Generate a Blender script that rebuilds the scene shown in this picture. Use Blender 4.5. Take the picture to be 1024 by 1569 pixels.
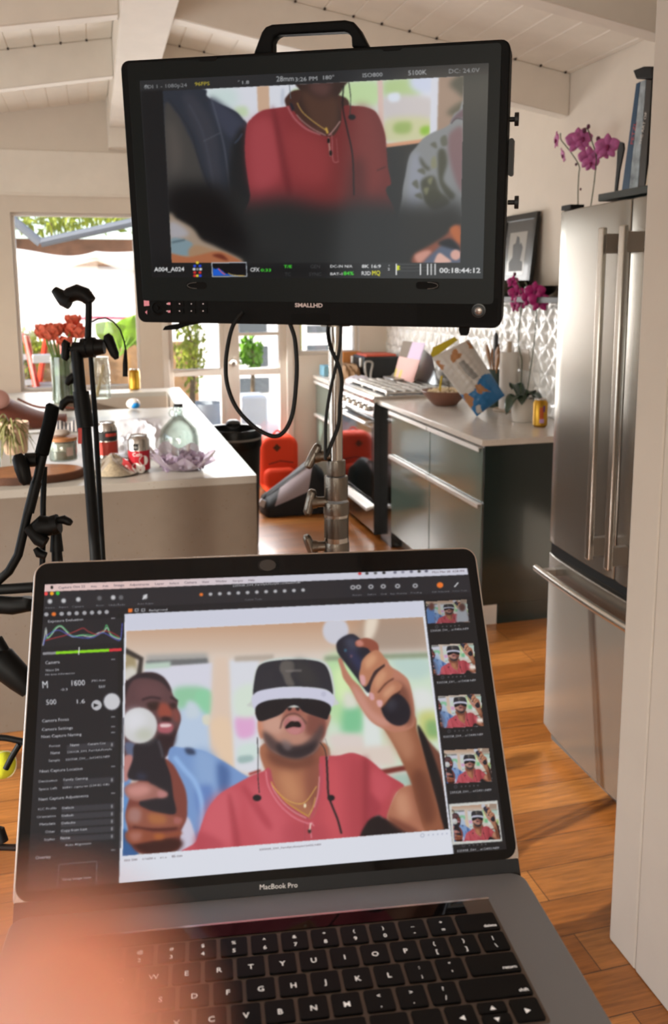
import bpy, bmesh, math, random
import numpy as np
from mathutils import Matrix, Vector, Euler
PI = math.pi
for o in list(bpy.data.objects): bpy.data.objects.remove(o)
SC = bpy.context.scene
COL = SC.collection
random.seed(7)

# ---------------------------------------------------------------- camera
F_PX, CX, CY, EYE = 1350.0, 512.0, 665.0, 1.62
CM = np.array([[0.96608262, -0.04805894, 0.25371743], [0, 0, 0], [0, 0, 0]])
def _norm(v): return v / np.linalg.norm(v)
_d = _norm(np.array([144 - CX, 445 - CY, F_PX]))
_y3 = CY + (F_PX * F_PX + (144 - CX) * 48) / (CY - 445) * 1.0
_n = np.array([48.0, _y3 - CY, F_PX]); _n = _norm(_n); _n = _norm(_n - _d * (_n @ _d))
_u = -_n; _x = np.cross(_d, _u)
if _x[0] < 0: _x = -_x
CM = np.stack([_x, _d, _u])              # rows: world axes in camera axes (x right, y down, z forward)
CPOS = np.array([0.0, 0.0, EYE])
cam_d = bpy.data.cameras.new('camera'); cam = bpy.data.objects.new('camera', cam_d); COL.objects.link(cam)
cam_d.sensor_fit = 'VERTICAL'; cam_d.sensor_height = 36.0; cam_d.sensor_width = 36.0
cam_d.lens = 36.0 * F_PX / 1569.0
cam_d.shift_y = -(784.5 - CY) / 1569.0
cam_d.clip_start = 0.005; cam_d.clip_end = 200
_m = Matrix.Identity(4)
for r in range(3):
    _m[r][0] = CM[r, 0]; _m[r][1] = -CM[r, 1]; _m[r][2] = -CM[r, 2]; _m[r][3] = CPOS[r]
cam.matrix_world = _m
cam_d.dof.use_dof = True; cam_d.dof.focus_distance = 0.95; cam_d.dof.aperture_fstop = 11.5
SC.camera = cam
SC.view_settings.view_transform = 'Standard'; SC.view_settings.look = 'None'
SC.view_settings.exposure = 0.0; SC.view_settings.gamma = 1.0
SC.view_settings.use_curve_mapping = False

# ---------------------------------------------------------------- world, sun, large lights
W = bpy.data.worlds.new('world'); SC.world = W; W.use_nodes = True
_nt = W.node_tree; _bg = _nt.nodes['Background']
_sky = _nt.nodes.new('ShaderNodeTexSky'); _sky.sky_type = 'NISHITA'; _sky.sun_disc = False
_sky.sun_elevation = math.radians(38); _sky.sun_rotation = math.radians(200); _sky.dust_density = 3.0
_nt.links.new(_sky.outputs[0], _bg.inputs[0]); _bg.inputs[1].default_value = 0.5
def sun_lamp(direction, strength, color, angle=1.0):
    l = bpy.data.lights.new('sun', 'SUN'); l.energy = strength; l.color = color; l.angle = math.radians(angle)
    o = bpy.data.objects.new('sun', l); COL.objects.link(o)
    o.rotation_euler = Vector(direction).to_track_quat('-Z', 'Y').to_euler(); o.location = (-6, 3, 6)
def area(name, loc, aim, sx, sy, watts, color):
    l = bpy.data.lights.new(name, 'AREA'); l.shape = 'RECTANGLE'; l.size = sx; l.size_y = sy; l.energy = watts; l.color = color
    o = bpy.data.objects.new(name, l); COL.objects.link(o); o.location = loc
    o.rotation_euler = (Vector(aim) - Vector(loc)).to_track_quat('-Z', 'Y').to_euler()
    return o
sun_lamp((0.92, 0.25, -0.275), 8.0, (1.0, 0.95, 0.86), 0.6)
for _y in (1.34, 3.05, 4.76): area('daylight_left_window', (-3.3, _y, 1.3), (0, _y, 3.0), 1.45, 1.6, 22, (0.90, 0.96, 1.0))
area('daylight_back_window', (-0.12, 7.0, 1.55), (-0.12, 0, 1.2), 0.85, 1.25, 11, (1.0, 0.98, 0.96))
area('daylight_back_door', (1.0, 6.98, 1.3), (1.1, 4.2, 0.0), 0.85, 1.6, 48, (1.0, 0.98, 0.96))
area('rear_fill', (-1.2, -2.6, 1.5), (0.3, 1.2, 3.4), 3.0, 1.5, 40, (0.93, 0.98, 1.0))  # added fill lamp behind the camera, tilted up to brighten the ceiling

# ---------------------------------------------------------------- pixel helpers (a pixel and a plane give a point)
def ray(px, py): return CM @ np.array([(px - CX) / F_PX, (py - CY) / F_PX, 1.0])
def onx(px, py, X): r = ray(px, py); return Vector(CPOS + r * (X / r[0]))
def ony(px, py, Y): r = ray(px, py); return Vector(CPOS + r * (Y / r[1]))
def onz(px, py, Z): r = ray(px, py); return Vector(CPOS + r * ((Z - EYE) / r[2]))

# ---------------------------------------------------------------- materials
def lin(c):
    if isinstance(c, str):
        c = c.lstrip('#'); c = [int(c[i:i + 2], 16) / 255 for i in (0, 2, 4)]
    return tuple(x / 12.92 if x <= 0.04045 else ((x + 0.055) / 1.055) ** 2.4 for x in c)
_mats = {}
def mat(name, color='#808080', rough=0.5, metal=0.0, coat=0.0, bump=0.0, bscale=200.0, vary=0.0, vscale=8.0,
        emit=None, estr=0.0, trans=0.0, alpha=1.0, sss=0.0, ior=1.45, spec=0.5, aniso=0.0):
    if name in _mats: return _mats[name]
    m = bpy.data.materials.new(name); m.use_nodes = True; nt = m.node_tree; b = nt.nodes['Principled BSDF']
    c = lin(color) + (1.0,)
    b.inputs['Base Color'].default_value = c; b.inputs['Roughness'].default_value = rough
    b.inputs['Metallic'].default_value = metal; b.inputs['Coat Weight'].default_value = coat
    b.inputs['Coat Roughness'].default_value = 0.08
    b.inputs['Transmission Weight'].default_value = trans; b.inputs['IOR'].default_value = ior
    b.inputs['Alpha'].default_value = alpha; b.inputs['Specular IOR Level'].default_value = spec
    b.inputs['Anisotropic'].default_value = aniso
    if sss: b.inputs['Subsurface Weight'].default_value = sss; b.inputs['Subsurface Radius'].default_value = (0.01, 0.004, 0.002); b.inputs['Subsurface Scale'].default_value = 1.0
    if emit is not None: b.inputs['Emission Color'].default_value = lin(emit) + (1,); b.inputs['Emission Strength'].default_value = estr
    tc = nt.nodes.new('ShaderNodeTexCoord')
    if vary:
        n = nt.nodes.new('ShaderNodeTexNoise'); n.inputs['Scale'].default_value = vscale; n.inputs['Detail'].default_value = 4
        nt.links.new(tc.outputs['Object'], n.inputs['Vector'])
        r = nt.nodes.new('ShaderNodeMapRange'); r.inputs[1].default_value = 0.3; r.inputs[2].default_value = 0.7
        r.inputs[3].default_value = 1 - vary; r.inputs[4].default_value = 1 + vary
        nt.links.new(n.outputs['Fac'], r.inputs[0])
        mx = nt.nodes.new('ShaderNodeVectorMath'); mx.operation = 'SCALE'; mx.inputs[0].default_value = c[:3]
        nt.links.new(r.outputs[0], mx.inputs['Scale']); nt.links.new(mx.outputs[0], b.inputs['Base Color'])
    if bump:
        n = nt.nodes.new('ShaderNodeTexNoise'); n.inputs['Scale'].default_value = bscale
        nt.links.new(tc.outputs['Object'], n.inputs['Vector'])
        bp = nt.nodes.new('ShaderNodeBump'); bp.inputs['Strength'].default_value = bump; bp.inputs['Distance'].default_value = 0.002
        nt.links.new(n.outputs['Fac'], bp.inputs['Height']); nt.links.new(bp.outputs[0], b.inputs['Normal'])
    _mats[name] = m; return m
def clear_mat(name, tint='#ffffff', gloss=0.1, body=0.0, rough=0.03):
    """thin clear sheet: mostly see-through with a glossy surface and an optional milky body"""
    if name in _mats: return _mats[name]
    m = bpy.data.materials.new(name); m.use_nodes = True; nt = m.node_tree; nt.nodes.clear()
    o = nt.nodes.new('ShaderNodeOutputMaterial'); t = nt.nodes.new('ShaderNodeBsdfTransparent'); t.inputs[0].default_value = lin(tint) + (1,)
    g = nt.nodes.new('ShaderNodeBsdfGlossy'); g.inputs['Roughness'].default_value = rough
    lw = nt.nodes.new('ShaderNodeLayerWeight'); lw.inputs[0].default_value = 0.25
    mr = nt.nodes.new('ShaderNodeMapRange'); mr.inputs[3].default_value = gloss; mr.inputs[4].default_value = min(1, gloss * 5)
    nt.links.new(lw.outputs['Fresnel'], mr.inputs[0])
    mx = nt.nodes.new('ShaderNodeMixShader'); nt.links.new(mr.outputs[0], mx.inputs[0]); nt.links.new(t.outputs[0], mx.inputs[1]); nt.links.new(g.outputs[0], mx.inputs[2])
    out = mx
    if body:
        d = nt.nodes.new('ShaderNodeBsdfTranslucent'); d2 = nt.nodes.new('ShaderNodeBsdfDiffuse'); ad = nt.nodes.new('ShaderNodeMixShader'); ad.inputs[0].default_value = 0.5
        for q in (d, d2): q.inputs[0].default_value = lin(tint) + (1,)
        nt.links.new(d.outputs[0], ad.inputs[1]); nt.links.new(d2.outputs[0], ad.inputs[2])
        m2 = nt.nodes.new('ShaderNodeMixShader'); m2.inputs[0].default_value = body
        nt.links.new(mx.outputs[0], m2.inputs[1]); nt.links.new(ad.outputs[0], m2.inputs[2]); out = m2
    nt.links.new(out.outputs[0], o.inputs[0]); _mats[name] = m; return m

# ---------------------------------------------------------------- mesh builder
def world_m(o):
    m = o.matrix_basis.copy()
    while o.parent: o = o.parent; m = o.matrix_basis @ m
    return m
class MB:
    def __init__(s): s.v = []; s.f = []; s.m = []
    def add(s, vs, fs, mi=0):
        b = len(s.v); s.v += [tuple(v) for v in vs]
        for f in fs: s.f.append(tuple(i + b for i in f)); s.m.append(mi)
        return s
    def box(s, c, d, R=None, mi=0):
        c = Vector(c); h = Vector(d) / 2; vs = []
        for x in (-1, 1):
            for y in (-1, 1):
                for z in (-1, 1):
                    p = Vector((x * h.x, y * h.y, z * h.z)); vs.append(c + (R @ p if R is not None else p))
        return s.add(vs, [(0, 1, 3, 2), (4, 6, 7, 5), (0, 4, 5, 1), (2, 3, 7, 6), (0, 2, 6, 4), (1, 5, 7, 3)], mi)
    def bx(s, x0, x1, y0, y1, z0, z1, mi=0):
        return s.box(((x0 + x1) / 2, (y0 + y1) / 2, (z0 + z1) / 2), (abs(x1 - x0), abs(y1 - y0), abs(z1 - z0)), None, mi)
    def tube(s, pts, r, n=10, mi=0, caps=True, flat=1.0, closed=False):
        pts = [Vector(p) for p in pts]; k = len(pts)
        rs = list(r) if isinstance(r, (list, tuple)) else [r] * k
        def tang(i):
            if closed: return (pts[(i + 1) % k] - pts[i - 1]).normalized()
            a = pts[max(i - 1, 0)]; b = pts[min(i + 1, k - 1)]; return (b - a).normalized()
        t = tang(0); up = Vector((0, 0, 1)) if abs(t.z) < 0.9 else Vector((1, 0, 0))
        u = t.cross(up).normalized(); vs = []
        for i in range(k):
            t2 = tang(i); q = t.rotation_difference(t2); u = (q @ u); u = (u - t2 * u.dot(t2)).normalized(); t = t2; w = t.cross(u)
            for j in range(n):
                a = 2 * PI * j / n; vs.append(pts[i] + (u * math.cos(a) + w * math.sin(a) * flat) * rs[i])
        fs = []
        for i in range(k if closed else k - 1):
            for j in range(n):
                a = i * n + j; b = i * n + (j + 1) % n; c = ((i + 1) % k) * n + (j + 1) % n; d = ((i + 1) % k) * n + j; fs.append((a, d, c, b))
        if caps and not closed: fs.append(tuple(range(n))); fs.append(tuple(range((k - 1) * n + n - 1, (k - 1) * n - 1, -1)))
        return s.add(vs, fs, mi)
    def cyl(s, a, b, r, r2=None, n=20, mi=0):
        return s.tube([a, b], [r, r if r2 is None else r2], n, mi)
    def lathe(s, prof, c=(0, 0, 0), n=28, mi=0, R=None, sq=(1, 1)):
        c = Vector(c); vs = []; k = len(prof)
        for (r, z) in prof:
            for j in range(n):
                a = 2 * PI * j / n; p = Vector((r * math.cos(a) * sq[0], r * math.sin(a) * sq[1], z)); vs.append(c + (R @ p if R is not None else p))
        fs = [(i * n + j, i * n + (j + 1) % n, (i + 1) * n + (j + 1) % n, (i + 1) * n + j) for i in range(k - 1) for j in range(n)]
        if prof[0][0] > 1e-5: fs.append(tuple(range(n - 1, -1, -1)))
        if prof[-1][0] > 1e-5: fs.append(tuple(range((k - 1) * n, k * n)))
        return s.add(vs, fs, mi)
    def prism(s, poly, d0, d1, fr=None, mi=0):
        """poly: 2-D outline; extruded from d0 to d1 along the third axis; fr maps (a, b, d) to space"""
        fr = fr or (lambda a, b, d: Vector((a, b, d))); n = len(poly)
        vs = [fr(a, b, d0) for a, b in poly] + [fr(a, b, d1) for a, b in poly]
        fs = [tuple(range(n - 1, -1, -1)), tuple(range(n, 2 * n))] + [(i, (i + 1) % n, n + (i + 1) % n, n + i) for i in range(n)]
        return s.add(vs, fs, mi)
    def sph(s, c, r, n=14, mi=0, R=None):
        if not isinstance(r, (tuple, list)): r = (r, r, r)
        c = Vector(c); vs = []; fs = []; k = max(5, n // 2 + 1)
        for i in range(k + 1):
            th = PI * i / k
            for j in range(n):
                a = 2 * PI * j / n; p = Vector((r[0] * math.sin(th) * math.cos(a), r[1] * math.sin(th) * math.sin(a), r[2] * math.cos(th)))
                vs.append(c + (R @ p if R is not None else p))
        for i in range(k):
            for j in range(n): fs.append((i * n + j, (i + 1) * n + j, (i + 1) * n + (j + 1) % n, i * n + (j + 1) % n))
        return s.add(vs, fs, mi)
    def grid(s, fn, nu, nv, mi=0):
        vs = [fn(i / nu, j / nv) for j in range(nv + 1) for i in range(nu + 1)]
        fs = [(j * (nu + 1) + i, j * (nu + 1) + i + 1, (j + 1) * (nu + 1) + i + 1, (j + 1) * (nu + 1) + i) for j in range(nv) for i in range(nu)]
        return s.add(vs, fs, mi)
    def text(s, t, fr, size, mi=0, align='LEFT', sx=1.0, bold=0.0):
        cu = bpy.data.curves.new('t', 'FONT'); cu.body = t; cu.size = size; cu.align_x = align; cu.resolution_u = 2; cu.offset = bold
        ob = bpy.data.objects.new('t', cu); me = bpy.data.meshes.new_from_object(ob)
        s.add([fr(v.co.x * sx, v.co.y, 0.0) for v in me.vertices], [tuple(p.vertices) for p in me.polygons], mi)
        bpy.data.objects.remove(ob); bpy.data.curves.remove(cu); bpy.data.meshes.remove(me); return s
    def build(s, name, mats, parent=None, loc=None, label=None, cat=None, group=None, kind=None, smooth=35, bevel=0.0, bseg=2,
              local=False, solid=0.0, sub=0, merge=False, fixn=True):
        me = bpy.data.meshes.new(name); vs = s.v
        if parent is not None and not local:
            inv = world_m(parent).inverted(); vs = [inv @ Vector(v) for v in vs]
        elif loc is not None and not local: L = Vector(loc); vs = [Vector(v) - L for v in vs]
        me.from_pydata([tuple(v) for v in vs], [], s.f)
        for q in (mats if isinstance(mats, (list, tuple)) else [mats]): me.materials.append(q)
        me.polygons.foreach_set('material_index', s.m)
        if fixn or merge:
            bm = bmesh.new(); bm.from_mesh(me)
            if merge: bmesh.ops.remove_doubles(bm, verts=bm.verts, dist=1e-5)
            if fixn: bmesh.ops.recalc_face_normals(bm, faces=bm.faces)
            bm.to_mesh(me); bm.free()
        me.update()
        if smooth:
            me.polygons.foreach_set('use_smooth', [True] * len(me.polygons))
            if smooth < 180: me.set_sharp_from_angle(angle=math.radians(smooth))
        o = bpy.data.objects.new(name, me); COL.objects.link(o)
        if parent is not None: o.parent = parent
        elif loc is not None: o.location = loc
        if solid: md = o.modifiers.new('solidify', 'SOLIDIFY'); md.thickness = solid; md.offset = 0
        if bevel:
            md = o.modifiers.new('bevel', 'BEVEL'); md.width = bevel; md.segments = bseg; md.limit_method = 'ANGLE'; md.angle_limit = math.radians(40); md.use_clamp_overlap = True
        if sub: md = o.modifiers.new('subsurf', 'SUBSURF'); md.levels = sub; md.render_levels = sub
        return tag(o, label, cat, group, kind)
def tag(o, label=None, cat=None, group=None, kind=None):
    if label: o['label'] = label
    if cat: o['category'] = cat
    if group: o['group'] = group
    if kind: o['kind'] = kind
    return o
def thing(name, label, cat, loc=(0, 0, 0), rz=0.0, group=None, M=None):
    o = bpy.data.objects.new(name, None); COL.objects.link(o); o.empty_display_size = 0.05
    if M is not None: o.matrix_basis = M
    else: o.location = loc; o.rotation_euler = (0, 0, rz)
    return tag(o, label, cat, group)
def copy_thing(root, loc, rz=None, label=None):
    r = root.copy(); COL.objects.link(r); r.location = loc
    if rz is not None: r.rotation_euler = (r.rotation_euler[0], r.rotation_euler[1], rz)
    if label: r['label'] = label
    for ch in list(root.children):
        c2 = ch.copy(); COL.objects.link(c2); c2.parent = r
        for g in list(ch.children): d = g.copy(); COL.objects.link(d); d.parent = c2
    return r
def rot(axis, deg): return Matrix.Rotation(math.radians(deg), 3, axis)
def spline(pts, n=8, closed=False):
    """Catmull-Rom through points"""
    P = [np.array(p, float) for p in pts]; k = len(P); out = []
    for i in range(k if closed else k - 1):
        if closed: a, b, c2, d = P[i - 1], P[i], P[(i + 1) % k], P[(i + 2) % k]
        else: a, b, c2, d = P[max(i - 1, 0)], P[i], P[i + 1], P[min(i + 2, k - 1)]
        for j in range(n):
            t = j / n; out.append(0.5 * ((2 * b) + (c2 - a) * t + (2 * a - 5 * b + 4 * c2 - d) * t * t + (3 * b - a - 3 * c2 + d) * t ** 3))
    if not closed: out.append(P[-1])
    return out
def rrect(x0, x1, y0, y1, r, n=5):
    out = []
    for cx, cy, a0 in ((x1 - r, y1 - r, 0), (x0 + r, y1 - r, 90), (x0 + r, y0 + r, 180), (x1 - r, y0 + r, 270)):
        for i in range(n + 1): a = math.radians(a0 + 90 * i / n); out.append((cx + r * math.cos(a), cy + r * math.sin(a)))
    return out
def frameM(M):   # mapping (a,b,d) -> space for a 4x4
    return lambda a, b, d: M @ Vector((a, b, d))
# ================================================================ SETTING
YB, XR = 7.08, 2.38            # back wall, right wall
XL, YF = -3.4, -2.8            # left wall, rear wall
RX0, RX1 = 0.165, 0.40         # ridge beam
def ceil_z(x):                 # underside of the planks
    return 3.02 - 0.168 * max(RX0 - x, x - RX1, 0.0)
m_wall = mat('painted_wall', '#ddd2c4', 0.75, bump=0.12, bscale=90, vary=0.02)
m_wood_white = mat('painted_wood', '#ebe3d7', 0.6, bump=0.1, bscale=40, vary=0.03)
m_trim = mat('trim_paint', '#e2dad0', 0.45)
m_dark = mat('screw_dark', '#3a2c22', 0.7)

# floor: wide planks running across the room
def floor_mat():
    m = bpy.data.materials.new('oak_planks'); m.use_nodes = True; nt = m.node_tree; b = nt.nodes['Principled BSDF']; L = nt.links.new
    tc = nt.nodes.new('ShaderNodeTexCoord'); mp = nt.nodes.new('ShaderNodeMapping'); L(tc.outputs['Object'], mp.inputs['Vector'])
    br = nt.nodes.new('ShaderNodeTexBrick'); br.offset = 0.37; br.inputs['Scale'].default_value = 1.0
    br.inputs['Brick Width'].default_value = 1.1; br.inputs['Row Height'].default_value = 0.127
    br.inputs['Mortar Size'].default_value = 0.0016; br.inputs['Mortar Smooth'].default_value = 0.2
    br.inputs['Color1'].default_value = lin('#b8783c') + (1,); br.inputs['Color2'].default_value = lin('#955825') + (1,); br.inputs['Mortar'].default_value = lin('#5a3416') + (1,)
    L(mp.outputs[0], br.inputs['Vector'])
    mp2 = nt.nodes.new('ShaderNodeMapping'); mp2.inputs['Scale'].default_value = (1.6, 22, 1); L(tc.outputs['Object'], mp2.inputs['Vector'])
    n = nt.nodes.new('ShaderNodeTexNoise'); n.inputs['Scale'].default_value = 4; n.inputs['Detail'].default_value = 8; n.inputs['Roughness'].default_value = 0.65; L(mp2.outputs[0], n.inputs['Vector'])
    cr = nt.nodes.new('ShaderNodeMapRange'); cr.inputs[1].default_value = 0.3; cr.inputs[2].default_value = 0.7; cr.inputs[3].default_value = 0.55; cr.inputs[4].default_value = 1.3; L(n.outputs['Fac'], cr.inputs[0])
    mp3 = nt.nodes.new('ShaderNodeMapping'); mp3.inputs['Scale'].default_value = (1.2, 7.87, 1); L(tc.outputs['Object'], mp3.inputs['Vector'])
    n2 = nt.nodes.new('ShaderNodeTexNoise'); n2.inputs['Scale'].default_value = 1; n2.inputs['Detail'].default_value = 0; L(mp3.outputs[0], n2.inputs['Vector'])
    c2 = nt.nodes.new('ShaderNodeMapRange'); c2.inputs[1].default_value = 0.3; c2.inputs[2].default_value = 0.7; c2.inputs[3].default_value = 0.8; c2.inputs[4].default_value = 1.2; L(n2.outputs['Fac'], c2.inputs[0])
    mu = nt.nodes.new('ShaderNodeMath'); mu.operation = 'MULTIPLY'; L(cr.outputs[0], mu.inputs[0]); L(c2.outputs[0], mu.inputs[1])
    vm = nt.nodes.new('ShaderNodeVectorMath'); vm.operation = 'SCALE'; L(br.outputs['Color'], vm.inputs[0]); L(mu.outputs[0], vm.inputs['Scale'])
    L(vm.outputs[0], b.inputs['Base Color']); b.inputs['Roughness'].default_value = 0.28; b.inputs['Coat Weight'].default_value = 0.25; b.inputs['Coat Roughness'].default_value = 0.12
    bp = nt.nodes.new('ShaderNodeBump'); bp.inputs['Strength'].default_value = 0.25; bp.inputs['Distance'].default_value = 0.003
    sb = nt.nodes.new('ShaderNodeMath'); sb.operation = 'SUBTRACT'; L(n.outputs['Fac'], sb.inputs[0]); L(br.outputs['Fac'], sb.inputs[1])
    L(sb.outputs[0], bp.inputs['Height']); L(bp.outputs[0], b.inputs['Normal']); return m
MB().bx(XL, XR, YF, YB, -0.06, 0).build('floor', floor_mat(), kind='structure')

def wall_with_holes(name, ax, pos, thick, u0, u1, z0, top, holes, m):
    """wall on plane ax=pos..pos+thick with rectangular holes (u0,u1,z0,z1); top(u) is the roof line"""
    b = MB(); cuts = sorted(set([u0, u1] + [h for H in holes for h in H[:2]]))
    def q(a0, a1, c0, c1, t0=None, t1=None):
        t0 = c1 if t0 is None else t0; t1 = c1 if t1 is None else t1
        P = []
        for d in (pos, pos + thick):
            for (u, z) in ((a0, c0), (a1, c0), (a1, t1), (a0, t0)): P.append((d, u, z) if ax == 'x' else (u, d, z))
        b.add(P, [(0, 1, 2, 3), (7, 6, 5, 4), (0, 4, 5, 1), (1, 5, 6, 2), (2, 6, 7, 3), (3, 7, 4, 0)])
    for a0, a1 in zip(cuts[:-1], cuts[1:]):
        hs = sorted([(H[2], H[3]) for H in holes if H[0] <= a0 + 1e-6 and H[1] >= a1 - 1e-6]); z = z0
        for (h0, h1) in hs:
            if h0 > z + 1e-6: q(a0, a1, z, h0)
            z = h1
        n = max(1, int((a1 - a0) / 0.4))
        for i in range(n): c0 = a0 + (a1 - a0) * i / n; c1 = a0 + (a1 - a0) * (i + 1) / n; q(c0, c1, z, 0, top(c0) + .03, top(c1) + .03)
    return b.build(name, m, kind='structure', smooth=0)
WIN = (-0.573, 0.33, 0.86, 2.195); DOR = (0.55, 1.50, 0.03, 2.19); WIN3 = (1.60, 2.12, 1.085, 2.10)
wall_with_holes('wall_back', 'y', YB, 0.16, XL, XR + 0.15, 0, ceil_z, [WIN, DOR, WIN3], m_wall)
wall_with_holes('wall_right', 'x', XR, 0.15, YF, YB, 0, lambda u: ceil_z(XR), [], m_wall)
wall_with_holes('wall_left', 'x', XL - 0.15, 0.15, YF, YB, 0, lambda u: ceil_z(XL), [(0.5, 5.6, 0.45, 2.15)], m_wall)
wall_with_holes('wall_rear', 'y', YF - 0.15, 0.15, XL, XR, 0, ceil_z, [(-2.8, 0.4, 0.7, 2.2)], m_wall)
# flat boards across the gable above the window
MB().bx(XL, XR, YB - 0.012, YB + 0.001, 2.33, 2.64).bx(XL, XR, YB - 0.02, YB, 2.315, 2.332).build('trim_1', m_wood_white, kind='structure', bevel=0.002)
# foreground wall end that hides the near side of the fridge
wy = 1.74; wx = ony(966, 784, wy).x
MB().bx(wx, XR, wy - .11, wy, 0, 3.0).bx(wx, wx + .12, YF, wy - .11, 0, 3.0).build('wall_near', mat('near_wall_paint', '#c6bdb1', 0.8, bump=0.2, bscale=60, vary=0.02), kind='structure', bevel=0.006)
# ceiling: planks running along the room, v-grooves between them
b = MB(); gap = 0.004
def plank_side(xa, sgn):
    w = 0.139; x = xa; 
    while (x < XR - 0.001 if sgn > 0 else x > XL + 0.001):
        x2 = x + sgn * w
        x2 = min(x2, XR) if sgn > 0 else max(x2, XL)
        g = gap * sgn
        P = [(x + g, ceil_z(x + g)), (x2 - g, ceil_z(x2 - g)), (x2, ceil_z(x2) + 0.006), (x2, ceil_z(x2) + 0.03), (x, ceil_z(x) + 0.03), (x, ceil_z(x) + 0.006)]
        b.prism(P, YF, YB, lambda a, c, d: Vector((a, d, c))); x = x2
plank_side(RX1, 1); plank_side(RX0, -1)
b.bx(RX0, RX1, YF, YB, 3.02, 3.05)
for (xa, xb) in ((RX1 - .1, XR + .3), (RX0 + .1, XL - .3)): b.prism([(xa, 3.05), (xb, ceil_z(xb) + .028), (xb, ceil_z(xb) + .12), (xa, 3.15)], YF - .2, YB + .35, lambda a, c, d: Vector((a, d, c)))
b.build('ceiling', mat('plank_white', '#f2eadd', 0.55, bump=0.15, bscale=30, vary=0.03), kind='structure', smooth=0)
MB().bx(RX0, RX1, YF, YB, 2.80, 3.03).build('ceiling_beam', m_wood_white, kind='structure', bevel=0.008)
n = 1
for yr in (0.68, 1.84, 3.0, 4.216, 5.38):
    b = MB(); s = MB()
    for (xa, xb) in ((RX1, XR), (RX0, XL)):
        za, zb = ceil_z(xa), ceil_z(xb)
        b.prism([(xa, za), (xb, zb), (xb, zb - 0.205), (xa, za - 0.205)], yr, yr + 0.09, lambda a, c, d: Vector((a, d, c)))
    b.build('ceiling_rafter', m_wood_white, kind='structure', bevel=0.006)
    for sgn, xa in ((1, RX1), (-1, RX0)):
        x = xa + sgn * 0.139
        while XL < x < XR:
            s.cyl((x, yr - 0.006, ceil_z(x) - 0.006), (x, yr - 0.014, ceil_z(x) + 0.002), 0.006, n=8); x += sgn * 0.139
    s.build('trim_%d' % (n + 10), m_dark, kind='structure'); n += 1
MB().bx(RX0 - 0.012, RX0 + 0.14, YB - 0.14, YB, 2.66, 3.02).build('trim_9', m_wood_white, kind='structure', bevel=0.008)

# windows and doors
m_pane = clear_mat('window_glass', '#ffffff', 0.05)
def window(name, x0, x1, z0, z1, y, fw, bars=(), mun=(), extra=0):
    b = MB(); d = 0.07
    b.bx(x0, x1, y, y + d, z1 - fw, z1).bx(x0, x1, y, y + d, z0, z0 + fw).bx(x0, x0 + fw, y, y + d, z0 + fw, z1 - fw).bx(x1 - fw, x1, y, y + d, z0 + fw, z1 - fw)
    for (a, c) in mun: b.bx(x0 + fw, x1 - fw, y + 0.004, y + d - 0.004, a, c)
    for (a, c) in bars: b.bx(a, c, y + 0.002, y + d - 0.002, z0 + fw, z1 - fw)
    o = b.build(name, m_trim, kind='structure', bevel=0.004)
    MB().bx(x0 + fw * .8, x1 - fw * .8, y + 0.032, y + 0.036, z0 + fw * .8, z1 - fw * .8).build('pane', m_pane, o)
    return o
window('window_1', WIN[0], WIN[1], WIN[2], WIN[3], YB + 0.05, 0.022)
window('window_2', WIN3[0], WIN3[1], WIN3[2], WIN3[3], YB + 0.05, 0.03)
window('window_3', 0.55, 0.995, 0.06, 2.19, YB + 0.04, 0.035, mun=((0.935, 0.99),))
d1 = window('door_1', 0.995, 1.50, 0.03, 2.19, YB + 0.03, 0.055, bars=((1.0, 1.115),), mun=((0.93, 0.985), (1.25, 1.275)))
MB().lathe([(0.0, 0), (0.03, 0.002), (0.03, 0.01), (0.012, 0.016), (0.012, 0.035), (0.026, 0.045), (0.028, 0.06), (0.018, 0.072), (0, 0.074)], (1.055, YB + 0.03, 1.035), R=rot('X', 90)).build('door_handle', mat('satin_nickel', '#b8b0a6', 0.3, 1.0), d1)
def lwindow():
    b = MB(); x = XL - 0.08
    for (y0, y1) in ((0.5, 2.18), (2.21, 3.89), (3.92, 5.6)):
        b.bx(x, x + .05, y0, y1, 2.11, 2.15).bx(x, x + .05, y0, y1, .45, .49).bx(x, x + .05, y0, y0 + .04, .49, 2.11).bx(x, x + .05, y1 - .04, y1, .49, 2.11)
    b.build('window_4', m_trim, kind='structure')
lwindow()
# casing around the left window opening, door jambs, baseboard
b = MB().bx(DOR[0] - 0.05, DOR[0], YB - 0.015, YB, 0, 2.24).bx(DOR[1], DOR[1] + 0.05, YB - 0.015, YB, 0, 2.24).bx(DOR[0] - 0.05, DOR[1] + 0.05, YB - 0.015, YB, 2.19, 2.25)
b.build('trim_2', m_trim, kind='structure', bevel=0.003)
MB().bx(XL, DOR[0] - 0.05, YB - 0.014, YB, 0, 0.12).build('baseboard_back', m_trim, kind='structure', bevel=0.003)
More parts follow.
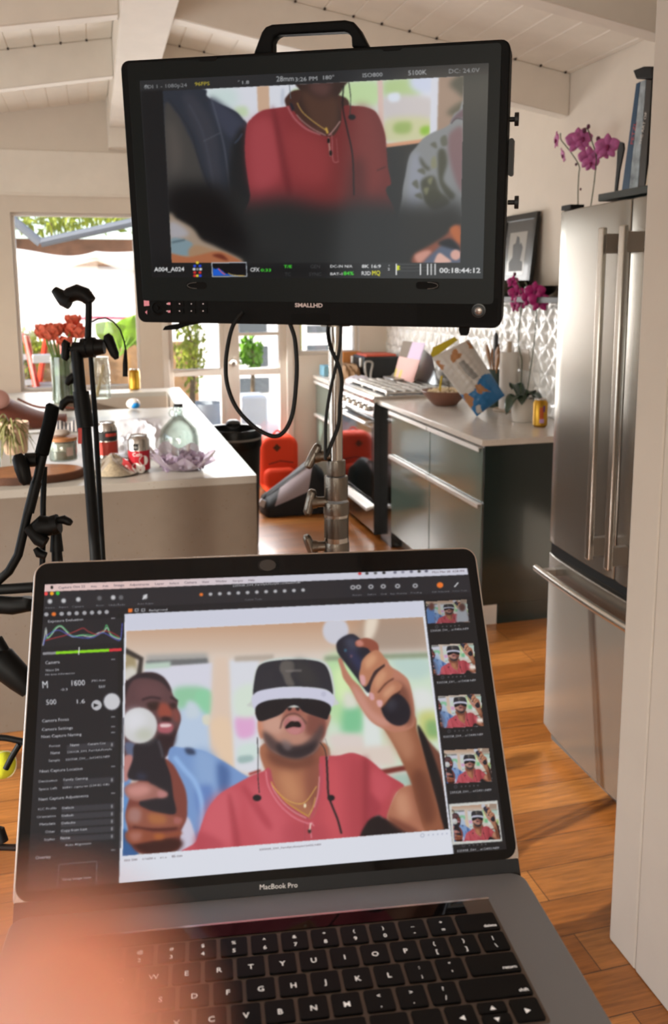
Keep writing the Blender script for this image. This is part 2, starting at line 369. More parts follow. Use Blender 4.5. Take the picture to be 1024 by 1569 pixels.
# ================================================================ PICTURES SHOWN ON THE TWO SCREENS
class Art:
    """soft-edged polygon painter; coordinates are those of a flat canvas"""
    def __init__(s, x0, y0, x1, y1, bg):
        s.x0, s.y0 = x0, y0; s.w, s.h = int(x1 - x0), int(y1 - y0); s.a = np.zeros((s.h, s.w, 3)); s.a[:] = s.col(bg); s.clip = None
    @staticmethod
    def col(c): 
        if isinstance(c, str): c = c.lstrip('#'); return np.array([int(c[i:i + 2], 16) for i in (0, 2, 4)]) / 255
        return np.array(c, float) / 255
    def mask(s, pts, blur=0.7, smooth=False, loops=None):
        if smooth: pts = spline(pts, 6, closed=True)
        loops = [pts] if loops is None else loops; seg = []
        for lp in loops:
            q = np.array([(p[0], p[1]) for p in lp], float) - [s.x0, s.y0]; seg.append(np.concatenate([q, np.roll(q, -1, 0)], 1))
        seg = np.concatenate(seg); P = seg[:, :2]; pad = int(3 * blur + 2)
        xa, ya = max(0, int(P[:, 0].min()) - pad), max(0, int(P[:, 1].min()) - pad); xb, yb = min(s.w, int(P[:, 0].max()) + pad + 1), min(s.h, int(P[:, 1].max()) + pad + 1)
        if xb <= xa or yb <= ya: return None
        sub = 2 if len(loops) == 1 else 4; xs = xa + (np.arange((xb - xa) * sub) + .5) / sub; ys = ya + (np.arange((yb - ya) * sub) + .5) / sub
        m = np.zeros((len(ys), len(xs)), bool); n = len(P)
        for i in range(n):
            x1, y1, x2, y2 = seg[i]
            if y1 == y2: continue
            sel = (ys >= min(y1, y2)) & (ys < max(y1, y2))
            xc = x1 + (ys[sel] - y1) * (x2 - x1) / (y2 - y1)
            m[sel] ^= xs[None, :] > xc[:, None]
        m = m.reshape(yb - ya, sub, xb - xa, sub).mean((1, 3))
        if blur > 0.3:
            k = int(3 * blur) + 1; g = np.exp(-0.5 * (np.arange(-k, k + 1) / blur) ** 2); g /= g.sum()
            m = np.apply_along_axis(lambda r: np.convolve(r, g, 'same') if len(r) >= len(g) else np.convolve(r, g, 'full')[k:k + len(r)], 0, m)
            m = np.apply_along_axis(lambda r: np.convolve(r, g, 'same') if len(r) >= len(g) else np.convolve(r, g, 'full')[k:k + len(r)], 1, m)
        return m, xa, ya, xb, yb
    def set_clip(s, pts):
        s.clip = None
        if pts is None: return
        r = s.mask(pts, 0.4); c = np.zeros((s.h, s.w)); c[r[2]:r[4], r[1]:r[3]] = r[0]; s.clip = c
    def poly(s, pts, c, blur=0.7, smooth=True, alpha=1.0, c2=None, g=None):
        r = s.mask(pts, blur, smooth)
        if r is None: return
        m, xa, ya, xb, yb = r; m = m * alpha
        if s.clip is not None: m = m * s.clip[ya:yb, xa:xb]
        col = s.col(c)
        if c2 is not None:
            (ax, ay), (bx, by) = g; Y, X = np.mgrid[ya:yb, xa:xb]; d = np.array([bx - ax, by - ay], float)
            t = np.clip(((X + s.x0 - ax) * d[0] + (Y + s.y0 - ay) * d[1]) / (d @ d), 0, 1)[..., None]; col = col * (1 - t) + s.col(c2) * t
        s.a[ya:yb, xa:xb] = s.a[ya:yb, xa:xb] * (1 - m[..., None]) + col * m[..., None]
    def box(s, pts, c, **k): s.poly(pts, c, smooth=False, **k)
    def write(s, items, c, blur=0.3, alpha=1.0, bold=0.0):
        """items: (string, left end of the base line, right end, letter height factor)"""
        for (t, xa, ya, xb, yb, k) in items:
            v = Vector((xb - xa, yb - ya)); w = v.length; e = v / w; h = w / max(1, len(t)) * 1.9 * k
            tm = MB().text(t, lambda a, c2, d: Vector((a, c2, d)), h, bold=bold * h)
            if not tm.v: continue
            sx = w / max(q[0] for q in tm.v)
            pp = [(xa + e.x * q[0] * sx + e.y * q[1], ya + e.y * q[0] * sx - e.x * q[1]) for q in tm.v]
            r = s.mask(None, blur, loops=[[pp[i] for i in f] for f in tm.f])
            if r is None: continue
            m, x0, y0, x1, y1 = r; m = np.clip(m * alpha, 0, 1)[..., None]; s.a[y0:y1, x0:x1] = s.a[y0:y1, x0:x1] * (1 - m) + s.col(c) * m
    def ell(s, x, y, rx, ry, c, rot=0, **k):
        a = math.radians(rot); s.poly([(x + rx * math.cos(t) * math.cos(a) - ry * math.sin(t) * math.sin(a), y + rx * math.cos(t) * math.sin(a) + ry * math.sin(t) * math.cos(a)) for t in np.linspace(0, 2 * PI, 25)[:-1]], c, smooth=False, **k)
    def line(s, pts, w, c, smooth=True, **k):
        P = [np.array(p, float) for p in (spline(pts, 6) if smooth and len(pts) > 2 else pts)]; A = []; B = []
        for i in range(len(P)):
            d = P[min(i + 1, len(P) - 1)] - P[max(i - 1, 0)]; d /= (np.linalg.norm(d) + 1e-9); n = np.array([-d[1], d[0]]) * w / 2; A.append(P[i] + n); B.append(P[i] - n)
        s.poly(A + B[::-1], c, smooth=False, **k)
    def sample(s, x, y):
        x = np.clip(np.asarray(x) - s.x0, 0, s.w - 1.001); y = np.clip(np.asarray(y) - s.y0, 0, s.h - 1.001)
        i = x.astype(int); j = y.astype(int); fx = (x - i)[..., None]; fy = (y - j)[..., None]; a = s.a
        return (a[j, i] * (1 - fx) + a[j, i + 1] * fx) * (1 - fy) + (a[j + 1, i] * (1 - fx) + a[j + 1, i + 1] * fx) * fy
    def quad_copy(s, src, q_src, q_dst, gain=1.0, tint=None):
        """copy what src shows inside q_src (TL,TR,BR,BL) into q_dst"""
        D = np.array(q_dst, float); xa, ya = D.min(0).astype(int); xb, yb = D.max(0).astype(int) + 1
        Y, X = np.mgrid[ya:yb, xa:xb].astype(float); u = np.full(X.shape, .5); v = np.full(X.shape, .5)
        for _ in range(6):
            a, b_, c_, d_ = [p for p in D]; px = [(1 - u) * (1 - v) * a[i] + u * (1 - v) * b_[i] + u * v * c_[i] + (1 - u) * v * d_[i] for i in (0, 1)]
            du = [(1 - v) * (b_[i] - a[i]) + v * (c_[i] - d_[i]) for i in (0, 1)]; dv = [(1 - u) * (d_[i] - a[i]) + u * (c_[i] - b_[i]) for i in (0, 1)]
            det = du[0] * dv[1] - du[1] * dv[0]; ex, ey = X - px[0], Y - px[1]; u = u + (ex * dv[1] - ey * dv[0]) / det; v = v + (ey * du[0] - ex * du[1]) / det
        ins = (u >= 0) & (u <= 1) & (v >= 0) & (v <= 1); S = np.array(q_src, float)
        sx, sy = [(1 - u) * (1 - v) * S[0, i] + u * (1 - v) * S[1, i] + u * v * S[2, i] + (1 - u) * v * S[3, i] for i in (0, 1)]
        col = np.zeros(X.shape + (3,))
        for ox in (-1.5, 0, 1.5):
            for oy in (-1.5, 0, 1.5): col += src.sample(sx + ox, sy + oy) / 9
        col = col * gain
        if tint is not None: col = col * 0.8 + s.col(tint) * 0.2
        t = s.a[ya - int(s.y0):yb - int(s.y0), xa - int(s.x0):xb - int(s.x0)]; t[ins] = col[ins]
def art_material(name, strength=1.0, rough=0.08, spec=0.35):
    m = bpy.data.materials.new(name); m.use_nodes = True; nt = m.node_tree; b = nt.nodes['Principled BSDF']
    at = nt.nodes.new('ShaderNodeAttribute'); at.attribute_name = 'picture'
    b.inputs['Base Color'].default_value = (0.004, 0.004, 0.005, 1); b.inputs['Roughness'].default_value = rough; b.inputs['Specular IOR Level'].default_value = spec
    nt.links.new(at.outputs['Color'], b.inputs['Emission Color']); b.inputs['Emission Strength'].default_value = strength; return m
def display(name, art, x0, x1, y0, y1, M, nx, ny, parent, material):
    """flat display in the frame M (4x4), its picture sampled from the painted canvas"""
    xs = np.linspace(x0, x1, nx + 1); ys = np.linspace(y0, y1, ny + 1); X, Y = np.meshgrid(xs, ys)
    R = np.array(M.to_3x3()); T = np.array(M.translation); P = np.stack([X.ravel(), Y.ravel(), 0 * X.ravel()], 1); Wd = P @ R.T + T
    q = (Wd - CPOS) @ CM; px = F_PX * q[:, 0] / q[:, 2] + CX; py = F_PX * q[:, 1] / q[:, 2] + CY
    c = art.sample(px, py); c = np.where(c <= 0.04045, c / 12.92, ((c + 0.055) / 1.055) ** 2.4)
    inv = world_m(parent).inverted(); A = np.array(inv.to_3x3()); B = np.array(inv.translation); V = Wd @ A.T + B
    me = bpy.data.meshes.new(name); n = nx * ny; i = np.arange(nx * ny); r = i // nx; k = i % nx; s = r * (nx + 1) + k
    F = np.stack([s, s + 1, s + nx + 2, s + nx + 1], 1)
    me.vertices.add(len(V)); me.vertices.foreach_set('co', V.ravel().astype(np.float32)); me.loops.add(4 * n); me.loops.foreach_set('vertex_index', F.ravel().astype(np.int32))
    me.polygons.add(n); me.polygons.foreach_set('loop_start', np.arange(0, 4 * n, 4).astype(np.int32)); me.update(calc_edges=True)
    at = me.color_attributes.new('picture', 'FLOAT_COLOR', 'POINT'); at.data.foreach_set('color', np.concatenate([c, np.ones((len(c), 1))], 1).ravel().astype(np.float32))
    me.materials.append(material); o = bpy.data.objects.new(name, me); COL.objects.link(o); o.parent = parent; return o

# ---------------- picture on the laptop: tethering software with the shot of the man in the headset
A1 = Art(30, 850, 800, 1385, '#1b1b20')
PQ = [(194, 967.4), (649, 945.7), (688.4, 1270.8), (188.6, 1311.9)]
def paint_laptop(a):
    B = a.box; P = a.poly
    B([(67, 896), (717, 870), (777, 1303), (42, 1364)], '#1c1c21', blur=.5)
    B([(180, 941), (655, 920), (760, 912), (777, 1303), (183, 1356)], '#17171a', blur=.5)
    B([(67.3, 896), (716.4, 870.7), (718.3, 881), (66.5, 907.5)], '#e0c2be', blur=.5, c2='#cdcdda', g=((200, 890), (430, 880)))
    B([(66, 909), (718.5, 882.5), (721, 908), (64, 936)], '#26262b', blur=.5)
    # photo viewer
    B([(191.5, 941.5), (650, 921), (696, 1309.5), (183, 1355.6)], '#dfe1ea', blur=.5, c2='#dcdfe9', g=((300, 930), (300, 1340)))
    B([(191.5, 941.5), (650, 921), (652, 945), (193.5, 967)], '#cfd1e0', blur=.6)
    a.set_clip(PQ)
    B(PQ, '#c39c80', blur=.5, c2='#d9cabd', g=((300, 955), (300, 1012)))
    B([(560, 940), (660, 940), (670, 1020), (540, 1020)], '#a18e80', blur=14, alpha=.8)
    P([(562, 948), (580, 948), (573, 975), (560, 985)], '#e6d8c6', blur=3)
    B([(180, 1010), (700, 995), (710, 1330), (180, 1330)], '#d9ccc2', blur=5)
    # left window
    B([(188, 995), (208, 1005), (212, 1040), (188, 1050)], '#a39371', blur=2)
    P([(188, 1030), (205, 1022), (216, 1040), (190, 1050)], '#d3cfc6', blur=3)
    a.line([(190, 996), (217, 1010), (213, 1040)], 8, '#38322f', smooth=False, blur=1.5)
    B([(224, 1004), (318, 1001), (322, 1020), (226, 1024)], '#a9a6a2', blur=3)
    B([(224, 1013), (318, 1009), (320, 1019), (226, 1022)], '#6d6f70', blur=1.5)
    B([(222, 1024), (327, 1016), (326, 1056), (318, 1070), (324, 1200), (250, 1200), (222, 1060)], '#d6d6e3', blur=1.5)
    P([(266, 1058), (300, 1052), (320, 1062), (318, 1090), (300, 1096), (275, 1090)], '#92c8a3', blur=4)
    P([(300, 1062), (324, 1060), (322, 1096), (304, 1092)], '#8fcfa6', blur=3)
    P([(272, 1092), (320, 1100), (322, 1190), (266, 1190)], '#b9cbe2', blur=4)
    P([(288, 1075), (303, 1080), (306, 1098), (286, 1100)], '#c6d3de', blur=3)
    B([(222, 1017), (262, 1014), (262, 1023), (222, 1026)], '#bcd0c2', blur=2)
    P([(311, 1098), (322, 1096), (323, 1110), (313, 1110)], '#d8d6c4', blur=1.5)
    B([(328, 1005), (352, 1005), (358, 1190), (322, 1190)], '#ddc6b4', blur=4)
    P([(322, 1110), (352, 1105), (362, 1178), (340, 1170)], '#e5c9ad', blur=4)
    # middle window, behind the head
    B([(352, 1012), (398, 1010), (400, 1190), (360, 1180)], '#d9dbe3', blur=2.5)
    P([(362, 1100), (388, 1098), (390, 1126), (366, 1130)], '#dfa9d2', blur=3)
    P([(360, 1060), (390, 1050), (392, 1095), (362, 1096)], '#d5e2d5', blur=4)
    P([(366, 1145), (392, 1140), (395, 1160), (368, 1166)], '#cfe0da', blur=3)
    P([(366, 1160), (386, 1158), (388, 1166), (368, 1170)], '#9fb8b6', blur=2)
    a.line([(382, 1187), (400, 1181)], 4, '#9c3b35', blur=1.2)
    B([(360, 1006), (420, 1003), (420, 1012), (360, 1014)], '#b6a99d', blur=2)
    # right window
    B([(504, 1011), (664, 1005), (684, 1180), (500, 1180)], '#cfe0cb', blur=2.5)
    for q, c, bl in (([(500, 1010), (560, 1010), (556, 1100), (505, 1100)], '#b7dba5', 6), ([(512, 1030), (530, 1025), (540, 1060), (520, 1075)], '#d7edb4', 6), ([(528, 1085), (552, 1080), (556, 1120), (526, 1126)], '#7fc495', 5),
                    ([(530, 1060), (550, 1070), (548, 1084), (528, 1084)], '#dcdccf', 4), ([(600, 1010), (655, 1008), (660, 1035), (625, 1040)], '#bcd3cb', 5), ([(630, 1060), (660, 1058), (668, 1090), (640, 1090)], '#dfe2df', 5),
                    ([(642, 1095), (670, 1092), (674, 1130), (648, 1130)], '#c9cc7f', 5), ([(655, 1105), (676, 1108), (678, 1128), (656, 1128)], '#86ad70', 4), ([(504, 1128), (556, 1128), (560, 1165), (520, 1160)], '#dccfc9', 4),
                    ([(586, 1120), (606, 1116), (612, 1160), (585, 1160)], '#d5dbc4', 4), ([(598, 1190), (632, 1185), (640, 1205), (610, 1205)], '#a9c1b4', 4)): P(q, c, blur=bl)
    B([(498, 1006), (664, 1000), (664, 1008), (498, 1013)], '#8e9a80', blur=2.5)
    B([(556, 1012), (574, 1012), (588, 1180), (560, 1180)], '#dfe4e2', blur=3, alpha=.9)
    B([(664, 1010), (676, 1010), (690, 1180), (678, 1180)], '#dadfe3', blur=2.5)
    B([(505, 1148), (600, 1142), (610, 1175), (505, 1175)], '#dccdc2', blur=4)
    a.line([(575, 1186), (616, 1178), (640, 1176)], 8, '#74302a', blur=1.5)
    a.ell(515, 967, 20, 21, '#cdcdd8', blur=1.6)
    # man behind: head, blue shirt
    P([(188, 1052), (196, 1044), (212, 1034), (232, 1031), (249, 1037), (260, 1050), (266, 1066), (273, 1076), (272, 1084), (277, 1097), (277, 1107), (272, 1122), (266, 1136), (264, 1150), (240, 1170), (188, 1180)], '#5c3f42', blur=1)
    P([(188, 1050), (196, 1043), (212, 1033), (234, 1031), (249, 1037), (259, 1050), (262, 1060), (248, 1046), (228, 1040), (208, 1041), (198, 1052), (190, 1075)], '#2c2228', blur=1.6)
    P([(212, 1050), (240, 1050), (252, 1064), (246, 1072), (214, 1074)], '#664548', blur=5)
    a.line([(218, 1073), (232, 1069), (247, 1071)], 3, '#2e1f24', blur=1.4); a.line([(262, 1068), (268, 1072), (273, 1075)], 3, '#2e1f24', blur=1.2)
    P([(226, 1078), (243, 1076), (246, 1086), (232, 1089)], '#33201f', blur=2.2); P([(259, 1080), (269, 1078), (270, 1087), (261, 1088)], '#2f1e20', blur=1.8)
    P([(246, 1078), (258, 1080), (266, 1094), (262, 1100), (248, 1100), (242, 1094)], '#96483a', blur=2.6); P([(249, 1099), (262, 1100), (261, 1106), (250, 1106)], '#32191c', blur=1.8)
    P([(266, 1086), (275, 1092), (275, 1106), (267, 1104)], '#80443e', blur=2.2)
    P([(243, 1110), (256, 1107), (266, 1112), (264, 1122), (250, 1125), (243, 1120)], '#a95a64', blur=1.6); P([(247, 1110), (262, 1110), (261, 1114), (248, 1115)], '#e2c3c4', blur=1.0)
    P([(240, 1126), (262, 1126), (270, 1114), (268, 1140), (250, 1160), (236, 1150)], '#2b1a20', blur=2.5)
    P([(262, 1146), (280, 1146), (300, 1148), (318, 1153), (345, 1168), (368, 1183), (386, 1196), (380, 1215), (340, 1222), (318, 1262), (302, 1303), (278, 1306), (266, 1240), (258, 1170)], '#7798cb', blur=1.2)
    P([(300, 1150), (330, 1160), (332, 1215), (320, 1230), (300, 1190)], '#8aa8d3', blur=6); P([(334, 1170), (352, 1180), (350, 1212), (338, 1214)], '#4c6aa0', blur=4); P([(300, 1210), (325, 1205), (325, 1240), (308, 1252)], '#6484c0', blur=4)
    P([(284, 1147), (296, 1148), (300, 1156), (288, 1156)], '#33405c', blur=2); a.line([(268, 1160), (282, 1178), (300, 1200), (310, 1235), (308, 1290)], 7, '#93b7e6', blur=2)
    P([(286, 1252), (296, 1268), (301, 1302), (270, 1306), (276, 1278)], '#cbc6d8', blur=1.5)
    P([(188, 1185), (200, 1190), (200, 1240), (196, 1268), (212, 1312), (188, 1314)], '#5f8fc9', blur=2); P([(188, 1272), (204, 1285), (212, 1312), (188, 1314)], '#2d5c94', blur=2)
    # the hand and controller in front
    P([(250, 1163), (264, 1170), (276, 1190), (286, 1216), (287, 1252), (278, 1274), (276, 1290), (270, 1304), (230, 1309), (206, 1302), (196, 1268), (194, 1240), (210, 1200), (235, 1180)], '#7c3f36', blur=1.2)
    P([(200, 1282), (275, 1286), (271, 1304), (222, 1309)], '#38120f', blur=3)
    P([(191, 1140), (204, 1138), (214, 1150), (206, 1165), (197, 1160)], '#5b6581', blur=2)
    P([(190, 1162), (203, 1158), (205, 1172), (198, 1194), (190, 1196)], '#bb7f7a', blur=1.5)
    P([(206, 1143), (222, 1136), (240, 1132), (250, 1145), (254, 1166), (262, 1190), (266, 1220), (270, 1246), (250, 1247), (226, 1240), (214, 1230), (230, 1200), (204, 1196), (196, 1188), (204, 1164)], '#201c24', blur=1.3)
    a.line([(243, 1135), (248, 1150), (250, 1162)], 3, '#4e4a52', blur=1.5); P([(212, 1185), (225, 1188), (222, 1196), (210, 1192)], '#2d3144', blur=3)
    P([(191, 1208), (206, 1199), (228, 1200), (245, 1208), (257, 1216), (254, 1222), (238, 1224), (212, 1228), (196, 1222)], '#9e675e', blur=1.8); P([(198, 1207), (222, 1203), (232, 1212), (214, 1221), (198, 1218)], '#c78a82', blur=3.5); P([(243, 1212), (256, 1215), (255, 1221), (244, 1222)], '#b77c7a', blur=2)
    P([(196, 1242), (212, 1236), (232, 1245), (262, 1250), (279, 1254), (280, 1262), (270, 1268), (236, 1270), (206, 1268), (194, 1258)], '#8f5140', blur=1.8); P([(228, 1248), (252, 1250), (254, 1262), (232, 1262)], '#a9673f', blur=3); P([(200, 1240), (216, 1242), (214, 1260), (198, 1258)], '#a4766f', blur=3); P([(268, 1253), (279, 1255), (277, 1262), (268, 1262)], '#a4605a', blur=1.5)
    a.line([(204, 1268), (236, 1272), (272, 1270)], 4, '#4a1c18', blur=1.8)
    P([(194, 1275), (214, 1271), (246, 1278), (276, 1274), (277, 1280), (250, 1286), (220, 1292), (202, 1294), (193, 1286)], '#8c4832', blur=1.8); P([(200, 1276), (218, 1276), (214, 1288), (202, 1288)], '#a86a5c', blur=3); P([(238, 1278), (252, 1279), (250, 1286), (238, 1286)], '#aa6030', blur=2.5)
    a.ell(214, 1112, 27.5, 27.5, '#cfcfd0', blur=1.2); a.ell(207, 1105, 17, 17, '#dcdce2', blur=6); a.ell(222, 1126, 14, 10, '#bfc2b4', blur=5)
    # second arm strap and darker arm at the right
    P([(644, 1122), (656, 1134), (680, 1160), (700, 1180), (700, 1272), (664, 1276), (672, 1230), (656, 1170)], '#6f4234', blur=1.5)
    P([(640, 1114), (652, 1128), (668, 1168), (682, 1215), (692, 1262), (684, 1274), (660, 1276), (672, 1250), (655, 1185)], '#171316', blur=1.5)
    # main man: neck, shirt
    P([(404, 1140), (500, 1140), (498, 1200), (492, 1235), (478, 1262), (450, 1256), (425, 1235), (410, 1190)], '#a86a4e', blur=1.2)
    P([(470, 1150), (500, 1150), (496, 1220), (484, 1240), (470, 1220)], '#8c5140', blur=5); P([(412, 1150), (450, 1165), (480, 1158), (480, 1172), (445, 1180), (415, 1168)], '#6f3f31', blur=5); P([(428, 1185), (452, 1190), (462, 1225), (440, 1225)], '#c08460', blur=7)
    sh = [(294, 1312), (301, 1290), (310, 1262), (317, 1244), (325, 1231), (339, 1216), (362, 1202), (388, 1188), (404, 1182), (413, 1177), (415, 1196), (424, 1216), (440, 1236), (458, 1250), (474, 1256), (484, 1246), (490, 1222), (493, 1190), (490, 1162), (500, 1159), (520, 1158), (541, 1154), (566, 1164), (592, 1186), (620, 1204), (608, 1216), (598, 1240), (594, 1258), (602, 1268), (580, 1250), (566, 1266), (564, 1290), (560, 1310)]
    P(sh, '#c4505c', blur=.9, c2='#b5464f', g=((330, 1250), (590, 1210)))
    for q, c, bl, al in (([(318, 1235), (352, 1210), (366, 1225), (356, 1290), (310, 1300)], '#d0606b', 6, .8), ([(350, 1222), (356, 1225), (366, 1270), (370, 1300), (360, 1300)], '#a63a46', 3, .8), ([(375, 1215), (400, 1200), (440, 1255), (450, 1290), (400, 1290)], '#cc5a66', 7, .8),
                    ([(372, 1212), (380, 1208), (416, 1262), (408, 1268)], '#ad3d4a', 3, .7), ([(496, 1180), (520, 1175), (524, 1290), (500, 1290)], '#cb545c', 6, .7), ([(556, 1170), (566, 1172), (566, 1250), (556, 1290)], '#8c2f38', 4, .8), ([(572, 1180), (600, 1200), (592, 1225), (574, 1225)], '#c75560', 5, .8),
                    ([(538, 1175), (556, 1180), (554, 1290), (540, 1290)], '#a93f48', 5, .6), ([(564, 1215), (584, 1235), (578, 1250), (566, 1262)], '#9c3743', 3, .7), ([(305, 1275), (340, 1290), (338, 1302), (300, 1303)], '#a93c49', 4, .6), ([(440, 1262), (500, 1268), (500, 1296), (440, 1296)], '#b04450', 6, .6)): P(q, c, blur=bl, alpha=al)
    a.line([(408, 1182), (412, 1205), (428, 1232), (450, 1252), (472, 1262), (480, 1261)], 2, '#e08a96', blur=.9, alpha=.8)
    a.line([(413, 1180), (418, 1202), (430, 1222), (450, 1242), (474, 1256)], 5, '#b04a58', blur=1); a.line([(416, 1200), (422, 1214), (436, 1232), (452, 1245), (470, 1254)], 1.6, '#e3a0a4', blur=.7, alpha=.8)
    a.line([(492, 1170), (492, 1205), (486, 1232), (477, 1254)], 5, '#b64c5a', blur=1); a.line([(490, 1190), (488, 1216), (482, 1238)], 1.5, '#eab0b0', blur=.7, alpha=.7)
    a.line([(482, 1266), (476, 1262), (478, 1285)], 1.5, '#e0909a', blur=.7); a.line([(468, 1262), (468, 1288)], 1.2, '#a04450', blur=.7); a.ell(475, 1274, 2.6, 3.6, '#2e2320', blur=.8); a.line([(477, 1262), (475, 1272)], 1.6, '#e8dcc8', blur=.6)
    a.line([(416, 1198), (424, 1212), (440, 1230), (458, 1242), (474, 1252)], 1.6, '#c9963f', blur=.6); a.line([(418, 1204), (440, 1226), (466, 1231), (486, 1205)], 1.2, '#d8ac58', blur=.6); a.ell(468, 1235, 2, 3.4, '#eadbb8', blur=.6)
    a.line([(484, 1222), (480, 1238), (474, 1250)], 1.2, '#d8ac58', blur=.6)
    # upper arm and forearm
    P([(562, 1262), (580, 1250), (594, 1256), (660, 1275), (560, 1290)], '#1d1518', blur=1.5)
    P([(611, 1212), (622, 1205), (638, 1206), (648, 1230), (662, 1276), (630, 1276), (606, 1262), (594, 1254), (599, 1234)], '#ad6f56', blur=1.2)
    P([(606, 1222), (622, 1215), (630, 1250), (612, 1250)], '#c68d70', blur=5); P([(596, 1252), (640, 1272), (630, 1280), (600, 1262)], '#7a4536', blur=3)
    P([(577, 1104), (632, 1096), (640, 1120), (650, 1154), (662, 1200), (675, 1248), (680, 1276), (654, 1276), (640, 1235), (632, 1203), (620, 1175), (604, 1142), (588, 1116)], '#91583f', blur=1.2)
    P([(590, 1112), (620, 1110), (636, 1150), (622, 1165)], '#b27a5e', blur=6); P([(632, 1190), (652, 1185), (668, 1250), (650, 1260)], '#6e3d2c', blur=5)
    # raised hand with controller
    P([(519, 1012), (524, 1009), (530, 1024), (540, 1040), (552, 1052), (566, 1068), (575, 1040), (590, 1010), (600, 1022), (613, 1030), (626, 1042), (632, 1062), (636, 1090), (634, 1114), (606, 1122), (582, 1114), (566, 1102), (550, 1078), (538, 1056), (527, 1040), (523, 1026)], '#b97c66', blur=1.0)
    P([(540, 1050), (556, 1065), (572, 1090), (600, 1108), (584, 1112), (564, 1098), (548, 1074)], '#c99080', blur=3); P([(604, 1050), (624, 1055), (634, 1100), (622, 1110)], '#7a4a3c', blur=4)
    P([(516, 990), (519, 982), (529, 975), (541, 972), (552, 979), (562, 988), (574, 994), (590, 1018), (580, 1050), (566, 1062), (556, 1052), (546, 1038), (531, 1018), (519, 1002)], '#23232f', blur=1.0)
    P([(528, 982), (542, 976), (552, 990), (540, 1000)], '#3d4052', blur=4); P([(532, 1000), (544, 998), (560, 1022), (552, 1030)], '#2e3352', blur=4); a.ell(530, 997, 2, 2.5, '#3f6a80', blur=1); a.ell(539, 1006, 2, 2.5, '#70505e', blur=1)
    a.ell(607, 1087, 21, 27, '#1e1c26', rot=-30, blur=1.2); a.ell(600, 1080, 9, 10, '#34343f', blur=4)
    P([(545, 985), (552, 980), (562, 978), (572, 981), (580, 988), (580, 1000), (570, 1000), (564, 994), (556, 992), (547, 991)], '#92503f', blur=1.0); P([(546, 984), (553, 981), (558, 988), (550, 991)], '#c58274', blur=1.4)
    P([(553, 1024), (556, 1012), (568, 1000), (580, 997), (590, 1008), (592, 1016), (584, 1022), (574, 1030), (566, 1046), (560, 1053), (553, 1046), (551, 1034)], '#b97c5e', blur=1.0); P([(560, 1012), (572, 1003), (578, 1010), (564, 1026)], '#d39c78', blur=3); P([(552, 1036), (559, 1036), (561, 1048), (555, 1050)], '#d8a0a0', blur=1.2)
    P([(567, 1066), (570, 1048), (580, 1030), (592, 1021), (603, 1028), (600, 1042), (588, 1056), (578, 1073), (570, 1074)], '#b97c60', blur=1.0); P([(576, 1040), (588, 1028), (592, 1036), (578, 1056)], '#cf9876', blur=3); P([(567, 1062), (573, 1064), (574, 1073), (568, 1072)], '#d4a0a4', blur=1)
    P([(578, 1078), (582, 1064), (594, 1050), (606, 1044), (617, 1050), (612, 1060), (600, 1068), (590, 1082), (582, 1085)], '#b4775c', blur=1.0); P([(588, 1062), (602, 1050), (606, 1056), (592, 1070)], '#d09a7a', blur=3); P([(578, 1074), (586, 1074), (586, 1083), (580, 1083)], '#dcaaaa', blur=1)
    a.line([(566, 1050), (576, 1032), (590, 1020)], 2.2, '#4a2a24', blur=1); a.line([(580, 1062), (592, 1048), (604, 1040)], 2.2, '#5a342a', blur=1); a.line([(586, 1086), (600, 1070), (614, 1060)], 2, '#3a221e', blur=1.2)
    # head
    P([(396, 1100), (400, 1090), (500, 1090), (500, 1122), (493, 1138), (484, 1152), (470, 1160), (450, 1162), (428, 1157), (412, 1146), (403, 1130), (398, 1122)], '#b88573', blur=1.0)
    P([(396, 1106), (402, 1104), (405, 1128), (400, 1132), (396, 1120)], '#c78468', blur=1.2); P([(492, 1106), (499, 1104), (498, 1124), (492, 1132)], '#8f4c44', blur=1.5)
    P([(404, 1104), (428, 1096), (436, 1110), (430, 1124), (408, 1122)], '#c99a88', blur=4); P([(470, 1094), (498, 1098), (494, 1125), (470, 1126)], '#7e4a40', blur=4)
    P([(403, 1122), (414, 1126), (426, 1136), (444, 1142), (462, 1142), (476, 1132), (486, 1120), (494, 1110), (497, 1122), (490, 1142), (480, 1154), (458, 1163), (432, 1158), (412, 1147)], '#54403f', blur=3); P([(426, 1140), (450, 1146), (476, 1140), (486, 1136), (480, 1152), (456, 1162), (430, 1156)], '#2b2227', blur=3); P([(432, 1134), (446, 1138), (446, 1150), (436, 1148)], '#7a6a6a', blur=2.5, alpha=.7)
    P([(436, 1092), (446, 1080), (458, 1080), (468, 1092), (472, 1106), (462, 1098), (440, 1098), (432, 1108)], '#a06454', blur=1.5)
    P([(438, 1090), (442, 1080), (452, 1076), (462, 1081), (466, 1091), (458, 1094), (446, 1094)], '#9d6054', blur=1); a.ell(444.5, 1085.5, 3.2, 4, '#1e0f12', rot=20, blur=.8); a.ell(456.5, 1085.5, 3, 4, '#1e0f12', rot=-20, blur=.8)
    a.line([(430, 1117), (434, 1104), (442, 1096), (452, 1094), (462, 1099), (470, 1110)], 2, '#5f3c3a', blur=1)
    P([(435, 1111), (440, 1101), (451, 1098), (462, 1103), (468, 1112), (466, 1121), (454, 1126), (442, 1122)], '#b2706f', blur=1); P([(438, 1114), (446, 1106), (456, 1105), (462, 1111), (460, 1115), (450, 1114), (440, 1117)], '#150b0e', blur=.8); P([(440, 1118), (452, 1116), (462, 1117), (458, 1124), (448, 1125)], '#c07f7e', blur=1.2); P([(443, 1101), (452, 1098), (460, 1103), (452, 1106)], '#bf8683', blur=1.2)
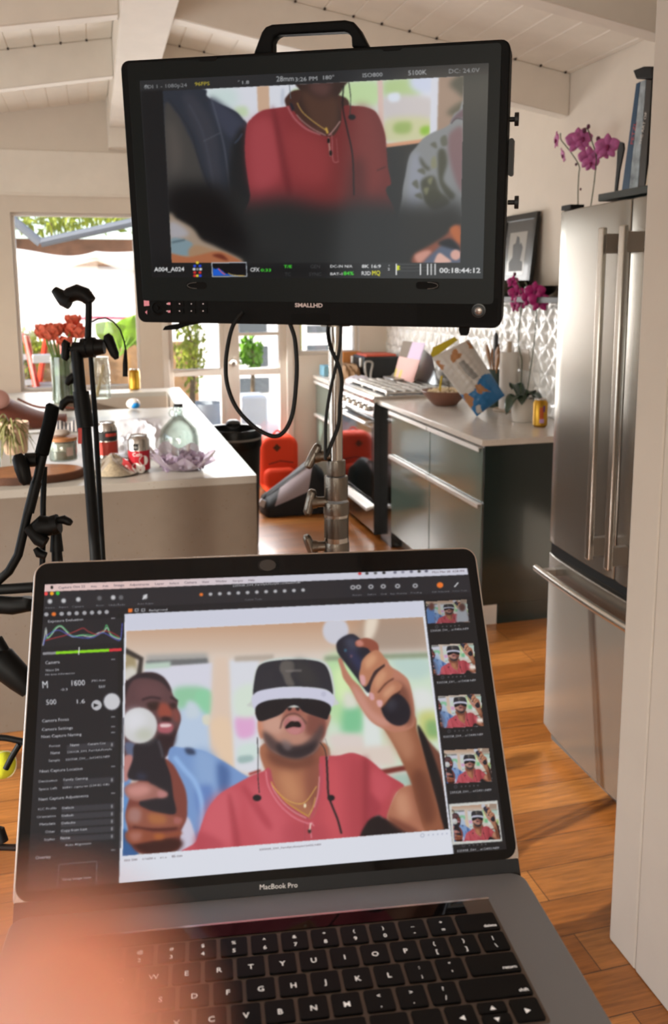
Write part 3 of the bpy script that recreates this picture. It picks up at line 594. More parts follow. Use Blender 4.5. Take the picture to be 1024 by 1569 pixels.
    # headset
    P([(387, 1072), (388, 1050), (392, 1028), (400, 1016), (416, 1010), (440, 1007.5), (470, 1008), (494, 1012), (507, 1024), (512, 1045), (514, 1068), (510, 1082), (388, 1084)], '#c9cfc9', blur=.8)
    P([(389, 1066), (391, 1040), (396, 1023), (406, 1016), (425, 1012.5), (450, 1011), (478, 1012), (497, 1018), (506, 1034), (511, 1064), (500, 1057), (470, 1053), (430, 1053.5), (402, 1060)], '#2b2b33', blur=.7)
    P([(433, 1014), (449, 1014), (452, 1026), (446, 1034), (452, 1050), (440, 1050), (434, 1036), (429, 1026)], '#5d5855', blur=1.3); P([(452, 1014), (470, 1016), (490, 1048), (460, 1048)], '#3a3837', blur=5, alpha=.7)
    a.line([(438, 1028.5), (463, 1028)], 3, '#77716f', blur=1, alpha=.8)
    P([(387, 1068), (398, 1059), (430, 1054), (470, 1053.5), (500, 1058), (513, 1068), (512, 1078), (508, 1084), (495, 1075), (470, 1070.5), (430, 1071), (405, 1076), (391, 1087), (387, 1078)], '#ccccdf', blur=.8); a.ell(496.5, 1064, 4, 4, '#bdbdd2', blur=.8)
    P([(392, 1086), (404, 1076), (430, 1071.5), (470, 1071), (496, 1075), (508, 1084), (504, 1098), (501, 1103), (488, 1099), (466, 1091), (456, 1082), (444, 1083), (432, 1094), (416, 1101), (397, 1105)], '#17141b', blur=.8)
    # ear-phone wires
    for q in ([(395, 1130), (396, 1160), (396, 1190), (398, 1216)], [(491, 1138), (498, 1148), (501, 1162)]): a.line(q, 1.3, '#2e2a2c', blur=.5)
    a.line([(501, 1160), (502.5, 1190), (504, 1218), (510, 1236), (518, 1256), (524, 1278)], 3, '#241c20', blur=.7); a.line([(499, 1132), (504, 1150), (503, 1165)], 1, '#8a8484', blur=.5)
    a.ell(394.5, 1223, 6.5, 5, '#17141a', blur=.8); a.ell(508, 1223, 5.5, 4.5, '#17141a', blur=.8)
    a.set_clip(None)
    # histogram, exposure bar and controls of the side panel
    B([(68, 954), (188, 947), (187, 985), (66, 992)], '#212126', blur=.5)
    a.line([(66, 990), (69, 975), (71, 962), (73, 978), (80, 972), (88, 962), (95, 961), (104, 970), (112, 976), (125, 974), (140, 976), (152, 970), (160, 968), (165, 962), (170, 973), (178, 978), (186, 980)], 1.6, '#cfd6cf', blur=.6)
    a.line([(70, 980), (78, 974), (84, 964), (93, 959), (102, 966), (112, 975), (130, 973), (148, 974), (160, 966), (164, 958), (170, 972), (186, 979)], 1.4, '#56b96f', blur=.6)
    a.line([(70, 982), (84, 978), (100, 974), (118, 967), (128, 963), (136, 968), (150, 973), (158, 967), (172, 970), (184, 977)], 1.4, '#b3363a', blur=.6)
    a.line([(67, 989), (72, 975), (90, 966), (110, 975), (140, 978), (158, 970), (176, 979), (185, 980), (188, 955)], 1.3, '#5c62c8', blur=.6)
    B([(66, 1000), (88, 999), (88, 1003), (66, 1004)], '#8d8d92', blur=.5); B([(86, 998.8), (168, 994.5), (168, 999), (86, 1003)], '#8ad61c', blur=.5); B([(168, 994.5), (187, 993.5), (187, 998), (168, 999)], '#d5343c', blur=.5); a.line([(122, 992), (121, 1004)], 1.5, '#e8e8e8', blur=.4)
    a.ell(172, 1075.5, 14, 14, '#5a5a60', blur=.5); a.ell(172, 1075.5, 12, 12.4, '#c9c9ce', blur=.5); a.ell(148.5, 1081, 8, 8, '#b9b9be', blur=.5); P([(144, 1078), (152, 1081), (144, 1084.5)], '#222226', smooth=False, blur=.4)
    for x, c in ((71, '#f04b4b'), (80, '#f5a623'), (89, '#3bc43f')): a.ell(x, 910.2 - (x - 71) * .04, 3, 3, c, blur=.5)
    for i, x in enumerate((71.5, 83, 95, 106.5, 118, 130, 141.5, 153, 164)): a.ell(x, 942 - (x - 71) * .04, 3.4, 3.2, '#e9762e' if i == 1 else '#a9a9ad', blur=.6)
    for x, y in ((77, 922), (98, 921), (120.5, 919), (153, 917), (174, 916), (186, 916), (223, 915)): a.ell(x, y, 3.6, 3.6, '#c6c6c9' if x not in (153, 186) else '#66666a', blur=.8)
    a.line([(219, 919), (226, 911)], 2, '#d8d8da', blur=.5)
    for i in range(12): a.ell(309 + i * 14.2, 911.5 - i * .62, 3.0, 2.6, '#e9762e' if i == 0 else '#b9b9bd', blur=.7)
    for x, y in ((541.5, 900.5), (550, 900), (569, 899.5), (588, 899), (610, 898.5), (637, 898)): a.ell(x, y, 4, 3.4, '#b9b9bd', blur=.7); a.ell(x, y, 1.8, 1.4, '#2a2a2e', blur=.5)
    a.ell(675, 897, 5, 4.5, '#e9762e', blur=.6); a.line([(697, 900), (703, 893)], 2, '#d8d8da', blur=.5)
    B([(197, 933), (203.5, 932.7), (203.7, 938.6), (197.2, 939)], '#e9762e', blur=.5)
    for x in (210, 220): B([(x - 3, 933), (x + 3, 932.7), (x + 3, 937.6), (x - 3, 938)], '#a9a9ad', blur=.6); B([(x - 1.6, 934.3), (x + 1.6, 934.1), (x + 1.6, 936.4), (x - 1.6, 936.6)], '#26262b', blur=.3)
    for x, y, c in ((552, 879.3, '#c8383a'), (563, 879, '#333'), (576, 878.5, '#555'), (589, 878, '#222'), (606, 877.5, '#667'), (618, 877, '#889'), (631, 876.3, '#667'), (643, 876, '#333'), (654, 875.5, '#556')): a.ell(x, y, 2.6, 2.2, c if len(c) == 7 else '#' + ''.join(k * 2 for k in c[1:]), blur=.6)
    a.ell(80, 900.6, 2.1, 2.6, '#171717', blur=.5)
    # fields of the side panel
    for y, x in ((1142, 103), (1196, 98), (1236.5, 95), (1248, 94.5), (1259.5, 94), (1271, 93.5), (1282.5, 93)):
        B([(x, y), (176, y - 5.2), (176, y + 3.6), (x, y + 8.8)], '#34343a', blur=.6); a.line([(172, y - 3), (172, y + 2)], 2, '#a0a0a4', blur=.7)
    for y in (949, 1012, 1100, 1115, 1124, 1176, 1217, 1304): a.line([(171, y - 1), (177, y - 1.4)], 1.6, '#9a9a9e', blur=.5)
    B([(188, 1100), (190.5, 1100), (186, 1300), (183.5, 1300)], '#55555c', blur=.6)
    a.line([(91, 1325), (149, 1320)], 1.2, '#6b6b70', blur=.4); a.line([(91, 1325), (88, 1360)], 1.2, '#6b6b70', blur=.4); a.line([(149, 1320), (148, 1356)], 1.2, '#6b6b70', blur=.4)
    # film strip
    src = Art(a.x0, a.y0, a.x0 + a.w, a.y0 + a.h, '#000000'); src.a = a.a.copy()
    T = [[(652.5, 922), (715, 918.5), (720, 953), (656, 956)], [(661, 988.6), (725.7, 985), (730, 1031), (665, 1034.5)], [(671, 1067), (736.7, 1063), (741.5, 1112.5), (675.5, 1116)], [(680.5, 1150), (749.5, 1146), (754.5, 1197), (684.8, 1201)], [(692, 1236), (761, 1231), (768, 1286), (696.5, 1290)]]
    S1 = [(250, 1002), (640, 985), (660, 1274), (240, 1306)]
    B([(688.5, 1232.5), (763, 1227), (770.5, 1289.5), (694, 1295)], '#c9c9c4', blur=.5)
    for i, t in enumerate(T): a.quad_copy(src, S1 if i in (1, 2) else PQ, t, 0.9 if i else .75, '#d05050' if False else None)
    # first frame: three people
    t = T[0]; a.set_clip(t); P([(654, 935), (664, 930), (668, 956), (654, 956)], '#4f6f9f', blur=1.2); P([(704, 930), (712, 927), (716, 935), (719, 953), (702, 955), (700, 945)], '#8e9298', blur=1.2); a.ell(709, 931, 5, 6, '#4a2f2b', blur=1.2); a.ell(662, 930, 4.5, 6, '#5a3630', blur=1.2)
    a.set_clip(None)
    for i in (1, 2):
        t = T[i]; a.set_clip(t); a.line([(t[2][0] - 10, t[2][1] - 9), (t[2][0] + 2, t[2][1] - 8)], 6, '#e7e1da', blur=1.4); a.line([(t[3][0] + 8, t[3][1] + 1), (t[3][0] + 2, t[3][1] - 26)], 6, '#5d789f', blur=2); a.set_clip(None)
    for q in ((670, 961, 717), (679, 1038.5, 716), (689, 1121, 727), (699, 1206, 740), (711, 1296, 751)):
        a.ell(q[0], q[1], 2.6, 2.4, '#55555a', blur=.5); a.ell(q[0], q[1], 1.7, 1.5, '#1c1c20', blur=.4)
        for k in range(5): a.ell(q[0] + 9 + k * 6.3, q[1] - .5 - k * .35, 1, 1, '#7c7c80', blur=.5)
    B([(652, 1279.5), (653, 1279.5), (653, 1280), (652, 1280)], '#b0b4c4', blur=.5)
    a.ell(648, 1280.5, 3.2, 3.1, '#a8adc0', blur=.5); a.ell(648, 1280.5, 2.2, 2.1, '#dfe1ea', blur=.4)
    for k in range(5): a.ell(657.5 + k * 7, 1279.8 - k * .5, 1.1, 1.1, '#a8adc0', blur=.5)
paint_laptop(A1)

# ================================================================ LAPTOP
M_LAP = Matrix(((0.9932207832999346, 0.11431321218790022, 0.021094196840571323, -0.072), (-0.11527374930832077, 0.9919720755982809, 0.051993883809934624, 0.55623), (-0.014981266350582145, -0.0540730131629695, 0.9984245945017632, 1.21459), (0, 0, 0, 1)))
LW, LD, LH = 0.3493, 0.2407, 0.240
_a = math.radians(120.128)
_lx, _ly = Vector((1, 0, 0)), Vector((0, -math.cos(_a), math.sin(_a))); _lz = _lx.cross(_ly)
M_LID = M_LAP @ Matrix(((_lx.x, _ly.x, _lz.x, 0), (_lx.y, _ly.y, _lz.y, 0), (_lx.z, _ly.z, _lz.z, 0), (0, 0, 0, 1)))
def plane_hit(M, px, py, h=0.0):
    r = Vector(ray(px, py)); c = Vector(CPOS); n = M.to_3x3().col[2]; o = M.translation + n * h
    s = (o - c).dot(n) / r.dot(n); return M.inverted() @ (c + r * s)
m_alu = mat('space_grey_aluminium', '#8f9399', 0.5, 0.55, bump=0.05, bscale=900)
m_alu2 = mat('polished_edge', '#cfc6c0', 0.22, 1.0)
m_bez = mat('black_glass', '#060608', 0.05, spec=.3)
m_key = mat('black_key', '#060607', 0.5, spec=.25)
m_well = mat('key_well', '#6e635c', 0.55, 0.5)
m_leg = mat('key_legend', '#d8d4d0', 0.5, emit='#d8d4d0', estr=0.55)
lap = thing('laptop', 'open silver-grey laptop showing a man in a virtual reality headset, closest to the camera', 'laptop', M=M_LAP)
fb = frameM(M_LAP)
b = MB().prism(rrect(0, LW, -LD, 0.0, 0.011), -0.0135, 0.0, fb)
b.build('base', m_alu, lap, bevel=0.0012)
wx0, wx1, wy0, wy1 = 0.0375, 0.3158, -0.1372, -0.0270
MB().prism(rrect(wx0, wx1, wy0, wy1, 0.0025), -0.0004, 0.0003, fb).build('key_bed', m_well, lap)
MB().prism(rrect(wx0 - 0.0004, wx1 + 0.0004, wy1 - 0.0008, wy1 + 0.0010, 0.0006), 0.0, 0.0009, fb).build('key_bed_edge', m_alu2, lap)
MB().prism(rrect(wx0 + 0.001, wx1 - 0.0185, wy1 - 0.0128, wy1 - 0.0012, 0.001), 0.0003, 0.0010, fb).build('touch_bar', m_bez, lap)
U, X0K = 0.01905, 0.03866
def key(x0u, wu, row, legs, yh=(0, 1), name='key'):
    cy = -0.05070 - row * U; g = 0.0012; x0 = X0K + x0u * U + g; x1 = X0K + (x0u + wu) * U - g
    y1 = cy + U / 2 - g - (U * yh[0] * .97); y0 = cy + U / 2 + g * .9 - U * yh[1]
    if yh == (0, 1): y0 = cy - U / 2 + g
    if row == -1: y0, y1 = cy - U / 2 + g, cy + U / 2 - g
    if yh == (0, .5): y0 = cy + 0.0002
    if yh == (.5, 1): y1 = cy - 0.0006; y0 = cy - U / 2 + g
    b = MB().prism(rrect(x0, x1, y0, y1, 0.0016, 3), 0.0002, 0.0014, fb)
    b.prism(rrect(x0 + .0003, x1 - .0003, y0 + .0003, y1 - .0003, 0.0014, 3), 0.0014, 0.0016, fb)
    o = b.build(name, m_key, lap, smooth=0)
    if legs:
        t = MB()
        for (s, fx, fy, sz, al) in legs:
            ox, oy = x0 + (x1 - x0) * fx, y0 + (y1 - y0) * fy
            t.text(s, lambda a, c, d: fb(ox + a, oy + c, 0.00168), sz, align=al, bold=0.00006)
        t.build('legend', m_leg, o, smooth=0, fixn=False)
def two(a, b_): return [(a, .5, .60, .0040, 'CENTER'), (b_, .5, .16, .0046, 'CENTER')]
def one(a): return [(a, .5, .34, .0056, 'CENTER')]
key(0, 1, 0, two('~', '`'))
for i, (s, d) in enumerate(zip('!@#$%^&*()_+', '1234567890-=')): key(1 + i, 1, 0, two(s, d))
key(13, 1.5, 0, [('delete', .93, .16, .0034, 'RIGHT')])
key(0, 1.5, 1, [('tab', .07, .16, .0034, 'LEFT')])
for i, s in enumerate('QWERTYUIOP'): key(1.5 + i, 1, 1, one(s))
for i, (s, d) in enumerate((('{', '['), ('}', ']'), ('|', '\\'))): key(11.5 + i, 1, 1, two(s, d))
key(0, 1.75, 2, [('caps lock', .07, .16, .0034, 'LEFT')])
for i, s in enumerate('ASDFGHJKL'): key(1.75 + i, 1, 2, one(s))
key(10.75, 1, 2, two(':', ';')); key(11.75, 1, 2, two('"', "'")); key(12.75, 1.75, 2, [('return', .93, .16, .0034, 'RIGHT')])
key(0, 2.25, 3, [('shift', .05, .16, .0034, 'LEFT')])
for i, s in enumerate('ZXCVBNM'): key(2.25 + i, 1, 3, one(s))
for i, (s, d) in enumerate((('<', ','), ('>', '.'), ('?', '/'))): key(9.25 + i, 1, 3, two(s, d))
key(12.25, 2.25, 3, [('shift', .95, .16, .0034, 'RIGHT')])
for x, w, s in ((0, 1, 'fn'), (1, 1, 'control'), (2, 1, 'option'), (3, 1.25, 'command'), (9.25, 1.25, 'command'), (10.5, 1, 'option')): key(x, w, 4, [(s, .5, .14, .0026, 'CENTER')])
key(4.25, 5, 4, None)
key(11.5, 1, 4, [('\u25c0', .5, .34, .004, 'CENTER')]); key(12.5, 1, 4, [('\u25b2', .5, .25, .0036, 'CENTER')], (0, .5)); key(12.5, 1, 4, [('\u25bc', .5, .25, .0036, 'CENTER')], (.5, 1)); key(13.5, 1, 4, [('\u25b6', .5, .34, .004, 'CENTER')])
MB().prism(rrect(.1, .25, -.2335, -.145, .003), -0.0003, 0.0002, fb).build('trackpad', mat('trackpad_glass', '#6f6a69', 0.3, 0.7), lap)
# lid
fl = frameM(M_LID)
b = MB().prism(rrect(0, LW, 0.0, LH, 0.011), -0.0055, -0.0002, fl); b.build('lid', m_alu2, lap, bevel=0.001)
MB().prism(rrect(0.0014, LW - 0.0014, 0.0085, LH - 0.0014, 0.0095), -0.0003, 0.0002, fl).build('screen_bezel', m_bez, lap)
MB().prism(rrect(0.001, LW - 0.001, -0.004, 0.0085, 0.001), -0.003, 0.00025, fl).build('hinge_cover', mat('hinge_plastic', '#1c1d1f', 0.5, spec=.3), lap)
MB().prism([(x * .0045 + .1747, y * .0045 + .2306) for x, y in [(math.cos(t), math.sin(t)) for t in np.linspace(0, 2 * PI, 17)[:-1]]], 0.0002, 0.0006, fl).build('webcam', mat('lens_dark', '#1a1618', 0.15), lap)
MB().prism([(x * .0065 + .178, y * .0045 + .2306) for x, y in [(math.cos(t), math.sin(t)) for t in np.linspace(0, 2 * PI, 17)[:-1]]], 0.0002, 0.0012, fl).build('webcam_cover', mat('cover_grey', '#35302e', 0.4), lap)
def lidtext(name, items, m, parent):
    """items: (string, px, py of the left end of the base line, px, py of its right end)"""
    t = MB()
    for (s, xa, ya, xb, yb, k) in items:
        p = plane_hit(M_LID, xa, ya); q = plane_hit(M_LID, xb, yb); w = (q - p).length; e = (q - p).normalized(); up = Vector((-e.y, e.x, 0))
        h = w / max(1, len(s)) * 1.85 * k; tmp = MB().text(s, lambda a, c, d: Vector((a, c, d)), h)
        if not tmp.v: continue
        wt = max(v[0] for v in tmp.v); sx = w / wt
        for v in range(len(tmp.v)): vv = p + e * tmp.v[v][0] * sx + up * tmp.v[v][1]; tmp.v[v] = tuple(M_LID @ Vector((vv.x, vv.y, 0.0006)))
        t.add(tmp.v, tmp.f)
    return t.build(name, m, parent, smooth=0, fixn=False)
lidtext('writing', [('MacBook Pro', 397.5, 1363, 456, 1359.5, 1.0)], mat('bezel_writing', '#bdb7b2', 0.5, emit='#bdb7b2', estr=.55), lap)
UI = [('Exposure Evaluation', 74, 954.5, 128, 951, 1), ('Camera', 70, 1018.5, 92, 1016.8, 1), ('Nikon D6', 70.5, 1029.5, 91, 1028, 1), ('No Lens Information', 70, 1035.5, 115, 1033, .8), ('M', 65, 1055, 74, 1054.5, .9),
      ('1600', 108, 1051.5, 131, 1050.5, 1.1), ('-0.3', 93, 1059, 104, 1058.4, 1), ('500', 71, 1080.5, 87, 1079.5, 1.1), ('1.6', 116, 1078.6, 131, 1077.8, .95), ('Camera Focus', 65, 1107.5, 106, 1104.5, 1), ('Camera Settings', 64.5, 1120.5, 112, 1117.5, 1),
      ('Next Capture Naming', 63.5, 1131.5, 125.5, 1127.5, 1), ('Format', 76, 1145.5, 93, 1144.3, .9), ('Name', 108, 1144.3, 122, 1143.2, .9), ('Camera Cou', 135, 1142.4, 162, 1140.4, .9), ('Name', 78, 1156.5, 92.5, 1155.3, .9), ('220328_DH_FamilyLifestyle', 103, 1154.5, 172, 1149.5, .8),
      ('Sample', 75, 1167.8, 92.5, 1166.5, .9), ('220328_DH_...le15432.NEF', 101, 1166, 169, 1161, .8), ('Next Capture Location', 61, 1184.5, 127, 1180, 1), ('Destination', 59.5, 1199.5, 88.5, 1197.5, .9), ('Family Gaming', 97.5, 1197, 135, 1194.3, .9),
      ('Space Left', 60, 1211.5, 88, 1209.5, .9), ('20841 captures (534.82 GB)', 96, 1209, 168, 1203.5, .8), ('Next Capture Adjustments', 59.5, 1227.5, 136, 1221.5, 1), ('ICC Profile', 59, 1242, 87, 1240, .9), ('Default', 95.5, 1240.3, 114, 1239, .9),
      ('Orientation', 57, 1254, 86, 1252, .9), ('Default', 95, 1252, 113.5, 1250.8, .9), ('Metadata', 61, 1265.5, 85.5, 1263.7, .9), ('Defaults', 94.5, 1263.5, 116, 1262, .9), ('Other', 70, 1277, 85, 1276, .9), ('Copy from Last', 94, 1275.4, 134, 1272.3, .9),
      ('Styles', 68, 1288.8, 84.5, 1287.5, .9), ('None', 93, 1287, 108, 1285.8, .9), ('Auto Alignment', 100.5, 1297, 140.5, 1294, .9), ('Overlay', 55, 1317, 78.5, 1315, 1), ('Drop image here', 96.5, 1349.5, 140, 1346, .9), ('Background', 229, 937.3, 257, 935.9, .9),
      ('220328_DH_FamilyLifestyle.cosessiondb', 357, 899.5, 461, 894, .75), ('220328_DH_...e15426.NEF', 660, 968.5, 719, 965, .85), ('220328_DH_...e15428.NEF', 670, 1048, 730, 1044, .85), ('220328_DH_...e15430.NEF', 680, 1131, 741, 1127, .85),
      ('220328_DH_...e15431.NEF', 690, 1216.5, 754, 1212, .85), ('220328_DH_...e15432.NEF', 701, 1306, 766, 1301, .85), ('ISO', 113, 1091 - 45, 120, 1090 - 45.2, .7), ('RAW', 152, 1055, 162, 1054.4, 1), ('JPEG Auto', 141, 1045, 162, 1043.8, .9)]
A1.write(UI, '#d4d4d8', bold=.012)
A1.write([('Capture One 22', 90, 902.8, 131, 900.3, .9)] + [(s, x, 900.6 - (x - 140) * .04, x + w, 900.6 - (x + w - 140) * .04, .85) for s, x, w in (('File', 140, 9), ('Edit', 158, 9), ('Image', 175, 16), ('Adjustments', 199, 30), ('Layer', 238, 14), ('Select', 260, 15), ('Camera', 283, 19), ('View', 310, 11), ('Window', 331, 17), ('Scripts', 357, 16), ('Help', 381, 10))] + [('Mon Mar 28  4:28 PM', 663, 878.6, 712, 876.6, .8)] +
        [('220328_DH_FamilyLifestyle15432.NEF', 398, 1303.5, 493, 1295.5, .65), ('ISO 500', 191, 1320.5, 211, 1318.8, .8), ('1/1600 s', 218, 1318.3, 239, 1316.5, .8), ('f/1.6', 246, 1316, 256, 1315.2, .8), ('85 mm', 264, 1314.5, 280, 1313, .8)], '#6b6068', bold=.01)
A1.write([(s, x, y, x + w, y - w * .04, .8) for s, x, y, w in (('Import', 70, 933, 14), ('Export', 91, 932, 14), ('Capture', 111, 931.4, 18), ('Reset', 148, 929.5, 12), ('Undo/Redo', 167, 929, 25), ('Auto Adjust', 211, 927, 25), ('Cursor Tools', 376, 920.5, 26), ('Rotate', 541, 913.6, 14), ('Before', 564, 912.6, 13), ('Grid', 584, 912, 9), ('Exp. Warning', 599, 911.4, 25), ('Proofing', 630, 910, 17), ('Edit Selected', 663, 908.5, 26), ('Cursor Tools', 694, 907, 22))], '#98989e')
scr = display('screen', A1, 0.0088, 0.3405, 0.01493, 0.22223, M_LID @ Matrix.Translation((0, 0, 0.0004)), 860, 540, lap, art_material('laptop_display', 0.92, 0.12))
# ================================================================ FIELD MONITOR
A2 = Art(200, 85, 765, 445, '#2d2f30')
def paint_monitor(a):
    B = a.box; P = a.poly
    B([(214, 123), (750, 97), (744, 430), (234, 428)], '#28292b', blur=.5, c2='#323435', g=((250, 300), (560, 300)))
    B([(214, 120), (750, 95), (750, 116), (216, 141)], '#2c2d2f', blur=.5)
    B([(711, 116), (750, 114), (744, 430), (706, 428)], '#2e3233', blur=.5); B([(216, 140), (250, 138), (264, 405), (234, 428)], '#1a1b1d', blur=1.5)
    B([(234, 403), (560, 403), (560, 430), (234, 430)], '#0f1011', blur=12)
    Q = [(250, 140), (711, 117.5), (706, 403), (264, 403)]; a.set_clip(Q)
    # bright background windows
    B([(310, 130), (715, 112), (712, 225), (310, 225)], '#dfe1ea', blur=1)
    for q, c, bl in (([(315, 138), (360, 136), (362, 165), (330, 162)], '#cfe0de', 6), ([(448, 140), (462, 138), (462, 158), (450, 158)], '#bcd79a', 2.5), ([(360, 166), (378, 164), (380, 178), (366, 178)], '#c6d9b4', 3), ([(432, 138), (436, 138), (436, 160), (431, 160)], '#c4cad8', 1.5),
                    ([(524, 128), (580, 124), (580, 165), (524, 165)], '#c3dda6', 5), ([(590, 122), (640, 120), (640, 150), (592, 150)], '#b7cf93', 5), ([(588, 150), (660, 150), (660, 185), (588, 185)], '#cfc8c8', 4), ([(630, 118), (662, 118), (662, 142), (634, 138)], '#d0d8ee', 4),
                    ([(590, 184), (660, 182), (660, 215), (590, 218)], '#cfcfa4', 4), ([(606, 190), (630, 188), (628, 204), (606, 204)], '#9fb66a', 3), ([(646, 196), (660, 194), (658, 206), (646, 206)], '#8fbf3c', 2.5), ([(596, 145), (612, 143), (612, 155), (598, 156)], '#dfe6f2', 2), ([(524, 165), (580, 165), (584, 200), (560, 190)], '#d9dfd4', 4)): P(q, c, blur=bl)
    B([(394, 128), (412.5, 127), (414, 170), (396, 172)], '#cfae94', blur=1); B([(579, 122), (587, 122), (590, 222), (582, 224)], '#dcc0b6', blur=1.2)
    B([(662, 118), (673, 118), (671, 215), (659, 215)], '#d9dbe6', blur=1.2); B([(673, 116), (714, 114), (714, 225), (670, 225)], '#a18877', blur=1.2)
    P([(690, 128), (714, 112), (714, 150), (700, 140)], '#4d4d44', blur=4); P([(686, 172), (710, 155), (714, 168), (696, 178)], '#5d5a4c', blur=3.5)
    B([(592, 221), (660, 212), (660, 222), (592, 228)], '#d59b79', blur=1.2); B([(590, 227), (650, 219), (660, 300), (650, 345), (590, 345)], '#2b2d2d', blur=1)
    # left person in a dark jacket
    P([(246, 136), (311, 136), (318, 148), (334, 158), (352, 166), (364, 173), (372, 182), (381, 196), (380, 240), (382, 300), (390, 345), (246, 345)], '#2e333d', blur=1)
    P([(322, 150), (345, 163), (372, 186), (376, 205), (360, 216), (335, 190)], '#3d4150', blur=4); P([(252, 170), (270, 172), (286, 200), (300, 230), (312, 270), (330, 320), (334, 350), (262, 350)], '#444240', blur=2); P([(256, 190), (270, 195), (280, 240), (265, 270)], '#56504c', blur=7)
    P([(280, 150), (300, 150), (330, 200), (340, 300), (330, 310), (310, 230)], '#3a3c45', blur=4); a.line([(324, 150), (334, 185), (345, 230), (354, 300)], 2, '#5a5d69', blur=1.2, alpha=.8); a.line([(290, 160), (310, 200), (322, 250), (330, 300)], 2, '#4a4c58', blur=1.5, alpha=.7); a.line([(312, 217), (338, 204)], 1.5, '#585b64', blur=1, alpha=.8); a.line([(258, 150), (292, 200), (304, 240), (322, 290)], 1.6, '#2a2c33', blur=1)
    P([(356, 225), (380, 200), (384, 330), (352, 330)], '#202224', blur=4); a.line([(372, 205), (366, 214), (360, 220)], 1.4, '#4c5a72', blur=1)
    # right person in a patterned grey shirt
    P([(712, 166), (704, 170), (696, 176), (690, 190), (680, 197), (665, 203), (650, 212), (638, 226), (628, 240), (622, 268), (617, 300), (620, 345), (712, 345)], '#86898b', blur=1)
    P([(630, 245), (645, 240), (650, 300), (626, 330)], '#9195a0', blur=4); P([(690, 205), (712, 200), (712, 290), (700, 280), (688, 235)], '#7f6468', blur=3)
    P([(690, 188), (702, 174), (712, 168), (712, 180), (700, 182)], '#6a5660', blur=1.5); a.line([(692, 190), (700, 182), (712, 184)], 1.6, '#4a3f48', blur=.8)
    for q in ([(672, 234), (682, 230), (686, 250), (680, 275), (690, 290), (698, 300), (690, 306), (674, 280)], [(645, 280), (664, 270), (672, 286), (676, 306), (656, 312)], [(644, 240), (654, 254), (660, 258), (656, 262), (646, 252)], [(650, 300), (668, 292), (690, 310), (664, 322)]): P(q, '#414336', blur=2.2, alpha=.9)
    for q in ([(640, 262), (650, 258), (652, 268)], [(632, 282), (640, 276), (642, 290)], [(676, 212), (684, 208), (686, 222), (678, 224)], [(660, 222), (668, 218), (670, 228)], [(636, 300), (646, 296), (648, 306)]): P(q, '#5c5e52', blur=1.3, alpha=.9)
    for q in ([(656, 276), (664, 272), (660, 284)], [(662, 244), (668, 240), (670, 256), (662, 258)], [(650, 290), (658, 288), (654, 300)]): P(q, '#858566', blur=1.5, alpha=.8)
    # middle person: neck and red shirt
    P([(440, 148), (438, 160), (450, 180), (466, 198), (484, 210), (504, 216), (522, 206), (532, 180), (530, 150), (460, 138)], '#472f29', blur=1); P([(456, 124), (530, 120), (526, 136), (517, 152), (520, 166), (524, 180), (516, 200), (505, 208), (484, 196), (464, 172), (459, 158), (462, 142)], '#3b2c28', blur=1)
    P([(462, 140), (490, 152), (516, 150), (518, 190), (505, 205), (480, 190)], '#533a30', blur=4); P([(474, 128), (506, 126), (504, 146), (484, 146)], '#5b403c', blur=5)
    P([(378, 196), (386, 182), (402, 170), (424, 166), (442, 163), (448, 158), (450, 168), (462, 186), (480, 202), (498, 209), (512, 208), (523, 190), (526, 164), (545, 163), (562, 165), (578, 174), (590, 203), (593, 230), (595, 256), (600, 282), (592, 292), (592, 345), (388, 345), (384, 300), (376, 240)], '#92393f', blur=.9, c2='#6d2c2a', g=((400, 230), (560, 230)))
    P([(382, 200), (405, 180), (425, 200), (430, 270), (390, 290)], '#a5464c', blur=7); P([(418, 172), (424, 176), (440, 240), (448, 290), (438, 290)], '#6f2a2f', blur=3, alpha=.8); P([(440, 200), (500, 220), (500, 280), (450, 270)], '#9a4042', blur=9, alpha=.7)
    P([(545, 170), (575, 180), (588, 260), (570, 300), (550, 290)], '#7c3430', blur=7, alpha=.8); P([(540, 250), (560, 250), (560, 330), (530, 330)], '#5a2826', blur=7)
    a.line([(441, 163), (452, 182), (470, 198), (492, 207)], 2, '#c07a80', blur=1, alpha=.8); a.line([(446, 158), (450, 170)], 5, '#23272e', blur=1.2); a.line([(455, 176), (464, 186), (480, 198), (500, 208)], 1.5, '#d0a0a0', blur=.8, alpha=.7)
    a.line([(456, 158), (464, 172), (480, 186), (500, 200)], 1.6, '#b58f50', blur=.7); a.line([(505, 208), (515, 196), (522, 186)], 1.4, '#c79a96', blur=.8); a.line([(500, 196), (503, 205)], 3, '#d8b050', blur=.9)
    a.line([(503, 208), (509, 208), (511, 246), (520, 248)], 1.4, '#b26a6c', blur=.8, alpha=.8); a.line([(504, 211), (507, 240)], 1.6, '#c9b0a0', blur=.8, alpha=.9); a.ell(504, 216, 2.2, 4, '#1c1818', blur=.7); a.ell(507.5, 235, 2.2, 4.5, '#1c1818', blur=.7); a.line([(516, 212), (519, 248)], 1.2, '#a35d60', blur=.8, alpha=.6)
    a.line([(527, 132), (526, 165), (533, 200), (541, 240), (543, 300)], 2, '#1d1a1c', blur=.8); a.line([(535, 126), (538, 150), (537, 178)], 1.4, '#3a3b38', blur=.6); a.ell(540, 180, 5.5, 4, '#14161a', blur=1); a.line([(444, 130), (446, 152)], 1, '#66707a', blur=.5)
    a.line([(578, 262), (592, 256)], 2, '#43201f', blur=1, alpha=.8)
    # the dark out-of-focus shape covering the lower part of the picture
    P([(262, 300), (300, 285), (340, 290), (380, 308), (440, 302), (500, 318), (560, 310), (620, 312), (660, 318), (706, 312), (712, 420), (262, 420)], '#282a2a', blur=13)
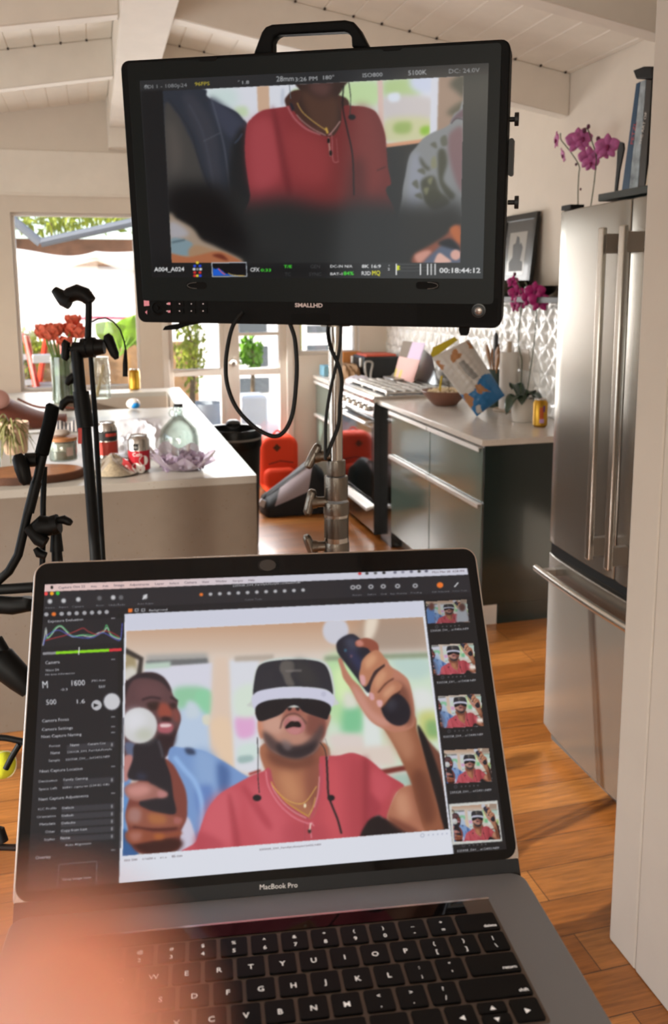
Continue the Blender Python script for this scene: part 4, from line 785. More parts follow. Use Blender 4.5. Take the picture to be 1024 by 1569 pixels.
    P([(258, 290), (330, 288), (350, 310), (380, 350), (440, 370), (400, 400), (300, 370), (262, 335)], '#0a0a0c', blur=12, alpha=.95)
    B([(380, 330), (706, 330), (704, 403), (380, 403)], '#292b2b', blur=14)
    # clear corners
    P([(259, 330), (272, 336), (296, 350), (310, 368), (335, 380), (372, 404), (262, 406)], '#a28f7d', blur=2.5); P([(260, 342), (275, 344), (290, 360), (262, 366)], '#aaa7ac', blur=3); P([(263, 366), (286, 368), (297, 377), (290, 392), (264, 388)], '#7f959e', blur=1.4); a.line([(264, 372), (284, 368)], 2, '#4a5a62', blur=1.2)
    P([(290, 392), (298, 376), (330, 384), (350, 392), (320, 400)], '#a68466', blur=2); P([(262, 390), (290, 394), (330, 386), (350, 390), (372, 402), (370, 408), (262, 408)], '#ac6a48', blur=1.4); P([(326, 392), (340, 390), (350, 400)], '#6b2f20', blur=1.5)
    P([(634, 392), (660, 376), (682, 362), (694, 348), (700, 345), (712, 352), (708, 408), (640, 408)], '#8a5140', blur=2.2); P([(636, 392), (654, 384), (662, 388), (644, 404)], '#cf9484', blur=2); P([(690, 352), (700, 346), (706, 352), (706, 374), (698, 368)], '#b8673f', blur=2)
    P([(650, 402), (666, 386), (684, 372), (702, 378), (706, 406), (652, 406)], '#5b6478', blur=2); P([(672, 374), (690, 366), (704, 378), (704, 384)], '#20242a', blur=2); P([(668, 396), (674, 388), (684, 394), (692, 402), (668, 404)], '#e0b2a4', blur=1.2); a.ell(699, 391, 8, 8, '#dba99c', blur=1.2)
    a.set_clip(None)
    for k in range(3): B([(608, 405 + 5 * k), (668, 404.5 + 5 * k), (668, 405.5 + 5 * k), (608, 406 + 5 * k)], '#4d4f50', blur=.4)
    for x in (608, 645, 656, 661.5, 667.5): B([(x - .8, 404.5), (x + .8, 404.5), (x + .8, 422), (x - .8, 422)], '#e4e4e4', blur=.4)
    P([(609, 407), (614, 408), (612, 412), (615, 413), (609, 415)], '#d9e020', smooth=False, blur=.5)
    B([(324.5, 402.5), (378.5, 402), (379.5, 424.5), (325.5, 425)], '#b9bec6', blur=.4); B([(326, 404), (377.5, 403.5), (378, 423), (327, 423.5)], '#0c0c10', blur=.4)
    P([(327, 423), (327, 411), (331, 413), (335, 411), (341, 415), (345, 419), (352, 421), (360, 422), (370, 423)], '#1c5fd0', smooth=False, blur=.5); a.line([(335, 412), (342, 419), (346, 421)], 1.6, '#e05a6a', blur=.5); a.line([(350, 419), (358, 422), (376, 423)], 1.3, '#c9a54a', blur=.5)
    for x, y, c in ((303, 403, '#e8d23a'), (299, 408, '#2a4bd8'), (307, 408, '#2a4bd8'), (298, 413, '#dcdcdc'), (308, 413, '#dcdcdc'), (303, 413, '#8a8a8a'), (299, 418, '#d83030'), (307, 418, '#d83030'), (299, 423, '#d83030'), (303, 423, '#e8d23a'), (307.5, 423, '#2a4bd8')): a.ell(x, y, 2.4, 2.2, c, blur=.5)
    W = a.write
    W([('SDI 1 - 1080p24', 221.5, 136.5, 287, 133.5, .95), ('DC: 24.0V', 688, 113, 736, 111, .95)], '#9d9fa1'); W([('A:', 221, 135, 230, 134.5, .8)], '#9d9fa1')
    W([('96FPS', 299, 132, 322, 131, .9)], '#b3a238', bold=.02); W([('F', 365, 126, 368, 126, .55), ('1.8', 370, 129.5, 382.5, 129, .95), ('28mm', 424, 125.5, 451, 124.5, .9), ('3:26 PM', 452.5, 125.5, 487, 123.5, .95), ('180\u00b0', 494, 122.5, 513, 121.5, .95), ('ISO800', 556, 119, 587, 117.5, .9), ('5100K', 626, 116, 655, 114.5, .95)], '#a9abad', bold=.015)
    W([('A004_A024', 237, 416.5, 283, 416, .95), ('CFX', 384, 416.5, 398.5, 416.5, .9), ('DC-IN N/A', 506.5, 410.5, 541, 410.5, .8), ('BAT-1', 506.5, 422, 525.5, 422, .8), ('8K 16:9', 555, 411, 584.5, 411, .9), ('R3D', 554.5, 422, 569, 422, .9), ('1', 595.5, 408.5, 597.5, 408.5, .9), ('2', 595, 414.5, 598, 414.5, .9), ('00:18:44:12', 674, 418.5, 737, 418.5, 1)], '#e9e9e9', bold=.03)
    W([('0:33', 400, 416.5, 416, 416.5, .8), ('T/E', 435.5, 411, 448, 411, .8), ('84%', 527, 422, 543, 422, .8)], '#45e238', bold=.03); W([('MQ', 570.5, 422, 583.5, 422, .8)], '#e6e02a', bold=.03)
    W([('TC', 437, 423, 446, 423, .8), ('GEN', 476, 411.5, 491, 411.5, .8), ('SYNC', 474, 423, 493, 423, .8)], '#4c4e50')
paint_monitor(A2)
R3 = np.array([[0.87855, -0.03009, -0.4767], [-0.47748, -0.08171, -0.87483], [-0.01263, 0.9962, -0.08615]])
M_MON = Matrix([list(R3[i]) + [v] for i, v in enumerate((0.08533, 1.45572, 1.93782))] + [[0, 0, 0, 1]])   # origin: upper left corner of the display, z towards the viewer
fm = frameM(M_MON)
def mp(px, py, h=0.0): v = plane_hit(M_MON, px, py, h); return (v.x, v.y)
m_mon = mat('monitor_black', '#060606', 0.6, spec=.15, bump=0.15, bscale=700)
m_mon2 = mat('monitor_face', '#0b1112', 0.4, spec=.2)
m_rub = mat('rubber_black', '#030303', 0.65, spec=.15)
mon = thing('monitor', 'large black director\'s monitor with a carry handle, held up on the chrome stand', 'monitor', M=M_MON @ Matrix.Translation((.265, -.37, -.03)))
x0, y0 = -0.0310, 0.0300; x1, y1 = 0.5590, -0.3715
MB().prism(rrect(x0, x1, y1, y0, .013), -.058, .0035, fm).build('housing', m_mon, mon, bevel=.002)
MB().prism(rrect(x0 + .012, x1 - .012, -.336, y0 - .004, .006), .0035, .0045, fm).build('front_panel', m_mon2, mon, bevel=.0006)
for xs in ((.095, .13), (.375, .41)):
    c = .02815
    MB().prism([(xs[0], c), (xs[1], c), (xs[1] - .006, c - .0055), (xs[0] + .006, c - .0055)], .0040, .0054, fm).build('top_notch', m_mon, mon)
display('display', A2, 0.0, 0.530, -0.298, 0.0, M_MON @ Matrix.Translation((0, 0, .0052)), 700, 400, mon, art_material('monitor_display', 0.84, 0.1, 0.15))
# carry handle
ha = [(.181, .026), (.196, .060), (.209, .0655), (.330, .0700), (.341, .066), (.3555, .026)]
ho = [mp(*p) for p in ((383, 81), (396, 46), (402, 38), (412, 34), (525, 27), (538, 30), (548, 42), (563, 71))]
hi = [mp(*p) for p in ((413, 81), (413, 62), (416, 54), (424, 50), (524, 45), (532, 48), (535, 54), (536, 71))]
MB().prism(ho + hi[::-1], -.040, -.014, fm).build('carry_handle', m_mon, mon, bevel=.004, bseg=3)
# side knobs, ports
m_knob = mat('knob_black', '#0e0e0f', 0.5)
for nm, py in (('thumb_screw', 180), ('thumb_screw', 310)):
    c = mp(781, py); b = MB(); b.cyl(fm(c[0] - .004, c[1], -.03), fm(c[0] + .008, c[1], -.03), .0035).cyl(fm(c[0] + .006, c[1], -.03), fm(c[0] + .012, c[1], -.03), .0095, n=14); b.build(nm, m_knob, mon, bevel=.0006)
c = mp(781, 240); MB().prism(rrect(-.006, .001, -.026, .026, .003), -.045, -.012, lambda a, b_, d: fm(c[0] + .004 + a, c[1] + b_, d)).build('side_cover', m_knob, mon)
for py in (200, 318):
    c = mp(188, py); MB().prism(rrect(-.0045, .003, -.008, .008, .003), -.04, -.012, lambda a, b_, d: fm(x0 + a, c[1] + b_, d)).build('side_button', m_knob, mon)
MB().prism(rrect(-.0035, .003, -.06, .06, .003), -.045, -.012, lambda a, b_, d: fm(x0 + a, -.20 + b_, d)).build('side_cover', m_knob, mon)
# lower strip: key pad, slots, power button
zf = .0045
t = MB().text('SMALLHD', lambda a, c, d: fm(mp(453, 470)[0] + a, mp(453, 470)[1] + c, .0039), .0088, sx=1.18, bold=.0003); t.build('writing', mat('logo_grey', '#b9a9a6', 0.4, emit='#8a7a78', estr=.25), mon, smooth=0, fixn=False)
for px in (258, 277, 295, 313):
    for py in (465, 476):
        c = mp(px, py); k = MB().prism(rrect(c[0] - .0068, c[0] + .0068, c[1] - .0046, c[1] + .0046, .0012), .0033, .0047, fm).build('key_button', m_rub, mon)
        MB().prism(rrect(c[0] - .0009, c[0] + .0009, c[1] - .0009, c[1] + .0009, .0004), .0047, .005, fm).build('dot', mat('button_dot', '#c8b8b8', 0.5, emit='#c8b8b8', estr=.3), k)
def plate(name, pts, z0, z1, m): return MB().prism([mp(*p) for p in pts], z0, z1, fm).build(name, m, mon)
m_pink = mat('button_pink', '#b56f78', 0.5, emit='#c47a84', estr=.5)
plate('red_mark', [(222, 460), (230, 459.6), (230.5, 468), (222.5, 468.6)], .0033, .0042, m_pink); plate('red_mark', [(224, 478), (227, 475), (227, 481)], .0033, .0042, m_pink)
plate('red_mark', [(259, 463), (263, 463), (263, 466.5), (259, 466.5)], .0046, .0052, m_pink); plate('red_mark', [(259.5, 475), (263, 475), (263, 478.5), (259.5, 478.5)], .0046, .0052, m_pink)
c = mp(243, 471.5); MB().lathe([(.011, 0), (.0125, .001), (.009, .0022), (.008, .0008), (.0035, .0008), (.003, .003), (0, .003)], M_MON @ Vector((c[0], c[1], .0033)), R=M_MON.to_3x3()).build('dial', m_rub, mon)
plate('ribbed_slot', [(447, 480), (506, 479), (506, 492), (447, 492)], .0033, .0040, m_rub)
m_slot = mat('slot_grey', '#5c5a58', 0.5)
for cx_ in (303, 656):
    c = mp(cx_, 437); q = MB().prism(rrect(c[0] - .0175, c[0] + .0175, c[1] - .0055, c[1] + .0055, .005), .0045, .0050, fm).build('latch_slot', m_rub, mon)
    MB().tube([fm(c[0] + (.0175 if cx_ > 500 else -.0175) * .9 * math.cos(t_) * (1), c[1] + .0048 * math.sin(t_), .0052) for t_ in np.linspace(-PI / 2, PI / 2, 9)], .0005, 6).build('slot_edge', m_slot, q)
plate('corner_cover', [(640, 460), (764, 456), (762, 493), (640, 497)], .0033, .0040, m_rub)
c = mp(734, 475.5); q = MB().lathe([(.0105, 0), (.0105, .001), (.0085, .0012), (.0078, .0004), (.0052, .0004)], M_MON @ Vector((c[0], c[1], .0040)), R=M_MON.to_3x3()).build('button_ring', mat('ring_black', '#0b0b0b', .3), mon)
MB().lathe([(.0055, 0), (.0052, .0012), (.003, .0022), (0, .0024)], M_MON @ Vector((c[0], c[1], .0042)), R=M_MON.to_3x3()).build('power_button', mat('button_chrome', '#a39c98', .3, .9), q)
# folding feet under the monitor
MB().prism([mp(290, 492), mp(273, 492), mp(262, 500), mp(243, 503), mp(239, 509), mp(246, 509), mp(262, 508), mp(275, 503), mp(320, 494)], -.045, -.025, fm).build('foot', m_rub, mon, bevel=.001)
MB().prism([mp(702, 494), mp(701, 509), mp(704, 517), mp(715, 517), mp(717, 506), mp(721, 494)], -.045, -.02, fm).build('foot', m_rub, mon, bevel=.001)

# ================================================================ CHROME STAND THAT CARRIES THE MONITOR
m_chr = mat('stand_chrome', '#b2aca5', 0.14, 1.0)
m_chr2 = mat('stand_cast_metal', '#6f6860', 0.32, 1.0, bump=.2, bscale=300)
def depth_at(px, py, d): return Vector(CPOS + ray(px, py) * d)
pd = 1.42; pT = depth_at(514, 505, pd); pB = depth_at(516, 845, pd)
px_, py_ = pT.x, pT.y
def pz(ypx): # height on the pole seen at that picture row
    r = ray(514, ypx); return EYE + r[2] * (math.hypot(px_, py_) / math.hypot(r[0], r[1]))
st = thing('light_stand', 'chrome light stand pole with cast clamps carrying the black monitor', 'stand', (px_, py_, 0))
def vc(z0, z1, r0, r1=None, n=28): return MB().cyl((px_, py_, z0), (px_, py_, z1), r0, r1, n)
zc = [pz(v) for v in (848, 780, 763, 728, 705)]
vc(pz(712), pz(440), .0112).build('upper_pole', m_chr, st)
vc(pz(868), pz(785), .0205).build('lower_pole', m_chr, st)
vc(.35, pz(850), .0175).build('base_pole', m_chr, st)
def collar(y0, y1, r):
    z0, z1 = pz(y0), pz(y1); e = .0025
    return MB().lathe([(r * .8, z0), (r * .97, z0), (r, z0 + e), (r, z1 - e), (r * .97, z1), (r * .75, z1)], (px_, py_, 0)).build('collar', m_chr2, st)
collar(728, 705, .0158); collar(764, 729, .0196); collar(787, 768, .0215); collar(824, 789, .0205); collar(850, 829, .0215)
def tknob(yp, ang, r0):
    z = pz(yp); d = Vector((-.86, .12, 0)).normalized(); a = Vector((px_, py_, z)); b = MB()
    b.cyl(a + d * (r0 - .004), a + d * (r0 + .016), .0085).cyl(a + d * (r0 + .012), a + d * (r0 + .022), .010, .0115)
    o = b.build('clamp_boss', m_chr2, st); up = (Vector((0, 0, 1)) * math.cos(ang) + Vector((.35, 1, 0)).normalized() * 0 + Vector((1, 0, 0)) * math.sin(ang)).normalized()
    c = a + d * (r0 + .024); MB().tube([c - up * .022, c - up * .018, c - up * .006, c + up * .006, c + up * .018, c + up * .022], [.0055, .0090, .0095, .0095, .0090, .0055], 16, flat=.8).build('wing_knob', m_chr2, o)
tknob(698, 0.5, .014); tknob(768, .25, .02); tknob(836, -.35, .02)
MB().lathe([(.012, 0), (.024, 0.0), (.024, .03), (.012, .035)], (px_, py_, pz(500) - .0)).build('spigot_collar', m_chr2, st)
for k in range(3):
    a = math.radians(100 + 120 * k); e = Vector((math.cos(a), math.sin(a), 0)); p = Vector((px_, py_, 0))
    MB().tube([p + Vector((0, 0, .42)) + e * .02, p + Vector((0, 0, .40)) + e * .05, p + Vector((0, 0, .03)) + e * .42, p + Vector((0, 0, .014)) + e * .47], .012, 12).build('leg', m_chr, st)
# bracket between stand and monitor
ctr = M_MON @ Vector((.262, -.2, -.062)); top = Vector((px_, py_, pz(440)))
MB().box(M_MON @ Vector((.27, -.2, -.072)), (.1, .1, .022), M_MON.to_3x3()).build('mount_plate', m_mon, mon, bevel=.002)
MB().tube([M_MON @ Vector((.27, -.2, -.075)), Vector((px_, py_, (M_MON @ Vector((.27, -.2, 0))).z)), Vector((px_, py_, pz(455)))], .017, 14).build('mount_arm', m_mon, mon)

# ---------------- cables
m_cab = mat('cable_black', '#070707', 0.5, spec=.25)
def dp(lst, d): return [depth_at(x, y, d if not isinstance(d, (list, tuple)) else d[i]) for i, (x, y) in enumerate(lst)]
def cable(name, pts, r, label, group=None, m=None):
    P = [Vector(p) for p in spline([tuple(p) for p in pts], 8)]
    o = MB().tube(P, r, 10).build(name, m or m_cab, loc=P[-1], label=label, cat='cable', group=group); return o
cable('cable', dp([(372, 478), (358, 497), (350, 525), (346, 560), (349, 592), (362, 624), (385, 650), (408, 665), (425, 668), (438, 658), (448, 635), (453, 600), (455, 560), (452, 520), (445, 497), (440, 478)], 1.40), .0034, 'thick black cable hanging in a loop under the monitor, left of the chrome stand')
cable('cable', dp([(523, 488), (521, 530), (514, 565), (506, 600), (500, 640), (499, 675), (499, 705)], 1.385), .0026, 'thin black cable running down the left side of the chrome stand')
cable('cable', dp([(505, 488), (503, 510), (508, 535), (519, 560), (524, 585), (521, 620), (519, 650), (508, 680), (500, 700)], [1.40] * 2 + [1.385] * 7), .0032, 'black cable bowing out to the right of the chrome stand before crossing it')

# ================================================================ BLACK GRIP STANDS AT THE LEFT
m_blk = mat('stand_black', '#050505', 0.5, spec=.2)
m_blk2 = mat('grip_black', '#030303', 0.7, spec=.1)
def blk(pts, r, d, name, parent, n=14, m=None, **k): return MB().tube(dp(pts, d), r, n).build(name, m or m_blk, parent, **k)
g = 1.95; k_ = g / 1350
base = depth_at(155, 862, g); gx, gy = base.x, base.y
gs = thing('light_stand', 'tall black stand with a clamp head and pointed arm, in front of the tulips', 'stand', (gx, gy, 0))
d0 = depth_at(118, 535, g)
blk([(117, 535), (122, 590), (128, 640)], 9.5 * k_, g, 'upper_tube', gs); blk([(124, 600), (125, 612)], 12.5 * k_, g, 'clamp_ring', gs); blk([(125, 612), (131, 655)], 13 * k_, g, 'collar', gs)
mid = depth_at(131, 650, g); low = depth_at(147, 862, g); dz = (low - mid)
MB().tube([mid, low, low + dz * ((low.z - .3) / -dz.z)], [8.5 * k_, 8.5 * k_, 9 * k_], 16).build('lower_tube', m_blk, gs)
# tube of the arm that drops beside the stand
mid2 = depth_at(137, 520, g + .03); low2 = depth_at(158, 862, g + .03); dz2 = low2 - mid2
MB().tube([mid2, depth_at(146, 640, g + .03), low2, low2 + dz2 * ((low2.z - .3) / -dz2.z)], [3.6 * k_, 4.2 * k_, 4.2 * k_, 4.2 * k_], 12).build('side_tube', m_blk, gs)
for k in range(3):
    a = math.radians(80 + 120 * k); e = Vector((math.cos(a), math.sin(a), 0)); bl = low + dz * ((low.z - .3) / -dz.z); p = Vector((bl.x, bl.y, 0))
    MB().tube([Vector((bl.x, bl.y, .34)), p + Vector((0, 0, .015)) + e * .42], .010, 10).build('leg', m_blk, gs)
blk([(136, 447), (136, 480), (135, 522)], 5.2 * k_, g, 'arm_rod', gs)
blk([(140, 462), (130, 452), (118, 448), (107, 452), (99, 457)], [9 * k_, 12 * k_, 13 * k_, 12 * k_, 9 * k_], g, 'arm_head', gs); blk([(108, 462), (98, 458), (90, 450), (83, 443.5)], [13 * k_, 12 * k_, 9 * k_, 6 * k_], g, 'arm_nose', gs)
blk([(126, 534), (133, 533)], 15 * k_, g, 'grip_disc', gs, n=24); blk([(136, 532), (146, 532)], 15.5 * k_, g, 'grip_disc', gs, n=24); blk([(146, 532), (160, 531)], [13 * k_, 11 * k_], g, 'grip_boss', gs, n=20); blk([(112, 534), (128, 534)], 10 * k_, g, 'grip_body', gs)
blk([(163, 513), (166, 518), (170, 529), (176, 543), (179, 550)], [5 * k_, 8 * k_, 8 * k_, 7 * k_, 3.5 * k_], g, 'wing_knob', gs); blk([(97, 524), (101, 526), (100, 548), (98, 551)], [5 * k_, 7 * k_, 6.5 * k_, 5 * k_], g, 'wing_knob', gs); blk([(103, 534), (114, 535)], 4 * k_, g, 'knob_stem', gs)
blk([(102, 589), (106, 583), (114, 575), (118, 571)], [4 * k_, 7 * k_, 6 * k_, 4 * k_], g, 'wing_knob', gs); blk([(93, 628), (97, 618), (105, 612), (118, 612)], [4 * k_, 6.5 * k_, 6.5 * k_, 6 * k_], g, 'wing_knob', gs)
MB().prism([(0, 0), (1, 0), (1, 1), (0, 1)], 0, .001, lambda a, b_, d: depth_at(119.5 + a * 6, 656 + b_ * 24, g - .018 - d)).build('red_sticker', mat('sticker_red', '#b5342c', .5), gs)
blk([(141, 493), (150, 488.5), (162, 487), (174, 493), (184, 505), (190, 522), (193, 538)], 1.3 * k_, g, 'gooseneck', gs, n=8); blk([(192.5, 536), (192, 557), (192, 577)], [2 * k_, 4 * k_, 4 * k_], g, 'microphone', gs)

# nearer stand with the bent arm and foam grip
g2 = 1.55; k2 = g2 / 1350
b0 = depth_at(63, 862, g2)
hs = thing('support_stand', 'black camera support with a foam gripped handle bar and clamps at the left edge', 'stand', (b0.x, b0.y, 0))
blk([(82, 620), (81, 622), (76, 648), (64, 695), (63, 697)], [7 * k2, 10.5 * k2, 10.5 * k2, 10.5 * k2, 8 * k2], g2, 'foam_grip', hs, m=m_blk2, n=18)
blk([(70, 680), (58, 730), (45, 775), (36, 815), (28, 850), (14, 875), (-6, 893), (-40, 905)], 7.0 * k2, g2, 'handle_bar', hs); blk([(56, 738), (44, 785)], 8.3 * k2, g2, 'bar_sleeve', hs)
blk([(68, 715), (66, 770), (66, 800), (65, 862), (64, 960)], 4.6 * k2, g2 + .03, 'thin_post', hs)
vb = depth_at(88, 862, g2 + .04); vt = depth_at(84, 800, g2 + .04); vd = vb - vt
MB().tube([vt, vb, vb + vd * ((vb.z - .25) / -vd.z)], [6 * k2, 9 * k2, 10 * k2], 14).build('main_post', m_blk, hs); blk([(86, 815), (87, 845)], [8 * k2, 10.5 * k2], g2 + .03, 'post_collar', hs)
blk([(27, 696), (29, 702), (34, 718), (39, 736), (41, 743)], [6 * k2, 10.5 * k2, 11.5 * k2, 9.5 * k2, 5 * k2], g2 - .02, 'wing_knob', hs); blk([(40, 705), (58, 704)], 11 * k2, g2, 'clamp_body', hs)
blk([(52, 815), (66, 806), (82, 806)], [13 * k2, 17 * k2, 14 * k2], g2, 'clamp_body', hs, n=20); blk([(80, 805), (90, 802)], 15 * k2, g2, 'grip_disc', hs, n=24); blk([(88, 797), (98, 796), (106, 800), (110, 802)], [5 * k2, 7 * k2, 6 * k2, 4 * k2], g2, 'wing_knob', hs)
blk([(42, 808), (60, 826), (70, 832)], [7 * k2, 11 * k2, 10 * k2], g2 - .01, 'clamp_jaw', hs); blk([(54, 840), (60, 848), (70, 852)], [4 * k2, 7 * k2, 6 * k2], g2, 'wing_knob', hs)
blk([(-30, 905), (20, 902), (60, 899), (75, 900)], [8 * k2] * 4, g2, 'lower_arm', hs, n=14); blk([(-20, 925), (20, 928), (42, 925), (44, 915)], [14 * k2, 14 * k2, 13 * k2, 9 * k2], g2, 'lower_clamp', hs)
blk([(-20, 1010), (4, 1015), (30, 1040), (45, 1060)], [22 * k2, 24 * k2, 20 * k2, 12 * k2], g2, 'leg_hinge', hs, n=18); blk([(-20, 985), (-4, 985), (6, 1000)], [10 * k2, 12 * k2, 10 * k2], g2, 'hinge_cap', hs); blk([(-30, 1128), (10, 1131), (40, 1137)], 5 * k2, g2 + .1, 'spreader', hs); blk([(30, 1140), (18, 1160), (9, 1178)], 5 * k2, g2 + .1, 'leg', hs)
blk([(-30, 1297), (30, 1299), (60, 1300)], 5 * k2, g2, 'leg', hs); blk([(-20, 1270), (0, 1275), (4, 1290)], 9 * k2, g2, 'hinge_cap', hs)
_e = vb + vd * ((vb.z - .25) / -vd.z)
for k in range(3):
    a = math.radians(75 + 120 * k); MB().tube([_e, Vector((_e.x + .34 * math.cos(a), _e.y + .34 * math.sin(a), .012))], .009, 10).build('leg', m_blk, hs)
# tennis ball on a stand foot
bc = depth_at(3, 1172, 2.15)
tb = MB().sph(bc, .033, 24).build('tennis_ball', mat('felt_yellow', '#c6c92b', .9, bump=.6, bscale=500), loc=bc, label='yellow tennis ball stuck on a black stand leg at the left edge', cat='ball')
MB().tube([bc + Vector((.033 * math.cos(t), .010 * math.sin(2 * t), .033 * math.sin(t))) * 1.0 for t in np.linspace(0, 2 * PI, 40)[:-1]], .0012, 6, closed=True).build('seam', mat('seam_pale', '#e8e8c8', .8), tb)
# ================================================================ KITCHEN RUN ON THE RIGHT
XK = 1.739; CT = 0.92
m_front = mat('gloss_green_grey', '#65786f', 0.12, coat=0.8)
m_side = mat('dark_green_panel', '#1b2725', 0.22, coat=0.4)
m_carc = mat('cabinet_inside', '#1a2120', 0.5)
m_quartz = None
def quartz(name, base, speck, sc=70):
    m = bpy.data.materials.new(name); m.use_nodes = True; nt = m.node_tree; b = nt.nodes['Principled BSDF']; L = nt.links.new
    tc = nt.nodes.new('ShaderNodeTexCoord'); v = nt.nodes.new('ShaderNodeTexVoronoi'); v.inputs['Scale'].default_value = sc; L(tc.outputs['Object'], v.inputs['Vector'])
    n = nt.nodes.new('ShaderNodeTexNoise'); n.inputs['Scale'].default_value = 18; n.inputs['Detail'].default_value = 6; L(tc.outputs['Object'], n.inputs['Vector'])
    r = nt.nodes.new('ShaderNodeMath'); r.operation = 'LESS_THAN'; r.inputs[1].default_value = 0.13; L(v.outputs['Distance'], r.inputs[0])
    sp = nt.nodes.new('ShaderNodeSeparateColor'); L(v.outputs['Color'], sp.inputs[0]); g = nt.nodes.new('ShaderNodeMath'); g.operation = 'GREATER_THAN'; g.inputs[1].default_value = 0.55; L(sp.outputs[0], g.inputs[0])
    mu = nt.nodes.new('ShaderNodeMath'); mu.operation = 'MULTIPLY'; L(r.outputs[0], mu.inputs[0]); L(g.outputs[0], mu.inputs[1])
    c1 = nt.nodes.new('ShaderNodeMix'); c1.data_type = 'RGBA'; c1.inputs['A'].default_value = lin(base) + (1,); c1.inputs['B'].default_value = tuple(x * .86 for x in lin(base)) + (1,); L(n.outputs['Fac'], c1.inputs['Factor'])
    c2 = nt.nodes.new('ShaderNodeMix'); c2.data_type = 'RGBA'; L(c1.outputs['Result'], c2.inputs['A']); c2.inputs['B'].default_value = lin(speck) + (1,); L(mu.outputs[0], c2.inputs['Factor'])
    L(c2.outputs['Result'], b.inputs['Base Color']); b.inputs['Roughness'].default_value = 0.22; return m
m_quartz = quartz('white_quartz', '#d9d0c6', '#7a6a5a', 90)
m_ss = mat('stainless', '#c9c4bc', 0.24, 1.0, aniso=.5)
m_hand = mat('handle_aluminium', '#f2f0ec', 0.35, 0.35)
m_glassblk = mat('oven_glass', '#0d1110', 0.05, coat=1.0)
def cabinet(name, y0, y1, label, fronts, sink=False):
    t = thing(name, label, 'cabinet', (XK + .02, (y0 + y1) / 2, 0), group=None)
    MB().bx(XK + .021, XR - .02, y0 + .001, y1 - .001, .10, CT - .032).build('body', m_carc, t)
    MB().bx(XK + .075, XK + .09, y0 + .001, y1 - .001, 0, .10).build('toe_kick', mat('plinth_pale', '#cfc8bf', .35, .3), t)
    for (z0, z1) in fronts:
        d = MB().bx(XK, XK + .02, y0 + .003, y1 - .003, z0, z1).build('drawer', m_front, t, bevel=.0015)
        b = MB().bx(XK - .018, XK + .012, y0 + .004, y1 - .004, z1 + .0002, z1 + .005).bx(XK - .021, XK - .0175, y0 + .004, y1 - .004, z1 - .016, z1 + .005)
        b.build('handle', m_hand, d, bevel=.0006)
    return t
FR = [(.105, .318), (.326, .592), (.600, .872)]
cabinet('cabinet', 3.775, 4.455, 'glossy grey-green drawer cabinet beside the dark end panel, nearest of the run', [(.105, .598), (.606, .872)])
cabinet('cabinet', 4.459, 5.115, 'glossy grey-green drawer cabinet between the near end cabinet and the oven', [(.105, .598), (.606, .872)])
cabinet('cabinet', 6.180, 7.06, 'glossy grey-green drawer cabinet at the far end of the run, beyond the oven', [(.105, .598), (.606, .872)])
t = thing('cabinet_end_panel', 'dark green end panel closing the near end of the kitchen run', 'panel', (XK, 3.76, 0))
MB().bx(XK + .001, XR - .003, 3.755, 3.773, .10, CT - .03).bx(XK + .09, XR - .003, 3.755, 3.773, .0, .10).build('panel_board', m_side, t, bevel=.001)
MB().bx(XK + .012, XK + .085, 3.757, 3.773, 0, .099).build('plinth_end', mat('plinth_pale', '#cfc8bf'), t)
MB().bx(XK + .002, XK + .6, 5.117, 5.3225, 0.0, CT - .032).build('filler_panel', mat('black_gloss', '#090c0b', .12, coat=.6), loc=(XK, 5.2, 0), label='narrow black panel between the drawers and the oven', cat='panel', bevel=.001)
o = MB().bx(XK - .022, XR - .001, 3.735, 5.327, CT - .03, CT).build('countertop', m_quartz, loc=(XK, 3.8, CT - .03), label='pale quartz countertop between the range and the near end of the kitchen', cat='countertop', group=None, bevel=.003)
o = MB().bx(XK - .022, XR - .001, 6.175, YB - .002, CT - .03, CT).build('countertop', m_quartz, loc=(XK, 6.2, CT - .03), label='pale quartz countertop beyond the range, below the far window', cat='countertop', bevel=.003)
# range
ry0, ry1 = 5.330, 6.172
rg = thing('range', 'stainless gas range with a glossy black oven door and steel grates', 'stove', (XK, 5.75, 0))
MB().bx(XK - .0, XR - .01, ry0, ry1, .03, .905).build('body', mat('range_side', '#0c0e0e', .25), rg, bevel=.002)
MB().prism([(XK - .045, .895), (XK - .055, .925), (XK - .045, .94), (XR - .015, .94), (XR - .015, .905), (XK - .01, .905)], ry0 - .002, ry1 + .002, lambda a, b_, d: Vector((a, d, b_))).build('cooktop', m_ss, rg, bevel=.002)
MB().prism([(XK - .05, .805), (XK - .05, .82), (XK - .045, .895), (XK + .0, .895), (XK, .805)], ry0, ry1, lambda a, b_, d: Vector((a, d, b_))).build('control_panel', mat('range_steel_dark', '#8d8683', .18, 1.0), rg, bevel=.002)
MB().bx(XK - .046, XK + .01, ry0 - .006, ry0 - .0005, .03, .893).build('side_trim', mat('range_side', ''), rg)
od = MB().bx(XK - .045, XK + .0, ry0 + .002, ry1 - .002, .235, .800).build('oven_door', m_glassblk, rg, bevel=.004)
MB().bx(XK - .048, XK - .044, ry0 + .03, ry1 - .03, .26, .735).build('oven_glass', m_glassblk, od, bevel=.002)
def barh(y0, y1, z, parent, x=XK - .092):
    b = MB().tube([(x, y0, z), (x, y1, z)], .0125, 16)
    for y in (y0 + .05, y1 - .05): b.cyl((x, y, z), (XK - .04, y, z), .008, n=10)
    return b.build('handle', m_hand, parent, bevel=.001)
barh(ry0 + .02, ry1 - .02, .765, od)
dr = MB().bx(XK - .045, XK, ry0 + .002, ry1 - .002, .045, .228).build('warming_drawer', m_ss, rg, bevel=.004)
